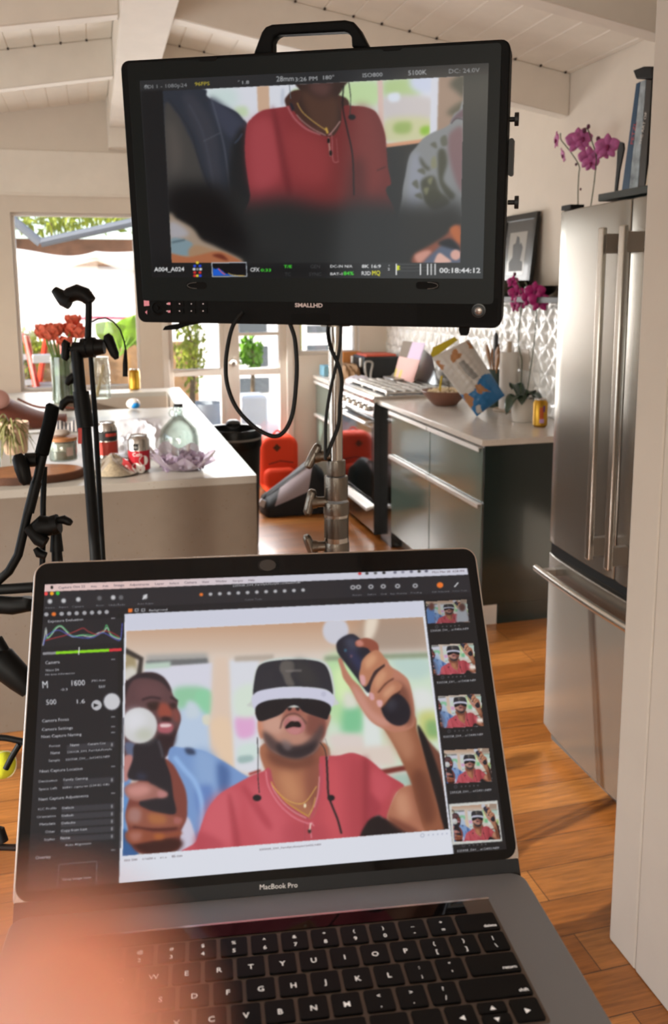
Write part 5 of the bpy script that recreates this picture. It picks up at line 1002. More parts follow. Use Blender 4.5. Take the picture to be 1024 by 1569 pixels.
MB().prism([(XK - .085, .185), (XK - .085, .205), (XK - .044, .215), (XK - .044, .2)], ry0 + .03, ry1 - .03, lambda a, b_, d: Vector((a, d, b_))).build('handle', m_hand, dr, bevel=.001)
for k in range(6):
    y = ry0 + .09 + k * .132
    MB().lathe([(.021, 0), (.021, .004), (.017, .006), (.016, .028), (.013, .032), (0, .032)], (XK - .052, y, .852), R=rot('Y', -82)).build('knob', m_ss, rg)
m_gr = mat('grate_steel', '#cdc8c0', .35, .6)
for (a, c) in ((ry0 + .02, ry0 + .275), (ry0 + .285, ry0 + .555), (ry0 + .565, ry1 - .02)):
    MB().bx(XK + .03, XR - .06, a, c, .9405, .9425).build('burner_pan', mat('pan_dark', '#141414', .4), rg)
    b = MB(); xs = np.linspace(XK + .05, XR - .08, 9)
    for x in xs: b.box((x, (a + c) / 2, .966), (.011, c - a, .016))
    for y in (a + .006, c - .006, (a + c) / 2): b.box(((xs[0] + xs[-1]) / 2, y, .957), (xs[-1] - xs[0], .010, .010))
    for x in (xs[0], xs[-1]):
        for y in (a + .008, c - .008): b.box((x, y, .948), (.012, .012, .018))
    b.build('grate', m_gr, rg)
for x in (XK + .19, XK + .44):
    for y in (ry0 + .15, ry0 + .42, ry0 + .70): MB().lathe([(.05, .0), (.05, .006), (.035, .008), (.035, .014), (.0, .015)], (x, y, .939)).build('burner', m_rub, rg)
# backsplash of relief tiles
TS = .152
def tile_h(y, z):
    u = ((y / TS) % 1) * 2 - 1; v = (((z - CT) / TS) % 1) * 2 - 1
    e = max(abs(u), abs(v)); s = (abs(u) + abs(v)) / 2; w = .30 * math.sin(PI * min(s, 1)) + 1e-4; q = abs(abs(u) - abs(v)) / 2
    h = -.011 * max(0, 1 - (q / w) ** 2) if s < 1 else 0
    w2 = .26 * math.sin(PI * min(e, 1)) + 1e-4; q2 = min(abs(u), abs(v)); h2 = .006 * max(0, 1 - (q2 / w2) ** 2)
    if e > .975: return .004
    return h + h2
ny, nz = int((YB - 3.74) / TS * 14), int(.64 / TS * 14)
MB().grid(lambda a, b_: Vector((XR - .016 + tile_h(3.74 + (YB - 3.74) * a, CT + .64 * b_), 3.74 + (YB - 3.74) * a, CT + .001 + .64 * b_)), ny, nz).bx(XR - .012, XR, 3.735, 3.742, CT, CT + .64).bx(XR - .014, XR, 3.74, YB, CT + .635, CT + .642).build('trim_3', mat('relief_tile', '#e9e6e0', .16, coat=.4), kind='structure', smooth=50)
# wall shelf with picture, bowls, magazines
SZ = 1.575
sh = MB().bx(XR - .23, XR, 3.35, 5.05, SZ - .03, SZ).build('wall_shelf', mat('shelf_dark', '#2a2724', .5), loc=(XR, 4.2, SZ - .03), label='long dark wall shelf above the relief tiles', cat='shelf', bevel=.002)
pf = thing('picture_frame', 'black framed photograph leaning on the wall shelf', 'picture', (XR - .09, 4.64, SZ))
def lean(a, b_, d):  # a along -y (right), b up, d towards the viewer (-x)
    return Vector((XR - .062 + b_ * .10 - d, 4.87 - a, SZ + b_ * .992))
FWd, FHt = .42, .46
b = MB()
for (a0, a1, b0, b1) in ((0, FWd, 0, .035), (0, FWd, FHt - .035, FHt), (0, .035, .035, FHt - .035), (FWd - .035, FWd, .035, FHt - .035)): b.prism([(a0, b0), (a1, b0), (a1, b1), (a0, b1)], 0, .022, lean)
b.build('frame', mat('frame_black', '#0e0c0b', .3), pf, bevel=.002)
b = MB().prism([(.03, .03), (FWd - .03, .03), (FWd - .03, FHt - .03), (.03, FHt - .03)], .004, .010, lean).build('mat_board', mat('photo_dark', '#2c2a28', .35, coat=.4), pf)
b = MB(); b.prism([(.10, .12), (.31, .12), (.31, .36), (.10, .36)], .0102, .0108, lean); b.build('photo', mat('photo_grey', '#8d8880', .4, coat=.5), pf)
b = MB(); ph = [(.13, .14), (.30, .14), (.29, .19), (.26, .2), (.275, .27), (.25, .30), (.235, .29), (.22, .33), (.19, .34), (.18, .30), (.15, .29), (.16, .22), (.12, .19)]
b.prism(ph, .0109, .0113, lean); b.build('photo_figures', mat('photo_black', '#26221f', .45), pf)
def bowl(name, c, r, h, label, m, thick=.006):
    prof = [(r * .35, 0), (r * .42, .002), (r * .75, h * .35), (r * .94, h * .75), (r, h), (r - thick, h), (r * .9 - thick, h * .75), (r * .68, h * .36), (r * .3, thick * 1.5), (0, thick * 1.4)]
    return MB().lathe(prof, c, 36).build(name, m, loc=c, label=label, cat='bowl')
bowl('serving_bowl', (XR - .165, 4.50, SZ + .001), .095, .085, 'dark olive bowl on the wall shelf in front of the framed photograph', mat('bowl_olive', '#3a382c', .45))
bowl('serving_bowl', (XR - .095, 4.27, SZ + .001), .085, .055, 'black bowl on the wall shelf, right of the olive bowl', mat('bowl_black', '#141414', .35))
for k in range(3):
    MB().bx(XR - .22, XR - .09, 4.70, 4.93, SZ + .001 + k * .018, SZ + .017 + k * .018).build('magazine', mat('mag%d' % k, ('#3c3d3e', '#6a6a68', '#2c2d2e')[k], .5), loc=(XR - .11, 4.88, SZ + .001 + k * .018), label=('grey magazine at the bottom of the stack on the wall shelf', 'pale grey magazine in the middle of the stack on the wall shelf', 'dark magazine on top of the stack on the wall shelf')[k], cat='magazine', bevel=.001)

# ================================================================ FRIDGE
FX, FY0, FY1 = 1.48, 1.80, 2.70
fr = thing('refrigerator', 'stainless steel french door refrigerator with a bottom freezer drawer', 'refrigerator', (FX, 2.25, 0))
m_steel = mat('brushed_steel', '#9b978f', 0.24, .85, aniso=.7)
MB().bx(FX + .075, 2.24, FY0 + .005, FY1 - .005, .03, 1.85).build('body', mat('fridge_side', '#3b3a39', .4, .4), fr, bevel=.004)
def door(name, y0, y1, z0, z1, bulge=.022):
    n = 14; pts = []
    for i in range(n + 1):
        y = y0 + (y1 - y0) * i / n; s = (y - FY0) / (FY1 - FY0) * 2 - 1; e = min(1, min(y - y0, y1 - y) / .012); pts.append((FX + bulge * s * s + .006 * (1 - e) ** 2, y))
    poly = pts + [(FX + .07, y1), (FX + .07, y0)]
    return MB().prism(poly, z0, z1, lambda a, b_, d: Vector((a, b_, d))).build(name, m_steel, fr, smooth=30, bevel=.003)
SP = 2.262
dl = door('door', SP + .003, FY1, .742, 1.868); dr_ = door('door', FY0, SP - .003, .742, 1.868); fd = door('freezer_drawer', FY0, FY1, .055, .700)
MB().bx(FX + .03, FX + .074, FY0 + .01, FY1 - .01, .06, 1.86).build('gasket', mat('gasket_dark', '#101010', .6), fr)
MB().bx(FX + .05, 2.2, FY0 + .02, FY1 - .02, .0, .055).build('base_grille', mat('grille_grey', '#5c5a57', .4, .5), fr)
MB().bx(FX + .01, FX + .06, FY1 - .09, FY1 - .03, 1.868, 1.884).build('hinge', mat('gasket_dark', ''), fr, bevel=.002)
def vhandle(y, parent):
    x = FX - .058; b = MB().bx(x - .008, x + .008, y - .013, y + .013, .80, 1.79)
    h = b.build('handle', m_ss, parent, bevel=.004, bseg=3)
    for z in (.84, 1.745): MB().bx(x + .006, FX + .012, y - .011, y + .011, z - .028, z + .028).build('handle_bracket', mat('bracket_steel', '#a39a90', .4, .7), h, bevel=.002)
vhandle(2.305, dl); vhandle(2.200, dr_)
h = MB().tube([(FX - .042 + .02 * ((y - 2.25) / .45) ** 2, y, .648) for y in np.linspace(FY0 + .02, FY1 + .0, 15)], .0125, 14, flat=1.0).build('handle', m_ss, fd, bevel=.002)
for y in (FY0 + .07, FY1 - .06): MB().bx(FX - .03, FX + .02, y - .012, y + .012, .636, .660).build('handle_bracket', mat('bracket_steel', ''), h)
# slab on the refrigerator with books
SL = 1.898
MB().bx(FX + .05, 2.2, 1.78, 2.515, SL - .028 + .014, SL + .008).bx(FX + .09, 2.16, 1.82, 2.47, 1.869, SL - .013).build('serving_board', mat('board_green_black', '#2d3431', .45), loc=(1.8, 2.15, 1.869), label='dark green slab lying on top of the refrigerator', cat='board', bevel=.002)
def lean_slab(name, pb0, pb1, pt1, pt0, X, th, m, label, cat, top=None):
    """upright thin thing traced by its four corners on the plane x = X, with thickness th away from the viewer"""
    P = [onx(p[0], p[1], X) for p in (pb0, pb1, pt1, pt0)]; dz = (SL + .009) - min(P[0].z, P[1].z); 
    for q in P[:2]: q.z = SL + .009
    b = MB().prism([(q.y, q.z) for q in P], X, X + th, lambda a, b_, d: Vector((d, a, b_))); return b.build(name, m, loc=(X, P[0].y, SL + .009), label=label, cat=cat, bevel=.001), P
bk = {}
o, P = lean_slab('book', (952, 290), (963, 288), (981, 125), (975, 128), 1.66, .16, mat('book_blue', '#1f4563', .45), 'tall blue spined book leaning on top of the refrigerator, left of the snowy one', 'book')
o, P = lean_slab('book', (963.5, 288), (977, 286), (990, 122), (981.5, 125), 1.655, .20, mat('book_snow', '#98a4aa', .4, vary=.5, vscale=25), 'tall pale book with red lettering leaning on top of the refrigerator', 'book')
def spine_text(s, p0, p1, X, m, parent, sz):
    a, c = onx(*p0, X), onx(*p1, X); e = (c - a).normalized(); n = Vector((0, -e.z, e.y)); n = n if n.y > 0 else -n
    up = e.cross(Vector((-1, 0, 0))); tmp = MB().text(s, lambda x, y, z: Vector((x, y, 0)), sz); w = max(v[0] for v in tmp.v); k = (c - a).length / w
    b = MB(); b.add([a + e * v[0] * k + up * v[1] * -1 * 1.0 for v in tmp.v], tmp.f); b.build('writing', m, parent, smooth=0, fixn=False)
spine_text('PETZL', (970, 222), (976, 187), 1.652, mat('text_red', '#b5302f', .5), o, .022)
o, P = lean_slab('book', (977.5, 286), (988, 285), (999, 122), (990.5, 122), 1.65, .20, mat('book_dark', '#35322f', .45), 'tall dark grey book with pale lettering leaning on top of the refrigerator', 'book')
spine_text('THE ART OF', (983, 222), (992, 172), 1.648, mat('text_white', '#ddd8d0', .5), o, .018)
o, P = lean_slab('book', (988.5, 285), (998, 284), (1006, 190), (1003, 190), 1.645, .18, mat('book_cream', '#cbb9a0', .5), 'shorter cream book leaning on top of the refrigerator, next to the grey wall', 'book')
P = [onx(p[0], p[1], 1.65) for p in ((979, 121.5), (1005, 120), (1004, 102), (990, 102), (974, 108))]
MB().prism([(q.y, q.z) for q in P], 1.64, 1.86, lambda a, b_, d: Vector((d, a, b_))).build('camera_bag', mat('bag_black', '#0b0b0b', .7), loc=P[0], label='black pouch lying across the tops of the tall books on the refrigerator', cat='pouch', bevel=.004)
P = [onx(p[0], p[1], 1.70) for p in ((941, 293), (944, 292), (949, 262), (956, 228), (955, 219), (950, 217), (946, 232), (945, 255))]
for q in P[:2]: q.z = SL + .009
MB().prism([(q.y, q.z) for q in P], 1.70, 1.706, lambda a, b_, d: Vector((d, a, b_))).build('carved_feather', mat('feather_black', '#0c0c0c', .6), loc=P[0], label='black pointed feather shaped ornament standing left of the books', cat='ornament')

# ================================================================ ORCHIDS
m_stem = mat('orchid_stem', '#3c4a2c', .5); m_leaf = mat('orchid_leaf', '#1f3522', .3, coat=.3)
m_pet = mat('petal_magenta', '#b8609a', .5, sss=.0, vary=.2, vscale=60); m_pet2 = mat('petal_deep', '#7a1050', .5); m_bud = mat('orchid_bud', '#5a2440', .5)
def blossom(c, face, size, parent, m, half=False):
    """five broad petals and a lip facing along face"""
    f = Vector(face).normalized(); up = Vector((0, 0, 1)); u = f.cross(up).normalized(); w = u.cross(f)
    b = MB()
    for k, (ang, ln, wd) in enumerate(((90, 1.0, .62), (18, 1.0, 1.05), (162, 1.0, 1.05), (234, .95, .6), (306, .95, .6))):
        a = math.radians(ang); d = u * math.cos(a) + w * math.sin(a); s = d.cross(f); L = size * ln; W_ = size * wd * .5
        def P(i, j, d=d, s=s, L=L, W_=W_):
            t = i; v = j * 2 - 1; wid = math.sin(PI * min(1, t * .92 + .06)) ** .7 * W_
            return Vector(c) + d * (L * t) + s * (wid * v) + f * (.18 * L * math.sin(t * 2.4) - .12 * L * v * v)
        b.grid(P, 6, 4)
    o = b.build('flower', m, parent, smooth=180, solid=.0008, fixn=False)
    MB().sph(Vector(c) + f * size * .18, (size * .16,) * 3, 8).sph(Vector(c) + f * size * .22 - w * size * .16, (size * .12, size * .12, size * .2), 8).build('lip', m_pet2, o)
    return o
def orchid(X, Y, zp, pot_r, pot_h, label, stems, flowers, buds, leaves, potm, pm=None, fs=1.0):
    t = thing('potted_orchid', label, 'orchid', (X, Y, zp))
    MB().lathe([(pot_r * .82, 0), (pot_r * .84, .003), (pot_r, pot_h - .003), (pot_r, pot_h), (pot_r - .006, pot_h), (pot_r - .008, pot_h - .02), (0, pot_h - .02)], (X, Y, zp), 32).build('pot', potm, t)
    MB().lathe([(pot_r - .008, pot_h - .018), (pot_r * .5, pot_h - .008), (0, pot_h - .006)], (X, Y, zp)).build('soil', mat('bark_soil', '#2c2018', .9, bump=.8, bscale=120), t)
    for s in stems: MB().tube([Vector(tuple(p)) for p in spline([tuple(q) for q in s], 6)], .0026, 8).build('stem', m_stem, t)
    for (c, f, sz) in flowers: blossom(c, f, sz * fs, t, pm or m_pet)
    for c, r in buds: MB().sph(c, (r, r, r * 1.3), 10).build('bud', m_bud, t)
    for (a, ln, wd, lift, droop) in leaves:
        a = math.radians(a); d = Vector((math.cos(a), math.sin(a), 0)); s = Vector((-d.y, d.x, 0)); b0 = Vector((X, Y, zp + pot_h - .01))
        def P(i, j, d=d, s=s, ln=ln, wd=wd, lift=lift, droop=droop, b0=b0):
            v = j * 2 - 1; wid = (math.sin(PI * min(1, i * .86 + .12)) ** .6) * wd * .5 * (1 if i < .999 else .1)
            return b0 + d * (ln * i) * (1 - .25 * i) + s * wid * v + Vector((0, 0, lift * math.sin(i * 2.2) - droop * i * i + .25 * wid * abs(v)))
        MB().grid(P, 10, 6).build('leaf', m_leaf, t, smooth=180, solid=.002, fixn=False)
    return t
oX, oY = 2.165, 4.215
def pp(px, py, X=oX): return onx(px, py, X)
F_ = (-.62, -.75, .0)
orchid(oX, oY, CT + .001, .062, .125, 'orchid with deep magenta blossoms in a white pot on the countertop beside the gold can',
       [[(oX - .01, oY + .01, CT + .12), pp(800, 555), pp(795, 530), pp(797, 490), pp(800, 462), pp(797, 440), pp(790, 425)], [(oX + .015, oY - .01, CT + .12), pp(817, 540), pp(821, 500), pp(822, 470), pp(815, 450), pp(805, 432)]],
       [(pp(792, 450), (-.7, -.7, .1), .040), (pp(798, 462), (-.9, -.3, -.1), .038), (pp(820, 448), (-.5, -.85, .1), .045), (pp(827, 462), (-.6, -.8, -.2), .046), (pp(790, 468), (-.9, -.2, -.1), .034), (pp(813, 457), (-.4, -.9, 0), .040), (pp(786, 432), (-.8, -.5, .3), .030)],
       [(pp(789, 420), .009)], [(200, .16, .085, .05, .11), (-55, .15, .095, .055, .07), (100, .13, .08, .09, .03), (20, .12, .08, .06, .05), (-120, .10, .07, .05, .06)], mat('pot_white', '#d2cac0', .35, coat=.3), mat('petal_wine', '#a01468', .5, vary=.2, vscale=60), 1.25)
uX = 2.20
up_ = lambda px, py: onx(px, py, uX)
b0 = up_(888, 330)
orchid(uX, b0.y - .02, SZ + .001, .06, .11, 'orchid with pinkish purple blossoms rising behind the top of the refrigerator',
       [[(uX, b0.y - .02, SZ + .10), up_(886, 316), up_(887, 270), up_(888, 255), up_(877, 236), up_(866, 222), up_(860, 214), up_(859, 204)], [(uX, b0.y - .03, SZ + .10), up_(908, 300), up_(912, 268), up_(914, 240), up_(908, 218), up_(902, 200), up_(898, 196)]],
       [(up_(854, 215), (-1, .25, 0), .042), (up_(864, 238), (-.9, .3, -.3), .036), (up_(886, 216), (-.6, -.8, 0), .060), (up_(893, 213), (-.3, -.9, .1), .048), (up_(903, 242), (-.5, -.85, -.15), .052), (up_(906, 250), (-.6, -.7, -.3), .040), (up_(931, 225), (-.55, -.8, 0), .056), (up_(925, 232), (-.3, -.9, -.2), .040)],
       [(up_(902, 194), .009), (up_(896, 200), .010), (up_(917, 213), .010), (up_(883, 252), .006), (up_(890, 290), .005)], [], mat('pot_white', ''))
# ================================================================ ISLAND
IX, IY0, IY1 = 0.566, 3.262, 6.45
SKX0, SKX1, SKY0, SKY1 = -0.22, 0.455, 5.36, 6.22
isl = thing('kitchen_island', 'quartz waterfall kitchen island with a sink at its far end', 'kitchen island', (0, 3.3, 0))
m_isl_shaded = quartz('island_quartz_shaded', '#74685c', '#64513f', 60)  # same stone as the top, with the front's shade put into its colour
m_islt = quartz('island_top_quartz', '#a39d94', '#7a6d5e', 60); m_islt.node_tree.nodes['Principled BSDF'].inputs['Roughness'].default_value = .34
MB().bx(-1.5, IX, IY0, IY0 + .03, 0, CT - .03).bx(IX - .03, IX, IY0 + .03, IY1, 0, CT - .03).build('waterfall_slab', m_isl_shaded, isl, bevel=.002)
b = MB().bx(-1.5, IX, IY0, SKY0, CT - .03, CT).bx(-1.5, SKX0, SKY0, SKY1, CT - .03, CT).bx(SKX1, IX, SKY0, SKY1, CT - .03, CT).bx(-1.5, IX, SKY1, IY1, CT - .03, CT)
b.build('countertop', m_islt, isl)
MB().bx(-1.5, IX - .03, IY0 + .03, SKY0 - .03, .05, CT - .031).build('cabinet_body', m_carc, isl)
m_sink = mat('sink_composite', '#a39588', .4, .2)
b = MB().bx(SKX0 - .01, SKX0, SKY0, SKY1, .70, CT - .03).bx(SKX1, SKX1 + .01, SKY0, SKY1, .70, CT - .03).bx(SKX0, SKX1, SKY0 - .01, SKY0, .70, CT - .03).bx(SKX0, SKX1, SKY1, SKY1 + .01, .70, CT - .03).bx(SKX0, SKX1, SKY0, SKY1, .69, .70)
b.build('sink', m_sink, isl)
T = CT + .001
def it(px, py, z=T): return onz(px, py, z)
def scale_at(p): q = (np.array(p) - CPOS) @ CM; return q[2] / F_PX     # metres per pixel at that point
# cans
m_can = mat('can_aluminium', '#bdb8b2', .25, 1.0)
def can(name, px, py, wpx, hpx, body, label, z=T, decor=None, group=None, hband=None):
    p = it(px, py, z); s = scale_at(p); r = wpx * s / 2; h = hpx * s; p = p + Vector((0, r, 0)); t = thing(name, label, 'can', p)
    MB().lathe([(r * .78, 0), (r * .86, h * .02), (r, h * .07), (r, h * .86), (r * .80, h * .96), (r * .78, h * .975)], p, 32).build('body', body, t)
    MB().lathe([(r * .80, h * .965), (r * .82, h * .985), (r * .80, h), (r * .74, h * .985), (r * .70, h * .96), (0, h * .96)], p, 32).build('lid', m_can, t)
    MB().box(p + Vector((0, -r * .15, h * .985)), (r * .35, r * .6, .002)).build('tab', m_can, t)
    return t, p, r, h
def wrap(parent, p, r, a0, a1, z0, z1, m, name='label_print', poly=None, e=.0006):
    """printed patch that follows a can: angles in degrees, 270 faces the room"""
    b = MB()
    if poly is None: b.grid(lambda u, v: Vector((p.x + (r + e) * math.cos(math.radians(a0 + (a1 - a0) * u)), p.y + (r + e) * math.sin(math.radians(a0 + (a1 - a0) * u)), p.z + z0 + (z1 - z0) * v)), 14, 1)
    else: b.add([Vector((p.x + (r + e) * math.cos(math.radians(a)), p.y + (r + e) * math.sin(math.radians(a)), p.z + z)) for a, z in poly], [tuple(range(len(poly)))])
    return b.build(name, m, parent, smooth=0, fixn=False)
def wraptext(parent, p, r, s, a, z, sz, m, e=.001, name='writing'):
    b = MB(); b.text(s, lambda x, y, d: Vector((p.x + (r + e) * math.cos(math.radians(a) + x / r), p.y + (r + e) * math.sin(math.radians(a) + x / r), p.z + z + y)), sz, align='CENTER'); return b.build(name, m, parent, smooth=0, fixn=False)
m_red = mat('can_red', '#a81e2a', .3, .3); m_wht = mat('print_white', '#e2dcd6', .5); m_blkp = mat('print_black', '#1a1817', .5); m_gold = mat('can_gold', '#b8892a', .28, .7)
t, p, r, h = can('soda_can', 215, 725, 33, 57, m_can, 'silver and red cola can near the front edge of the island')
wrap(t, p, r, 180, 360, h * .07, h * .60, m_red); wraptext(t, p, r, 'Cola', 258, h * .46, h * .14, m_wht); wrap(t, p, r, 236, 266, h * .62, h * .80, m_blkp, e=.0009); wraptext(t, p, r, '2LI', 251, h * .68, h * .07, m_wht, e=.0015)
for a, z, q in ((292, h * .34, .13), (250, h * .16, .12), (274, h * .12, .12)): wrap(t, p, r, 0, 0, 0, 0, m_wht, poly=[(a + math.degrees(h * q * math.cos(k) / r), z + h * q * math.sin(k)) for k in np.linspace(0, 2 * PI, 15)[:-1]], e=.0011)
t, p, r, h = can('food_tin', 166, 706, 31, 58, m_can, 'tin with black and red bands behind the bag of grain')
wrap(t, p, r, 180, 360, h * .52, h * .78, m_blkp); wrap(t, p, r, 180, 360, h * .14, h * .50, mat('tin_red', '#b5382c', .4)); wrap(t, p, r, 262, 330, h * .64, h * .72, mat('tin_red', ''), e=.0012)
t, p, r, h = can('soda_can', 207, 598, 17.5, 32, m_gold, 'small gold can standing on the rear edge of the island behind the sink')
wrap(t, p, r, 225, 250, h * .1, h * .85, mat('print_yellow', '#e0b93a', .4)); wrap(t, p, r, 285, 312, h * .1, h * .85, mat('print_yellow', ''))
t, p, r, h = can('soda_can', 833, 655, 22.5, 43, m_gold, 'gold and purple can at the edge of the countertop, beside the refrigerator')
wrap(t, p, r, 236, 268, h * .30, h * .72, mat('print_orange', '#c0592c', .4)); wrap(t, p, r, 238, 272, h * .16, h * .30, mat('print_lilac', '#b98fb8', .4)); wrap(t, p, r, 262, 280, h * .55, h * .78, mat('print_purple', '#6b3f6e', .4))
# bag of grain
p = it(178, 733); s = scale_at(p)
def mound(u, v):
    a = 2 * PI * u; q = v; rx, ry, hh = 36 * s, .09, 27 * s; k = (1 - q) ** .8
    x = rx * q * math.cos(a); y = ry * q * math.sin(a); z = hh * (1 - q ** 1.7) * (1 + .12 * math.sin(3 * a + 1)) + .002
    return Vector((p.x + x - (4 * s) * (1 - q), p.y + .09 + y, p.z + max(z, .001)))
g0 = thing('grain_bag', 'clear bag of pale grain slumped at the island front, left of the cola can', 'bag', p)
MB().grid(lambda u, v: mound(u, max(.02, v * .97)), 32, 12).build('grain', mat('oat_grain', '#b3a386', .9, bump=1.0, bscale=260, vary=.35, vscale=120), g0, smooth=180)
MB().grid(lambda u, v: mound(u, max(.02, v)) + Vector((0, 0, .004 + .002 * math.sin(20 * u + 9 * v))), 32, 14).build('clear_bag', clear_mat('thin_plastic', '#f4f2f0', .16, .06), g0, smooth=180, fixn=False)
# crumpled white plastic sheet
def sheet(u, v):
    c0 = it(176 + 62 * u + 10 * v, 642 + 60 * (1 - v)); n = math.sin(9 * u + 4 * v) * .5 + math.sin(17 * v - 6 * u) * .3 + math.sin(31 * u + 13 * v) * .12
    return Vector((c0.x + .01 * math.sin(12 * v), c0.y, T + .004 + max(0, .05 * (n + .4)) * math.sin(PI * min(1, max(0, u))) * math.sin(PI * v)))
MB().grid(sheet, 48, 48).build('plastic_sheet', clear_mat('milky_plastic', '#eeeaf0', .18, .62, .2), loc=it(214, 700), label='crumpled milky plastic sheet lying across the middle of the island', cat='plastic sheet', smooth=180, fixn=False)
# glass bottle
p = it(278, 702) + Vector((0, .06, 0)); s = scale_at(p); gb = thing('glass_bottle', 'clear round shouldered glass jug with a black cap on the island', 'bottle', p)
m_gl = clear_mat('bottle_glass', '#eef4f1', .12, .03, .03)
MB().lathe([(0, .002), (27 * s, .002), (30 * s, .01), (30 * s, 30 * s), (27 * s, 42 * s), (15 * s, 56 * s), (8 * s, 62 * s), (7 * s, 68 * s), (9 * s, 69 * s), (8 * s, 76 * s)], p, 36).build('glass', m_gl, gb)
MB().lathe([(27 * s, .006), (27 * s, 28 * s), (24 * s, 41 * s), (13 * s, 53 * s), (5 * s, 62 * s), (5 * s, 74 * s)], p, 36).build('inner_glass', m_gl, gb)
MB().cyl(p + Vector((0, 0, 75 * s)), p + Vector((0, 0, 80 * s)), 7 * s).build('cap', m_blkp, gb)
MB().tube([p + Vector((-9 * s - 5 * s * math.sin(a), 0, (66 - 6 * math.cos(a)) * s)) for a in np.linspace(0, PI, 9)], 1.4 * s, 8).build('finger_ring', m_gl, gb)
# clear clamshell tray
p = it(287, 727); s = scale_at(p); ct = thing('fruit_tray', 'clear faceted plastic tray at the front right of the island', 'tray', p)
m_cl = clear_mat('lilac_plastic', '#e3d6e6', .2, .42, .08)
def cup(u, v): 
    a = 2 * PI * u; q = .35 + .65 * v; k = 1 + .13 * (abs(math.sin(8 * a))) + .06 * math.sin(5 * a + 1)
    return Vector((p.x - 4 * s + 47 * s * q * k * math.cos(a), p.y + .10 + .10 * q * k * math.sin(a), p.z + .001 + 30 * s * (v ** 1.4) * (.85 + .3 * math.cos(a - 2.3) + .2 * math.sin(7 * a))))
MB().grid(cup, 96, 8).build('tray_wall', m_cl, ct, smooth=20, fixn=False)
b = MB(); random.seed(3)
for k in range(110):
    a, q = random.uniform(0, 2 * PI), random.uniform(0, .9) ** .7; c = Vector((p.x - 4 * s + 38 * s * q * math.cos(a), p.y + .10 + .08 * q * math.sin(a), p.z + .010 + random.uniform(0, 20 * s)))
    R = Euler((random.uniform(0, 3), random.uniform(0, 3), 0)).to_matrix(); b.box(c, (.022, .022, .004), R)
b.build('crumpled_film', m_cl, ct, kind='stuff', smooth=0)
# wrapped sponge / blue cap pack at the sink
p = it(205, 628); s = scale_at(p); sp = thing('soap_bottle', 'small white bottle with a bright blue label at the front edge of the sink', 'bottle', p)
MB().sph(p + Vector((0, .03, 8.5 * s)), (10.5 * s, .03, 8.2 * s), 20).build('bottle_body', mat('soap_white', '#e9e4e0', .35), sp); MB().sph(p + Vector((2.5 * s, .022, 6.5 * s)), (7.6 * s, .030, 5.4 * s), 20).build('label_print', mat('bright_blue', '#1580c4', .35), sp)
# tulips in a glass vase
p = it(98, 618) + Vector((0, .05, 0)); s = scale_at(p); tv = thing('flower_vase', 'glass vase of orange red tulips with green stems, behind the tall black stand', 'vase', p)
MB().lathe([(0, .002), (17 * s, .002), (18 * s, .006), (16.5 * s, 25 * s), (17 * s, 70 * s)], p, 32).lathe([(15.6 * s, .008), (14.8 * s, 25 * s), (15.4 * s, 70 * s)], p, 32).build('glass', m_gl, tv)
MB().lathe([(0, .006), (15.2 * s, .006), (14.6 * s, 25 * s), (14.8 * s, 42 * s), (0, 42 * s)], p, 32).build('water', clear_mat('vase_water', '#a9b98a', .04, .15), tv)
m_gs = mat('tulip_green', '#6f8a3c', .5, vary=.2); m_tul = mat('tulip_red', '#e06a50', .5, vary=.3, vscale=60); m_tul2 = mat('tulip_edge', '#e8a468', .5)
random.seed(5)
heads = [(84, 512, 19), (76, 508, 14), (92, 508, 16), (117, 494, 13), (116, 510, 18), (126, 513, 14), (104, 526, 13), (72, 514, 12)]
for i in range(30):
    a = random.uniform(0, 2 * PI); q0 = random.uniform(.1, .8); hx, hy = (heads[i % len(heads)][:2]); e = Vector(p) + Vector(((hx - 98) * s * .8, random.uniform(-.03, .04), (618 - hy) * s * .93)) if i < len(heads) else Vector(p) + Vector((random.uniform(-13, 13) * s, random.uniform(-.03, .03), random.uniform(66, 76) * s))
    MB().tube([Vector(tuple(x)) for x in spline([(p.x + 13 * s * q0 * math.cos(a), p.y + 13 * s * q0 * math.sin(a), p.z + .01), (p.x + (e.x - p.x) * .3, p.y + (e.y - p.y) * .4, p.z + 45 * s), tuple(e)], 6)], 1.8 * s, 8).build('stem', m_gs, tv)
for i in range(5):
    a = -PI / 2 + (i - 2) * .8; d = Vector((math.cos(a), math.sin(a), 0)); sd = Vector((-d.y, d.x, 0))
    MB().grid(lambda u, v: p + d * (10 * s + 2 * s * u) + sd * (v - .5) * 11 * s * math.sin(PI * min(1, u * .8 + .15)) + Vector((0, 0, (8 + 66 * u) * s)), 10, 4).build('leaf', mat('tulip_leaf', '#66803e', .45, vary=.2), tv, smooth=180, fixn=False)
for (hx, hy, hr) in heads:
    c = Vector(p) + Vector(((hx - 98) * s, random.uniform(-.03, .04), (618 - hy) * s)); R = hr * s; f = thing; b = MB()
    for k in range(7):
        a = k * 2 * PI / 7 + random.random() * .4; d = Vector((math.cos(a), math.sin(a), 0)); sd = Vector((-d.y, d.x, 0)); op = .75 + .25 * random.random()
        b.grid(lambda u, v: c + d * R * (.18 + op * math.sin(u * 1.6)) * .9 + sd * (v - .5) * R * 1.15 * math.sin(PI * min(1, .2 + u * .72)) + Vector((0, 0, R * (-.55 + 1.25 * u))), 6, 4)
    b.build('flower', m_tul, tv, smooth=180, fixn=False)
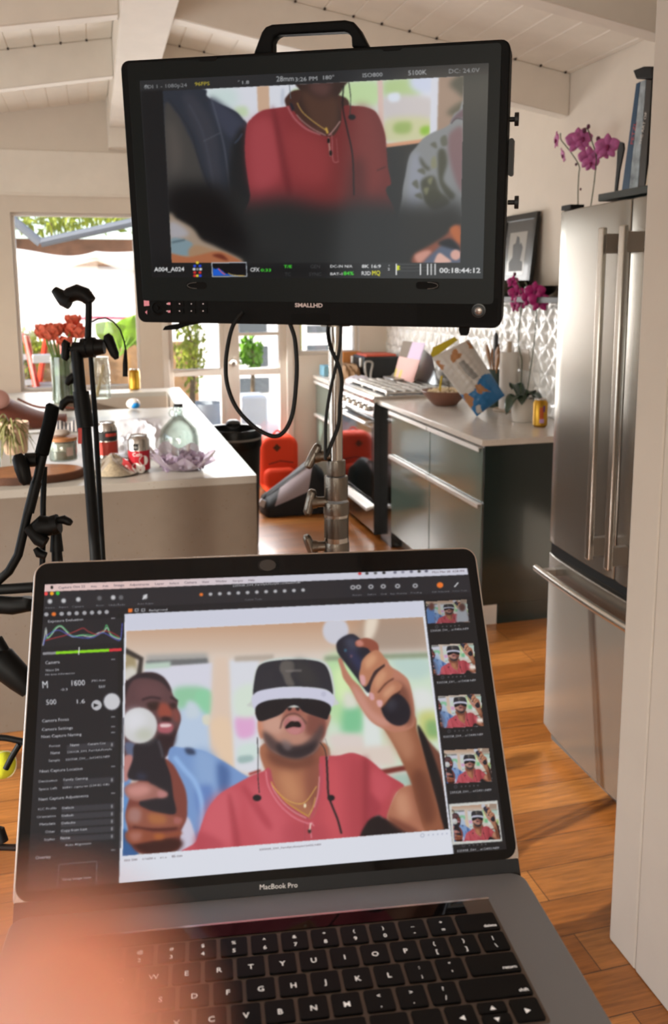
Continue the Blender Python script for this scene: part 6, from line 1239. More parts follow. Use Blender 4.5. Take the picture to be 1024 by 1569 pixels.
# carafe with a wooden spoon
p = it(157, 612) + Vector((0, .05, 0)); s = scale_at(p); cf = thing('glass_jar', 'clear glass jar with a wooden spoon behind the black stand, next to the tulips', 'jar', p)
MB().lathe([(0, .002), (12 * s, .002), (13 * s, .01), (13 * s, 45 * s), (11 * s, 58 * s), (12 * s, 64 * s)], p, 28).build('glass', m_gl, cf); MB().tube([p + Vector((-8 * s, 0, 4 * s)), p + Vector((4 * s, -.01, 52 * s))], [3 * s, 2 * s], 10).build('spoon', mat('pale_wood', '#c9ab7c', .6), cf)
# papers at the window end
for k, (a, c, l) in enumerate((((46, 600), (90, 612), 'white sheet of paper on the far left of the island'), )):
    q = [it(46, 612), it(88, 613), it(90, 603), it(60, 602)]; MB().prism([(v.x, v.y) for v in q], T, T + .006).build('paper', mat('paper_white', '#e8e6e2', .7), loc=q[0], label=l, cat='paper')
# slab of wood with bark edge
cB = it(52, 735); s = scale_at(cB); rB = 82 * s; cc_ = Vector((cB.x - 8 * s, IY0 + .06 + rB * .62, T)); wb = thing('serving_board', 'round slice of wood with dark bark edge under the candle jar', 'board', cc_)
MB().lathe([(.0, .0), (rB, .0), (rB * 1.005, .008), (rB, .026), (rB * .97, .029), (0, .029)], cc_, 48, sq=(1, .62)).build('bark', mat('bark_dark', '#4a2a18', .8, bump=.8, bscale=80, vary=.4), wb)
MB().lathe([(.0, .0292), (rB * .965, .0292), (rB * .965, .0302), (0, .0302)], cc_, 48, sq=(1, .62)).build('wood_face', mat('wood_face', '#8a5630', .5, vary=.25, vscale=20), wb)
TB = T + .0305
# candle jar
p = onz(97, 709, TB) + Vector((0, .06, 0)); s = scale_at(p); cj = thing('candle_jar', 'glass candle jar with a wooden lid standing on the wood slice', 'jar', p); r = 21 * s
MB().lathe([(0, .001), (r * .96, .001), (r, .006), (r, 30 * s), (r * .97, 31 * s), (r * .97, .008), (0, .006)], p, 36).build('glass', m_gl, cj)
MB().lathe([(0, .007), (r * .93, .007), (r * .93, 15 * s), (0, 15 * s)], p, 36).build('wax', mat('wax_grey', '#8f877a', .5), cj); MB().lathe([(r * .9501, 16 * s), (r * .9501, 28 * s)], p, 36).build('inner_wall', mat('wax_pale', '#c2b8a8', .6), cj)
MB().lathe([(0, 31 * s), (r * 1.03, 31 * s), (r * 1.03, 36 * s), (0, 36.5 * s)], p, 36).build('wooden_lid', mat('lid_wood', '#a36b3f', .5, vary=.15, vscale=30), cj)
b = MB().grid(lambda u, v: Vector((p.x + r * 1.0002 * math.cos(math.radians(285 + 30 * u)), p.y + r * 1.0002 * math.sin(math.radians(285 + 30 * u)), p.z + (9 + 13 * v) * s)), 6, 1); b.build('paper_tag', mat('tag_pink', '#b8a198', .6), cj, smooth=0, fixn=False)
MB().sph(p + Vector((-2 * s, 0, 37 * s + 5 * s)), (15 * s, 13 * s, 5.5 * s), 16).build('pebble', mat('pebble_grey', '#9c8f85', .6, bump=.5, bscale=60), loc=p + Vector((-2 * s, 0, 36.6 * s)), label='smooth grey stone lying on the candle jar lid', cat='stone')
# striped cloth behind the jar
p2 = it(103, 662) + Vector((0, .05, 0)); s2 = scale_at(p2); cb = MB()
def cl(u, v): return Vector((p2.x + (u - .5) * 34 * s2, p2.y + .12 * (v - .5), p2.z + .002 + 13 * s2 * math.sin(PI * v) ** .6 * (1 + .2 * math.sin(9 * u))))
for j in range(12): cb.grid(lambda u, v, j=j: cl((j + u) / 12, v), 2, 10, j % 2)
cb.build('folded_cloth', [mat('cloth_pale', '#b9b2ad', .9), mat('cloth_dark', '#3c3a44', .9)], loc=p2, label='small striped cloth bundled behind the candle jar', cat='cloth', smooth=180, merge=True)
# air plant in a pinkish cup
p = onz(20, 702, TB) + Vector((0, .07, 0)); s = scale_at(p); ap = thing('air_plant', 'trailing olive green air plant in a beige ceramic cup at the left edge', 'plant', p)
MB().lathe([(0, .001), (15 * s, .001), (17 * s, .01), (21 * s, 48 * s), (20 * s, 50 * s), (18.5 * s, 48 * s), (14 * s, .012), (0, .012)], p + Vector((2 * s, .03, 0)), 32).build('cup', mat('cup_beige', '#c5a489', .6), ap)
random.seed(11); m_air = mat('air_leaf', '#77733f', .6, vary=.25, vscale=30)
for k in range(38):
    a = random.uniform(-3.1, .1); R1 = random.uniform(12, 30) * s; top = random.uniform(44, 62) * s; dr = random.uniform(-6, 30) * s; d = Vector((math.cos(a), .7 * math.sin(a), 0)); c0 = p + Vector((-4 * s, -.005, random.uniform(20, 44) * s))
    pts = spline([tuple(c0), tuple(c0 + d * R1 * .45 + Vector((0, 0, top - 40 * s))), tuple(c0 + d * R1 + Vector((0, 0, top - 50 * s))), tuple(c0 + d * R1 * 1.35 + Vector((0, 0, -dr)))], 5)
    n_ = len(pts); MB().tube([Vector(tuple(x)) for x in pts], [2.6 * s * (1 - .85 * i / n_) for i in range(n_)], 8, flat=.45).build('leaf', m_air, ap)
# leather tote lying at the left
p = it(20, 668) + Vector((-.12, .35, 0)); s = scale_at(p)
tote = thing('tote_bag', 'brown leather tote slumped on the left side of the island', 'bag', p)
lt = mat('leather_brown', '#663527', .5, bump=.3, bscale=120, vary=.12); X0_, X1_ = -.62, onz(97, 625, 1.05).x
def bagf(u, v):
    x = X0_ + (X1_ - X0_) * u; sag = .5 + .5 * math.cos(min(1, max(0, (u - .05) / .95)) * PI); hgt = .05 + .135 * sag ** 1.3
    a = PI * v; return Vector((x, p.y - .0 - .16 * math.cos(a) * (1 - .5 * u ** 3), T + .001 + hgt * math.sin(a) ** .55))
MB().grid(bagf, 40, 18).build('bag_body', lt, tote, smooth=180, merge=True)
q = ony(-4, 612, p.y - .15); MB().sph(q, (.06, .03, .05), 20).build('lining', mat('lining_pink', '#b98a80', .7), tote)
MB().tube([Vector(tuple(q)) for q in spline([(-.40, p.y - .16, T + .16), (-.30, p.y - .17, T + .115), (-.15, p.y - .17, T + .105), (-.05, p.y - .15, T + .075)], 8)], .006, 8).build('piping', lt, tote)
q = it(50, 664) ; MB().box((q.x, q.y + .02, T + .006), (.11, .045, .010), rot('Z', 6)).build('phone', mat('phone_white', '#dcdcdc', .25), loc=(q.x, q.y, T), label='white phone on the island in front of the leather tote', cat='phone', bevel=.003)
# drinking glass at the far left
p = it(0, 730) + Vector((-.03, .05, 0)); s = scale_at(p); MB().lathe([(0, .001), (.026, .001), (.030, .012), (.034, .10), (.0325, .10), (.028, .014), (0, .012)], p, 28).build('drinking_glass', m_gl, loc=p, label='clear drinking glass cut off by the left edge of the picture', cat='glass')

# ================================================================ THINGS ON THE COUNTERTOP BY THE RANGE
# chip bag standing askew
BD = (it(742, 636) - Vector(CPOS)); dBot = float((np.array(it(742, 636)) - CPOS) @ CM[:, 2]); 
m_bagw = mat('bag_white', '#b9b1aa', .35); m_bagb = mat('bag_blue', '#27689a', .35); m_bagy = mat('bag_yellow', '#b9a414', .4); m_bagp = mat('bag_popcorn', '#a3714a', .5); m_bagg = mat('bag_grey', '#85817e', .4)
TLp, TRp, BRp, BLp = (662, 548), (719, 520), (774, 606), (731, 638)
def inpoly(x, y, P):
    c = False
    for i in range(len(P)):
        (x1, y1), (x2, y2) = P[i], P[i - 1]
        if (y1 > y) != (y2 > y) and x < (x2 - x1) * (y - y1) / (y2 - y1) + x1: c = not c
    return c
shapes = [([(694, 537), (700, 534), (703, 541), (709, 542), (706, 548), (700, 550), (696, 557), (691, 552), (691, 545)], 3), ([(669, 552), (674, 552), (675, 558), (681, 560), (679, 567), (673, 566), (668, 558)], 3), ([(728, 590), (736, 588), (742, 594), (752, 600), (741, 600), (737, 604), (731, 602)], 3), ([(710, 606), (714, 601), (720, 606), (726, 610), (725, 620), (721, 628), (714, 616)], 3), ([(714, 521), (722, 528), (727, 534), (720, 534)], 3),
          ([(702, 556), (711, 552), (734, 576), (726, 582), (714, 572)], 4), ([(729, 622), (736, 620), (739, 632), (731, 634)], 0)]
NU, NV = 44, 60; bag = MB(); V = []
dT = dBot - .04
for j in range(NV + 1):
    for i in range(NU + 1):
        u, v = i / NU, j / NV; x = (TLp[0] * (1 - u) + TRp[0] * u) * (1 - v) + (BLp[0] * (1 - u) + BRp[0] * u) * v; y = (TLp[1] * (1 - u) + TRp[1] * u) * (1 - v) + (BLp[1] * (1 - u) + BRp[1] * u) * v
        puff = (max(0, math.sin(PI * u)) ** .5) * (max(0, math.sin(PI * min(1, .04 + v * .96)))) ** .45
        V.append((x, y, puff))
for side in (1, -1):
    vs = [Vector(CPOS + ray(x, y) * (dT - side * (.075 * pf_ + .004 * math.sin(x * .5) * math.sin(y * .4) * pf_) + .05 * (1 - j_ / NV))) for (x, y, pf_), j_ in zip(V, [k // (NU + 1) for k in range(len(V))])]
    fs = [(j * (NU + 1) + i, j * (NU + 1) + i + 1, (j + 1) * (NU + 1) + i + 1, (j + 1) * (NU + 1) + i) for j in range(NV) for i in range(NU)]
    base_ = len(bag.v); bag.v += [tuple(v) for v in vs]
    for k, f in enumerate(fs):
        j, i = k // NU, k % NU; x = sum(V[q][0] for q in f) / 4; y = sum(V[q][1] for q in f) / 4; mi = 0
        if j / NV > .62 + .06 * math.sin(i / NU * 6): mi = 1
        if j < 3: mi = 0
        if side == 1:
            for P_, m_ in shapes:
                if inpoly(x, y, P_): mi = m_
        bag.f.append(tuple(q + base_ for q in f)); bag.m.append(mi)
cbag = bag.build('popcorn_bag', [m_bagw, m_bagb, m_bagy, m_bagp, m_bagg], loc=it(742, 636), label='white and blue popcorn bag leaning over behind the brown bowl', cat='bag', smooth=180)
st_ = [(664, 549), (660, 543), (664, 532), (697, 516), (702, 521)]
MB().add([Vector(CPOS + ray(x, y) * (dT + .05 + e)) for e in (-.004, .004) for x, y in st_], [(0, 1, 2, 3, 4), (9, 8, 7, 6, 5)] + [(i, i + 5, (i + 1) % 5 + 5, (i + 1) % 5) for i in range(5)]).build('torn_strip', m_bagy, cbag)
# bowl with popcorn and chopstick
p = it(682, 622); s = scale_at(p); rb = 37 * s; p = p + Vector((.02, rb * .35, 0)); bw = thing('snack_bowl', 'wide brown bowl of popcorn in front of the range', 'bowl', p)
MB().lathe([(rb * .42, 0), (rb * .5, .003), (rb * .86, 15 * s), (rb, 22 * s), (rb * .985, 23 * s), (rb * .84, 16 * s), (rb * .5, 6 * s), (0, 5 * s)], p, 40).build('bowl_body', mat('terracotta', '#7d5545', .45), bw)
b = MB(); random.seed(2)
for k in range(46):
    a, q = random.uniform(0, 2 * PI), math.sqrt(random.random()) * .72; b.sph(p + Vector((rb * q * math.cos(a), rb * q * math.sin(a), (17 + 8 * (1 - q) + random.uniform(-1, 2)) * s)), .011 + random.random() * .004, 6)
b.build('popcorn', mat('popcorn', '#e3cfae', .8), bw, kind='stuff')
MB().tube([p + Vector((-.05, -.03, 16 * s)), p + Vector((-.035, -.03, 46 * s))], .007, 8).build('chopstick', mat('stick_yellow', '#c0a417', .5), loc=p + Vector((-.05, -.03, 16 * s)), label='yellow stick standing up in the popcorn bowl', cat='stick')
# paper towel holder
p = it(766, 638) + Vector((.02, .07, 0)); s = scale_at(p); ptl = thing('paper_towel_holder', 'white paper towel roll on a wooden holder, left of the potted orchid', 'paper towels', p); c = onz(783, 632, T) + Vector((.02, .08, 0))
MB().lathe([(0, 0), (.085, 0), (.087, .006), (.085, .012), (0, .013)], c, 36).build('base_plate', mat('holder_beige', '#b9a692', .5), ptl); hr = float((560 - 0) * 0); 
zt = onx(783, 540, c.x).z; MB().lathe([(.016, T + .013), (.052, T + .013), (.052, zt), (.016, zt)], (c.x, c.y, 0), 36).build('paper_roll', mat('paper_roll', '#d6cec5', .85, bump=.3, bscale=120), ptl); MB().cyl((c.x, c.y, T + .01), (c.x, c.y, onx(783, 523, c.x).z), .014).build('peg', mat('holder_beige', ''), ptl)
# crock with wooden utensils
c = onz(757, 600, T) + Vector((0, .0, 0)); c.x = 2.27; c.y = onx(757, 600, 2.27).y; zc_ = lambda y: onx(757, y, 2.27).z
ck = thing('utensil_crock', 'green crock of wooden utensils behind the popcorn bag', 'crock', (c.x, c.y, T)); MB().lathe([(0, 0), (.038, 0), (.042, .02), (.042, zc_(566) - T), (.037, zc_(566) - T), (.036, .01), (0, .01)], (c.x, c.y, T), 28).build('crock_body', mat('crock_green', '#3c4a42', .4), ck)
m_ut = mat('utensil_wood', '#8f6238', .5, vary=.2); 
for k, (dx, dy, tip, w) in enumerate(((-.02, -.045, 534, .032), (.0, -.02, 540, .036), (.012, .01, 532, .034), (.0, .035, 536, .038), (-.01, .06, 545, .030))):
    a = Vector((c.x, c.y, zc_(590))); e = Vector((c.x + dx, c.y - dy, zc_(tip + 10))); MB().tube([a, a + (e - a) * .5, e, e + (e - a).normalized() * .03, e + (e - a).normalized() * .06], [.006, .008, w * .6, w * .7, w * .3], 12, flat=.5).build('wooden_spoon', m_ut, ck)
MB().tube([Vector((c.x, c.y, zc_(560))), Vector((c.x, c.y - .01, zc_(530))), Vector((c.x, c.y - .012, zc_(515))), Vector((c.x, c.y - .012, zc_(509)))], [.01, .022, .022, .008], 14, flat=.6).build('black_spatula', mat('print_black', ''), ck)
# outlet on the tiles
q = onx(809, 551, XR - .012); MB().bx(XR - .03, XR - .008, q.y - .045, q.y + .045, q.z - .06, q.z + .06).build('wall_outlet', mat('outlet_beige', '#c5b8ab', .4), loc=q, label='beige outlet plate on the relief tiles beside the orchid stems', cat='outlet', bevel=.003)
# beyond the range and on it
def boxy(name, x0, x1, y0, y1, z0, z1, m, label, cat, bevel=.006, rz=0):
    c = Vector(((x0 + x1) / 2, (y0 + y1) / 2, z0)); t = MB().box((c.x, c.y, (z0 + z1) / 2), (x1 - x0, y1 - y0, z1 - z0), rot('Z', rz)).build(name, m, loc=c, label=label, cat=cat, bevel=bevel); return t
GT = .975
tr = MB().bx(2.02, 2.33, 5.90, 6.14, GT, GT + .012).build('baking_tray', mat('tray_steel', '#a9a6a2', .3, .9), loc=(2.2, 6.0, GT), label='flat steel tray lying on the far grate of the range', cat='tray', bevel=.004)
# black case with orange lid
cs = thing('tool_case', 'black case with an orange top and silver latches at the far end of the countertop', 'case', (2.17, 6.80, T)); MB().bx(2.02, 2.33, 6.62, 6.96, T, T + .17).build('case_body', mat('case_black', '#17181a', .45), cs, bevel=.02, bseg=3); MB().bx(2.05, 2.30, 6.65, 6.93, T + .165, T + .185).build('case_lid', mat('case_orange', '#c4543c', .5), cs, bevel=.006)
for y in (6.66, 6.90): MB().bx(2.003, 2.018, y, y + .03, T + .09, T + .16).build('latch', m_hand, cs, bevel=.003)
MB().tube([Vector(tuple(q)) for q in spline([(1.98, 6.40, T + .01), (1.97, 6.42, T + .09), (2.0, 6.5, T + .14), (2.06, 6.52, T + .13), (2.04, 6.5, T + .05), (2.02, 6.4, T + .02), (2.1, 6.3, T + .02), (2.2, 6.38, T + .06), (2.22, 6.46, T + .01)], 8)], .008, 10).build('coiled_cable', mat('cable_grey', '#9a938b', .5), loc=(1.98, 6.4, T), label='pale grey cable tangled in front of the black case', cat='cable')
def crumple(name, x0, x1, y0, y1, h, m, label, cat, seed=0, flat=.6):
    random.seed(seed); ph = [random.uniform(0, 6) for _ in range(6)]
    def P(u, v):
        a = 2 * PI * u; b_ = PI * (.5 * v); rr = 1 + .10 * math.sin(5 * a + ph[0]) * math.sin(3 * b_ + ph[1]) + .07 * math.sin(11 * a + ph[2] + 4 * b_)
        k = math.cos(b_) ** flat; return Vector(((x0 + x1) / 2 + (x1 - x0) / 2 * rr * k * math.cos(a), (y0 + y1) / 2 + (y1 - y0) / 2 * rr * k * math.sin(a), T + .001 + h * math.sin(b_) * (rr if v < 1 else 1)))
    return MB().grid(P, 36, 10).build(name, m, loc=((x0 + x1) / 2, (y0 + y1) / 2, T), label=label, cat=cat, smooth=22)
crumple('paper_bag', 1.82, 2.0, 6.50, 6.95, .11, mat('kraft_paper', '#8a6a4a', .8), 'crumpled brown paper bag beyond the range, left of the black case', 'bag', 1, .35)
crumple('plastic_packet', 1.80, 1.98, 6.22, 6.44, .05, clear_mat('milky_plastic', ''), 'crumpled clear packet beyond the range, in front of the brown paper bag', 'packet', 4)
boxy('tissue_packet', 1.765, 1.84, 6.90, 7.04, T, T + .085, mat('packet_blue', '#7fb4cc', .5), 'small blue and white packet at the far corner of the countertop', 'packet')
boxy('cardboard_box', 1.95, 2.11, 6.985, 7.06, T, T + .19, mat('box_orange', '#c98243', .6), 'orange brown box standing against the far window', 'box')
# printed gift bag and foil bag
gx_, gy_ = 2.20, 5.88
q = [onx(x, y, 2.20) for x, y in ((607, 562), (636, 577), (650, 524), (624, 522))]
def facebag(name, pts, X, th, mats, label, fn, z0):
    P = [onx(x, y, X) for x, y in pts]; zmin = min(v.z for v in P[:2])
    for v in P[:2]: v.z = z0
    b = MB(); N = 24
    def Q(u, v, e): a = P[0].lerp(P[1], u); c = P[3].lerp(P[2], u); w = a.lerp(c, v); return Vector((w.x + e * th * math.sin(PI * u) ** .5 * (1 - v * .95) + e * .002, w.y, w.z))
    for e in (-1, 1):
        vs = [Q(i / N, j / N, e) for j in range(N + 1) for i in range(N + 1)]; b0_ = len(b.v); b.v += [tuple(v) for v in vs]
        for j in range(N):
            for i in range(N): b.f.append((b0_ + j * (N + 1) + i, b0_ + j * (N + 1) + i + 1, b0_ + (j + 1) * (N + 1) + i + 1, b0_ + (j + 1) * (N + 1) + i)); b.m.append(fn(i / N, j / N))
    return b.build(name, mats, loc=P[0].lerp(P[1], .5), label=label, cat='bag', smooth=60)
facebag('gift_bag', [(604, 572), (634, 577), (652, 526), (618, 522)], 2.12, .02, [mat('gift_pink', '#d9a9a0', .5), mat('gift_lilac', '#c9aecb', .5), mat('gift_brown', '#6a5844', .6), mat('gift_yellow', '#c9b45a', .5)], 'pink and lilac printed pouch standing on the range, left of the foil bag',
        lambda u, v: 2 if (v > .55 and u < .45) else 3 if (v < .25 and (u < .15 or .3 < u < .45)) else 1 if v > .55 else 0, GT)
facebag('foil_bag', [(634, 576), (672, 572), (662, 546), (648, 534)], 2.22, .03, [mat('foil', '#9ea3a6', .3, .8)], 'plain silver foil bag standing on the range, behind the popcorn bag', lambda u, v: 0, GT)

# ================================================================ THINGS ON THE FLOOR BY THE DOOR
p = onz(366, 815, 0); cb_ = Vector((.80, 5.45, 0)); zr = ony(370, 655, 5.45).z
tc = thing('trash_can', 'black lined trash can behind the right corner of the island', 'trash can', cb_); R0 = ony(401, 740, 5.45).x - cb_.x
MB().lathe([(0, 0), (R0 * .82, 0), (R0 * .84, .02), (R0 * .98, zr - .05), (R0, zr - .02), (R0 * .93, zr - .02), (R0 * .8, .03), (0, .03)], cb_, 40).build('bin_body', mat('bin_black', '#1a1b18', .5), tc)
MB().lathe([(R0 * 1.0, zr - .12), (R0 * 1.03, zr - .10), (R0 * 1.02, zr - .01), (R0 * 1.0, zr), (R0 * .93, zr - .002), (R0 * .90, zr - .06)], cb_, 40).build('bin_liner', mat('liner_black', '#0e0e0f', .3, bump=.8, bscale=25), tc); MB().lathe([(R0 * 1.035, zr - .065), (R0 * 1.045, zr - .06), (R0 * 1.035, zr - .052)], cb_, 40).build('rim_band', mat('band_grey', '#8f8c88', .4), tc)
MB().sph(cb_ + Vector((.02, .1, zr + .01)), (.05, .05, .03), 12).build('liner_knot', mat('liner_black', ''), tc)
# orange backpack
byy = 6.80; bl, br = onz(400, 742, 0), onz(457, 742, 0); bx0, bx1 = ony(400, 700, byy).x, ony(458, 700, byy).x; bz = ony(430, 668, byy).z
bp = thing('backpack', 'bright orange backpack with a brown diamond patch against the door', 'backpack', ((bx0 + bx1) / 2, byy, 0)); m_or = mat('pack_orange', '#f0431c', .6, bump=.2, bscale=200)
w_ = bx1 - bx0
def pack(x0, x1, y0, y1, z0, z1, rr, nm, m, par): return MB().prism(rrect(x0, x1, z0, z1, rr, 8), y0, y1, lambda a, b_, d: Vector((a, d, b_))).build(nm, m, par, bevel=.035, bseg=4)
pack(bx0, bx1, byy, byy + .17, .005, bz, w_ * .3, 'pack_body', m_or, bp); fp = pack(bx0 + .015, bx1 - .03, byy - .055, byy + .02, .01, bz * .46, w_ * .2, 'front_pocket', m_or, bp)
MB().box((bx0 + w_ * .42, byy - .002, bz * .80), (.045, .008, .045), rot('Y', 45)).build('leather_patch', mat('patch_brown', '#5a2e18', .7), bp); MB().tube([(bx0 + w_ * .2, byy - .004, bz * .52), (bx0 + w_ * .5, byy - .006, bz * .57), (bx0 + w_ * .85, byy - .004, bz * .53)], .004, 8).build('zipper', mat('zip_dark', '#7a1e10', .6), bp)
MB().tube([Vector((bx0 + w_ * (.38 + .24 * t_), byy + .09, bz + .03 * math.sin(PI * t_))) for t_ in np.linspace(0, 1, 9)], .007, 8).build('loop', m_or, bp)
# black and grey duffel
dy = 6.1; f0, f1 = ony(403, 770, dy), ony(505, 770, dy); top_ = ony(480, 712, dy).z
db = thing('duffel_bag', 'black duffel bag with a pale grey side panel lying on the floor', 'bag', ((f0.x + f1.x) / 2, dy, 0))
def duf(u, v):
    x = f0.x + (min(f1.x + .02, 1.6) - f0.x) * u; hgt = top_ * (.28 + .72 * min(1, u / .72) ** 1.1) * (1 if u < .8 else 1 - (u - .8) * 1.2); a = PI * v
    e = min(1, u / .06, (1 - u) / .06) ** .5; return Vector((x, dy + .13 - .17 * math.cos(a) * e, .004 + hgt * (math.sin(a) ** .6) * e))
MB().grid(duf, 30, 20).build('bag_body', mat('nylon_black', '#111114', .6, bump=.3, bscale=80), db, smooth=180)
MB().grid(lambda u, v: duf(.16 + .50 * u + .12 * v, .10 + .28 * v) + Vector((0, -.006, .003)), 14, 8).build('grey_panel', mat('panel_grey', '#a99ba0', .7), db, smooth=180, fixn=False)
MB().tube([duf(.04 + .7 * t_, .47 - .1 * t_) + Vector((0, -.008, .012)) for t_ in np.linspace(0, 1, 16)], .008, 8, flat=.5).build('strap', mat('strap_black', '#0b0b0c', .6), db); MB().box(duf(.03, .3) + Vector((-.01, -.015, .02)), (.05, .02, .05), rot('Y', 35)).build('white_tag', mat('tag_white', '#d9d9de', .5), db)
# ================================================================ OUTSIDE THE WINDOWS
m_patio = mat('patio_concrete', '#d8d4cc', .8, vary=.06, vscale=3)
MB().bx(-9, 9, YB + .17, 24, -.08, -.02).build('ground', m_patio, kind='structure')
m_white = mat('stucco_white', '#f2f1ef', .85)
def out(px, py, Y): return ony(px, py, Y)
# long white garden building
Yg = 13.0; a = out(15, 408, Yg); c = out(230, 530, Yg)
g_ = thing('garden_building', 'bright white building across the patio under a grey roof', 'building', (0, Yg, 0))
GX = out(344, 540, Yg).x; MB().bx(-3.2, GX, Yg, Yg + .3, -.02, a.z).build('white_wall', m_white, g_)
MB().bx(-3.4, GX + .0, Yg - .1, Yg + .4, a.z, out(20, 366, Yg).z).build('brick_band', mat('brick_pale', '#7d5a46', .85, vary=.3, vscale=6), g_)
zr0 = out(60, 366, Yg).z; zr1 = out(60, 330, Yg).z
MB().add([Vector(v) for v in ((-2.6, Yg - 1.0, zr0 + .12), (GX, Yg - 1.0, zr0 + .55), (GX, Yg + 1.5, zr0 + .85), (-2.6, Yg + 1.5, zr0 + .42), (-2.6, Yg - 1.0, zr0 + .04), (GX, Yg - 1.0, zr0 + .47), (GX, Yg + 1.5, zr0 + .77), (-2.6, Yg + 1.5, zr0 + .34))], [(0, 1, 2, 3), (7, 6, 5, 4), (0, 4, 5, 1), (1, 5, 6, 2), (2, 6, 7, 3), (3, 7, 4, 0)]).build('roof', mat('roof_grey', '#4a5158', .6), g_)
# gathered white shade cloth along the eave
def shade(u, v):
    x = -1.15 + 3.6 * u; sagz = out(20 + 190 * u, 392 + 12 * abs(math.sin(3 * PI * u)) - 0, 11.2).z; a_ = 2 * PI * v
    return Vector((x, 11.2 + .16 * math.cos(a_), sagz + (.10 + .05 * math.sin(5 * PI * u)) * math.sin(a_)))
MB().grid(shade, 60, 14).build('shade_cloth', mat('canvas_white', '#f4efe6', .8), loc=(0, 11.2, 2.2), label='rolled white shade cloth hanging under the grey roof outside', cat='shade cloth', smooth=180, merge=True)
for k, (p0, p1) in enumerate((((15, 333), (62, 372)), ((62, 372), (215, 338)))):
    A, B = out(*p0, 10.6), out(*p1, 10.6); MB().tube([A, B], .05, 8).build('pergola_beam', mat('beam_grey', '#5d656e', .6), loc=A, label=('grey pergola beam slanting down at the left end outside the window', 'long grey pergola beam crossing the top of the window view')[k], cat='beam')
# foliage clusters made of many leaves
def leaves(name, c, r, n, size, m, label, cat, stems=0, seed=1, trunk=None):
    random.seed(seed); t = thing(name, label, cat, (c[0], c[1], c[2] - r[2])); b = MB()
    for k in range(n):
        a = random.uniform(0, 2 * PI); z = random.uniform(-1, 1); q = random.random() ** .4; s = math.sqrt(1 - z * z)
        p = Vector((c[0] + r[0] * q * s * math.cos(a), c[1] + r[1] * q * s * math.sin(a), c[2] + r[2] * q * z)); R = Euler((random.uniform(0, 6), random.uniform(0, 6), random.uniform(0, 6))).to_matrix(); L = size * random.uniform(.6, 1.3)
        b.add([p + R @ Vector(v) for v in ((-L, 0, 0), (-.2 * L, .4 * L, .08 * L), (L, 0, 0), (-.2 * L, -.4 * L, .08 * L))], [(0, 1, 2, 3)])
    b.build('foliage', m, t, kind='stuff', smooth=0, fixn=False)
    if trunk is not None: MB().tube([Vector((c[0], c[1], trunk)), Vector((c[0] + .03, c[1], c[2])), Vector((c[0] - .02, c[1], c[2] + r[2] * .6))], [.03, .02, .008], 8).build('stem', mat('bark_outside', '#7a664c', .8), t)
    return t
def leafmat(n_, c): return mat(n_, c, .5, vary=.3, vscale=12)
ylw = leafmat('leaf_yellow_green', '#98a52e'); grn = leafmat('leaf_fresh_green', '#6f9f2c')
p = out(100, 334, 14.2); leaves('tree', (p.x - .3, 15.8, out(100, 318, 15.8).z), (2.8, .9, .45), 1500, .10, ylw, 'yellow green tree branches above the grey roof', 'tree', seed=2, trunk=0)
p = out(292, 545, 8.6); leaves('climbing_shrub', (p.x, 8.6, out(292, 540, 8.6).z), (.16, .14, .42), 520, .035, ylw, 'tall narrow yellow green shrub in a pot outside the fixed door panel', 'shrub', seed=4, trunk=.5)
pc = Vector((p.x + .12, 8.6, -.02)); MB().lathe([(0, 0), (.12, 0), (.17, .42), (.18, .55), (.16, .55), (.14, .4), (0, .38)], pc, 28).build('planter', mat('planter_grey', '#b4bcc2', .6), loc=pc, label='tall pale grey planter outside the fixed door panel', cat='planter')
p = out(384, 542, 9.6); leaves('garden_bush', (p.x, 9.6, p.z), (.14, .12, .22), 260, .05, grn, 'bright green bush seen through the upper door pane', 'bush', seed=6, trunk=0)
# big-leaved plant
p = out(185, 560, 9.2); bpz = thing('banana_plant', 'broad leaved bright green plant above the stone planter wall', 'plant', (p.x, 9.2, out(185, 540, 9.2).z)); m_ban = leafmat('leaf_banana', '#86b32c')
for (x, y, w, h_, tilt) in ((196, 508, .20, .34, 20), (176, 512, .16, .30, -28), (160, 506, .13, .22, -50), (207, 500, .16, .3, 30), (216, 512, .15, .26, 8)):
    c0 = out(x, y, 9.2); R = rot('Y', tilt)
    MB().grid(lambda u, v: c0 + R @ Vector(((v - .5) * w * 1.5 * math.sin(PI * min(1, .08 + u * .9)), .05 * abs(v - .5) - .08 * u * u, (u - .5) * h_)), 10, 6).build('leaf', m_ban, bpz, smooth=180, fixn=False)
    MB().tube([Vector((p.x, 9.2, out(185, 545, 9.2).z)), c0], .008, 6).build('leaf_stalk', m_ban, bpz)
# stone planter wall
y0 = 9.6; z = out(190, 527, y0).z; MB().bx(-2.6, out(303, 540, y0).x, y0, y0 + .3, -.02, z).build('garden_wall', mat('garden_stone', '#a8825c', .9, vary=.25, vscale=7, bump=.8, bscale=12), loc=(0, y0, -.02), label='low tan stone wall across the patio behind the ladder', cat='wall')
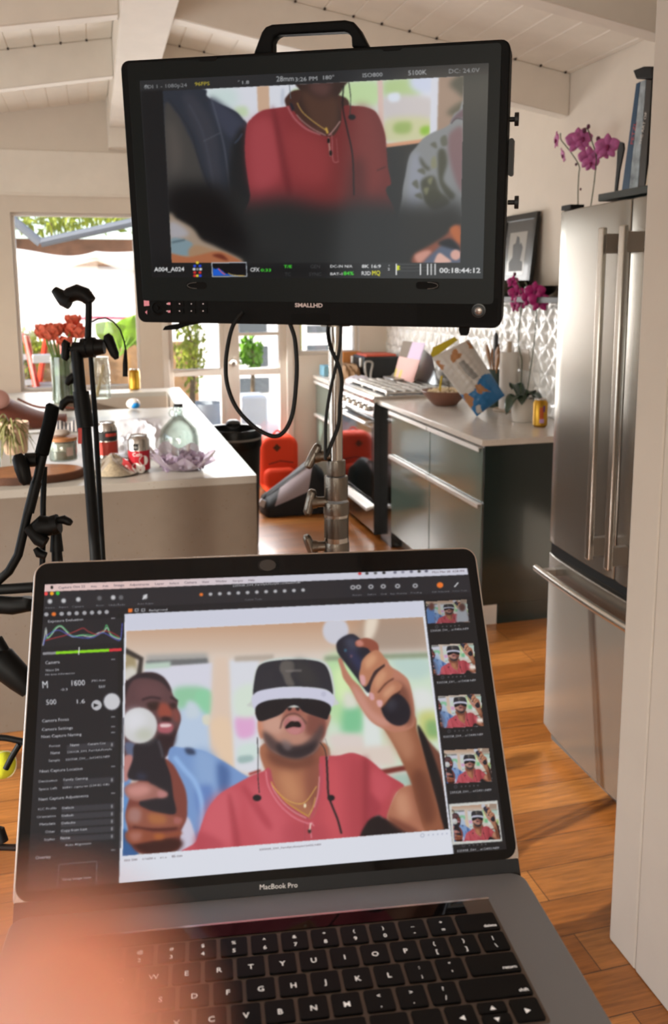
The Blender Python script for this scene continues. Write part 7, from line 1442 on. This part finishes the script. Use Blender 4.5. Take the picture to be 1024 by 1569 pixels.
# orange ladder
yl = 8.3; ld = thing('step_ladder', 'orange step ladder with pale metal rungs outside the left window', 'ladder', (out(58, 560, yl).x, yl, 0)); m_lad = mat('ladder_orange', '#d8380f', .45); m_rung = mat('rung_metal', '#d9d9d6', .4, .4)
def rail(p0, p1, y0_, y1_, w, nm='rail'):
    A, B = out(*p0, y0_), out(*p1, y1_); d = B - A; B2 = A + d * ((A.z + .0) / (-d.z)) if d.z < 0 else B
    MB().tube([A, B2], w, 8, flat=.6).build(nm, m_lad, ld); return A, B2
LA = rail((40, 516), (56, 592), yl, yl - .15, .05); RA = rail((90, 520), (112, 592), yl, yl - .15, .05); rail((71, 518), (60, 590), yl + .45, yl + .6, .045, 'rear_rail'); rail((33, 512), (28, 530), yl + .5, yl + .6, .03, 'rear_rail')
for y in (549, 592): A, B = out(50 + (y - 549) * .2, y, yl - .1), out(100 + (y - 549) * .3, y, yl - .1); MB().box((A + B) / 2, ((B - A).length, .10, .075)).build('rung', m_rung, ld, bevel=.006)
for y in (547, 586): A, B = out(20, y, yl + .6), out(52, y, yl + .6); MB().box((A + B) / 2, ((B - A).length, .06, .05)).build('rear_brace', m_rung, ld)
p = out(36, 545, 9.42); leaves('garden_bush', (p.x, 9.46, p.z), (.25, .09, .28), 320, .05, ylw, 'yellow green bush behind the orange ladder', 'bush', seed=8, trunk=0)
# house beyond the door
yh = 13.0; hs_ = thing('neighbour_house', 'white house with dark windows beyond the glass door', 'house', (3.0, yh, 0)); MB().bx(GX + .02, 5.4, yh, yh + .3, -.02, 3.1).build('house_wall', m_white, hs_)
m_hw = mat('house_window_dark', '#4f565b', .2)
for (x0_, y0_, x1_, y1_) in ((366, 480, 408, 512), (386, 530, 410, 562), (366, 578, 412, 603), (470, 498, 505, 510), (470, 528, 505, 546)):
    A, B = out(x0_, y1_, yh), out(x1_, y0_, yh); MB().bx(A.x, B.x, yh - .03, yh + .01, A.z, B.z).build('window_panel', m_hw, hs_, bevel=.004)
MB().bx(out(455, 530, 8.4).x, out(463, 530, 8.4).x, 8.4, 8.44, -.02, 2.6).build('yellow_post', mat('post_yellow', '#c9c25a', .6), loc=(out(459, 530, 8.4).x, 8.42, -.02), label='thin yellow post outside the small window over the countertop', cat='post')
A = out(372, 652, 8.8); B = out(410, 607, 8.8); MB().bx(A.x, B.x, 8.8, 9.2, -.02, B.z).build('storage_box', mat('box_white', '#f0efed', .6), loc=(A.x, 8.8, -.02), label='white storage box outside behind the lower door pane', cat='box', bevel=.02)
hp = [out(x, y, Yg - .016) for x, y in ((120, 488), (150, 486), (180, 487), (205, 487), (225, 487))]
MB().tube(hp, .014, 8).build('garden_hose', mat('hose_pink', '#d8486a', .5), loc=hp[2], label='pink garden hose stretched behind the microphone', cat='hose')

# ================================================================ FINGER IN FRONT OF THE LENS
skin = mat('skin', '#ffd8cc', .5, sss=.6, emit=None)
_n = skin.node_tree; _p = _n.nodes['Principled BSDF']; _p.inputs['Subsurface Radius'].default_value = (.02, .006, .003)
_tr = _n.nodes.new('ShaderNodeBsdfTranslucent'); _tr.inputs[0].default_value = (1, .58, .46, 1); _mx = _n.nodes.new('ShaderNodeMixShader'); _mx.inputs[0].default_value = .6
_n.links.new(_p.outputs[0], _mx.inputs[1]); _n.links.new(_tr.outputs[0], _mx.inputs[2]); _n.links.new(_mx.outputs[0], _n.nodes['Material Output'].inputs[0])
d = .017; k = d / F_PX
def fpt(px, py, dd): return Vector(CPOS + ray(px, py) * dd)
fg = thing('hand', 'blurred fingertip of the photographer covering the lower left corner', 'hand', fpt(-260, 2140, d + .02))
MB().tube([Vector(tuple(q)) for q in spline([tuple(fpt(165, 1478, d)), tuple(fpt(148, 1498, d)), tuple(fpt(115, 1540, d)), tuple(fpt(55, 1630, d + .001)), tuple(fpt(-60, 1790, d + .004)), tuple(fpt(-170, 1980, d + .010)), tuple(fpt(-260, 2140, d + .018))], 4)], [1.2 * k] + [k * v for v in np.interp(np.linspace(0, 1, 24), [0, .03, .08, .2, .4, .7, 1], [50, 95, 135, 175, 205, 225, 240])], 24).build('index_finger', skin, fg, sub=1)

# ================================================================ GROUPS OF LIKE THINGS
GROUPS = {'book': 'tall books on top of the refrigerator', 'magazine': 'magazines stacked on the wall shelf', 'soda_can': 'drink cans on the island and the countertop', 'serving_bowl': 'bowls on the wall shelf',
          'cabinet': 'drawer cabinets of the kitchen run', 'countertop': 'quartz countertops either side of the range', 'cable': 'black cables hanging from the monitor', 'garden_bush': 'bushes on the patio',
          'pergola_beam': 'pergola beams outside the window', 'potted_orchid': 'orchids in white pots', 'light_stand': 'light stands'}
for _o in COL.objects:
    _k = _o.name.split('.')[0]
    if _o.parent is None and _k in GROUPS and 'label' in _o and 'grey cable' not in _o['label']: _o['group'] = GROUPS[_k]
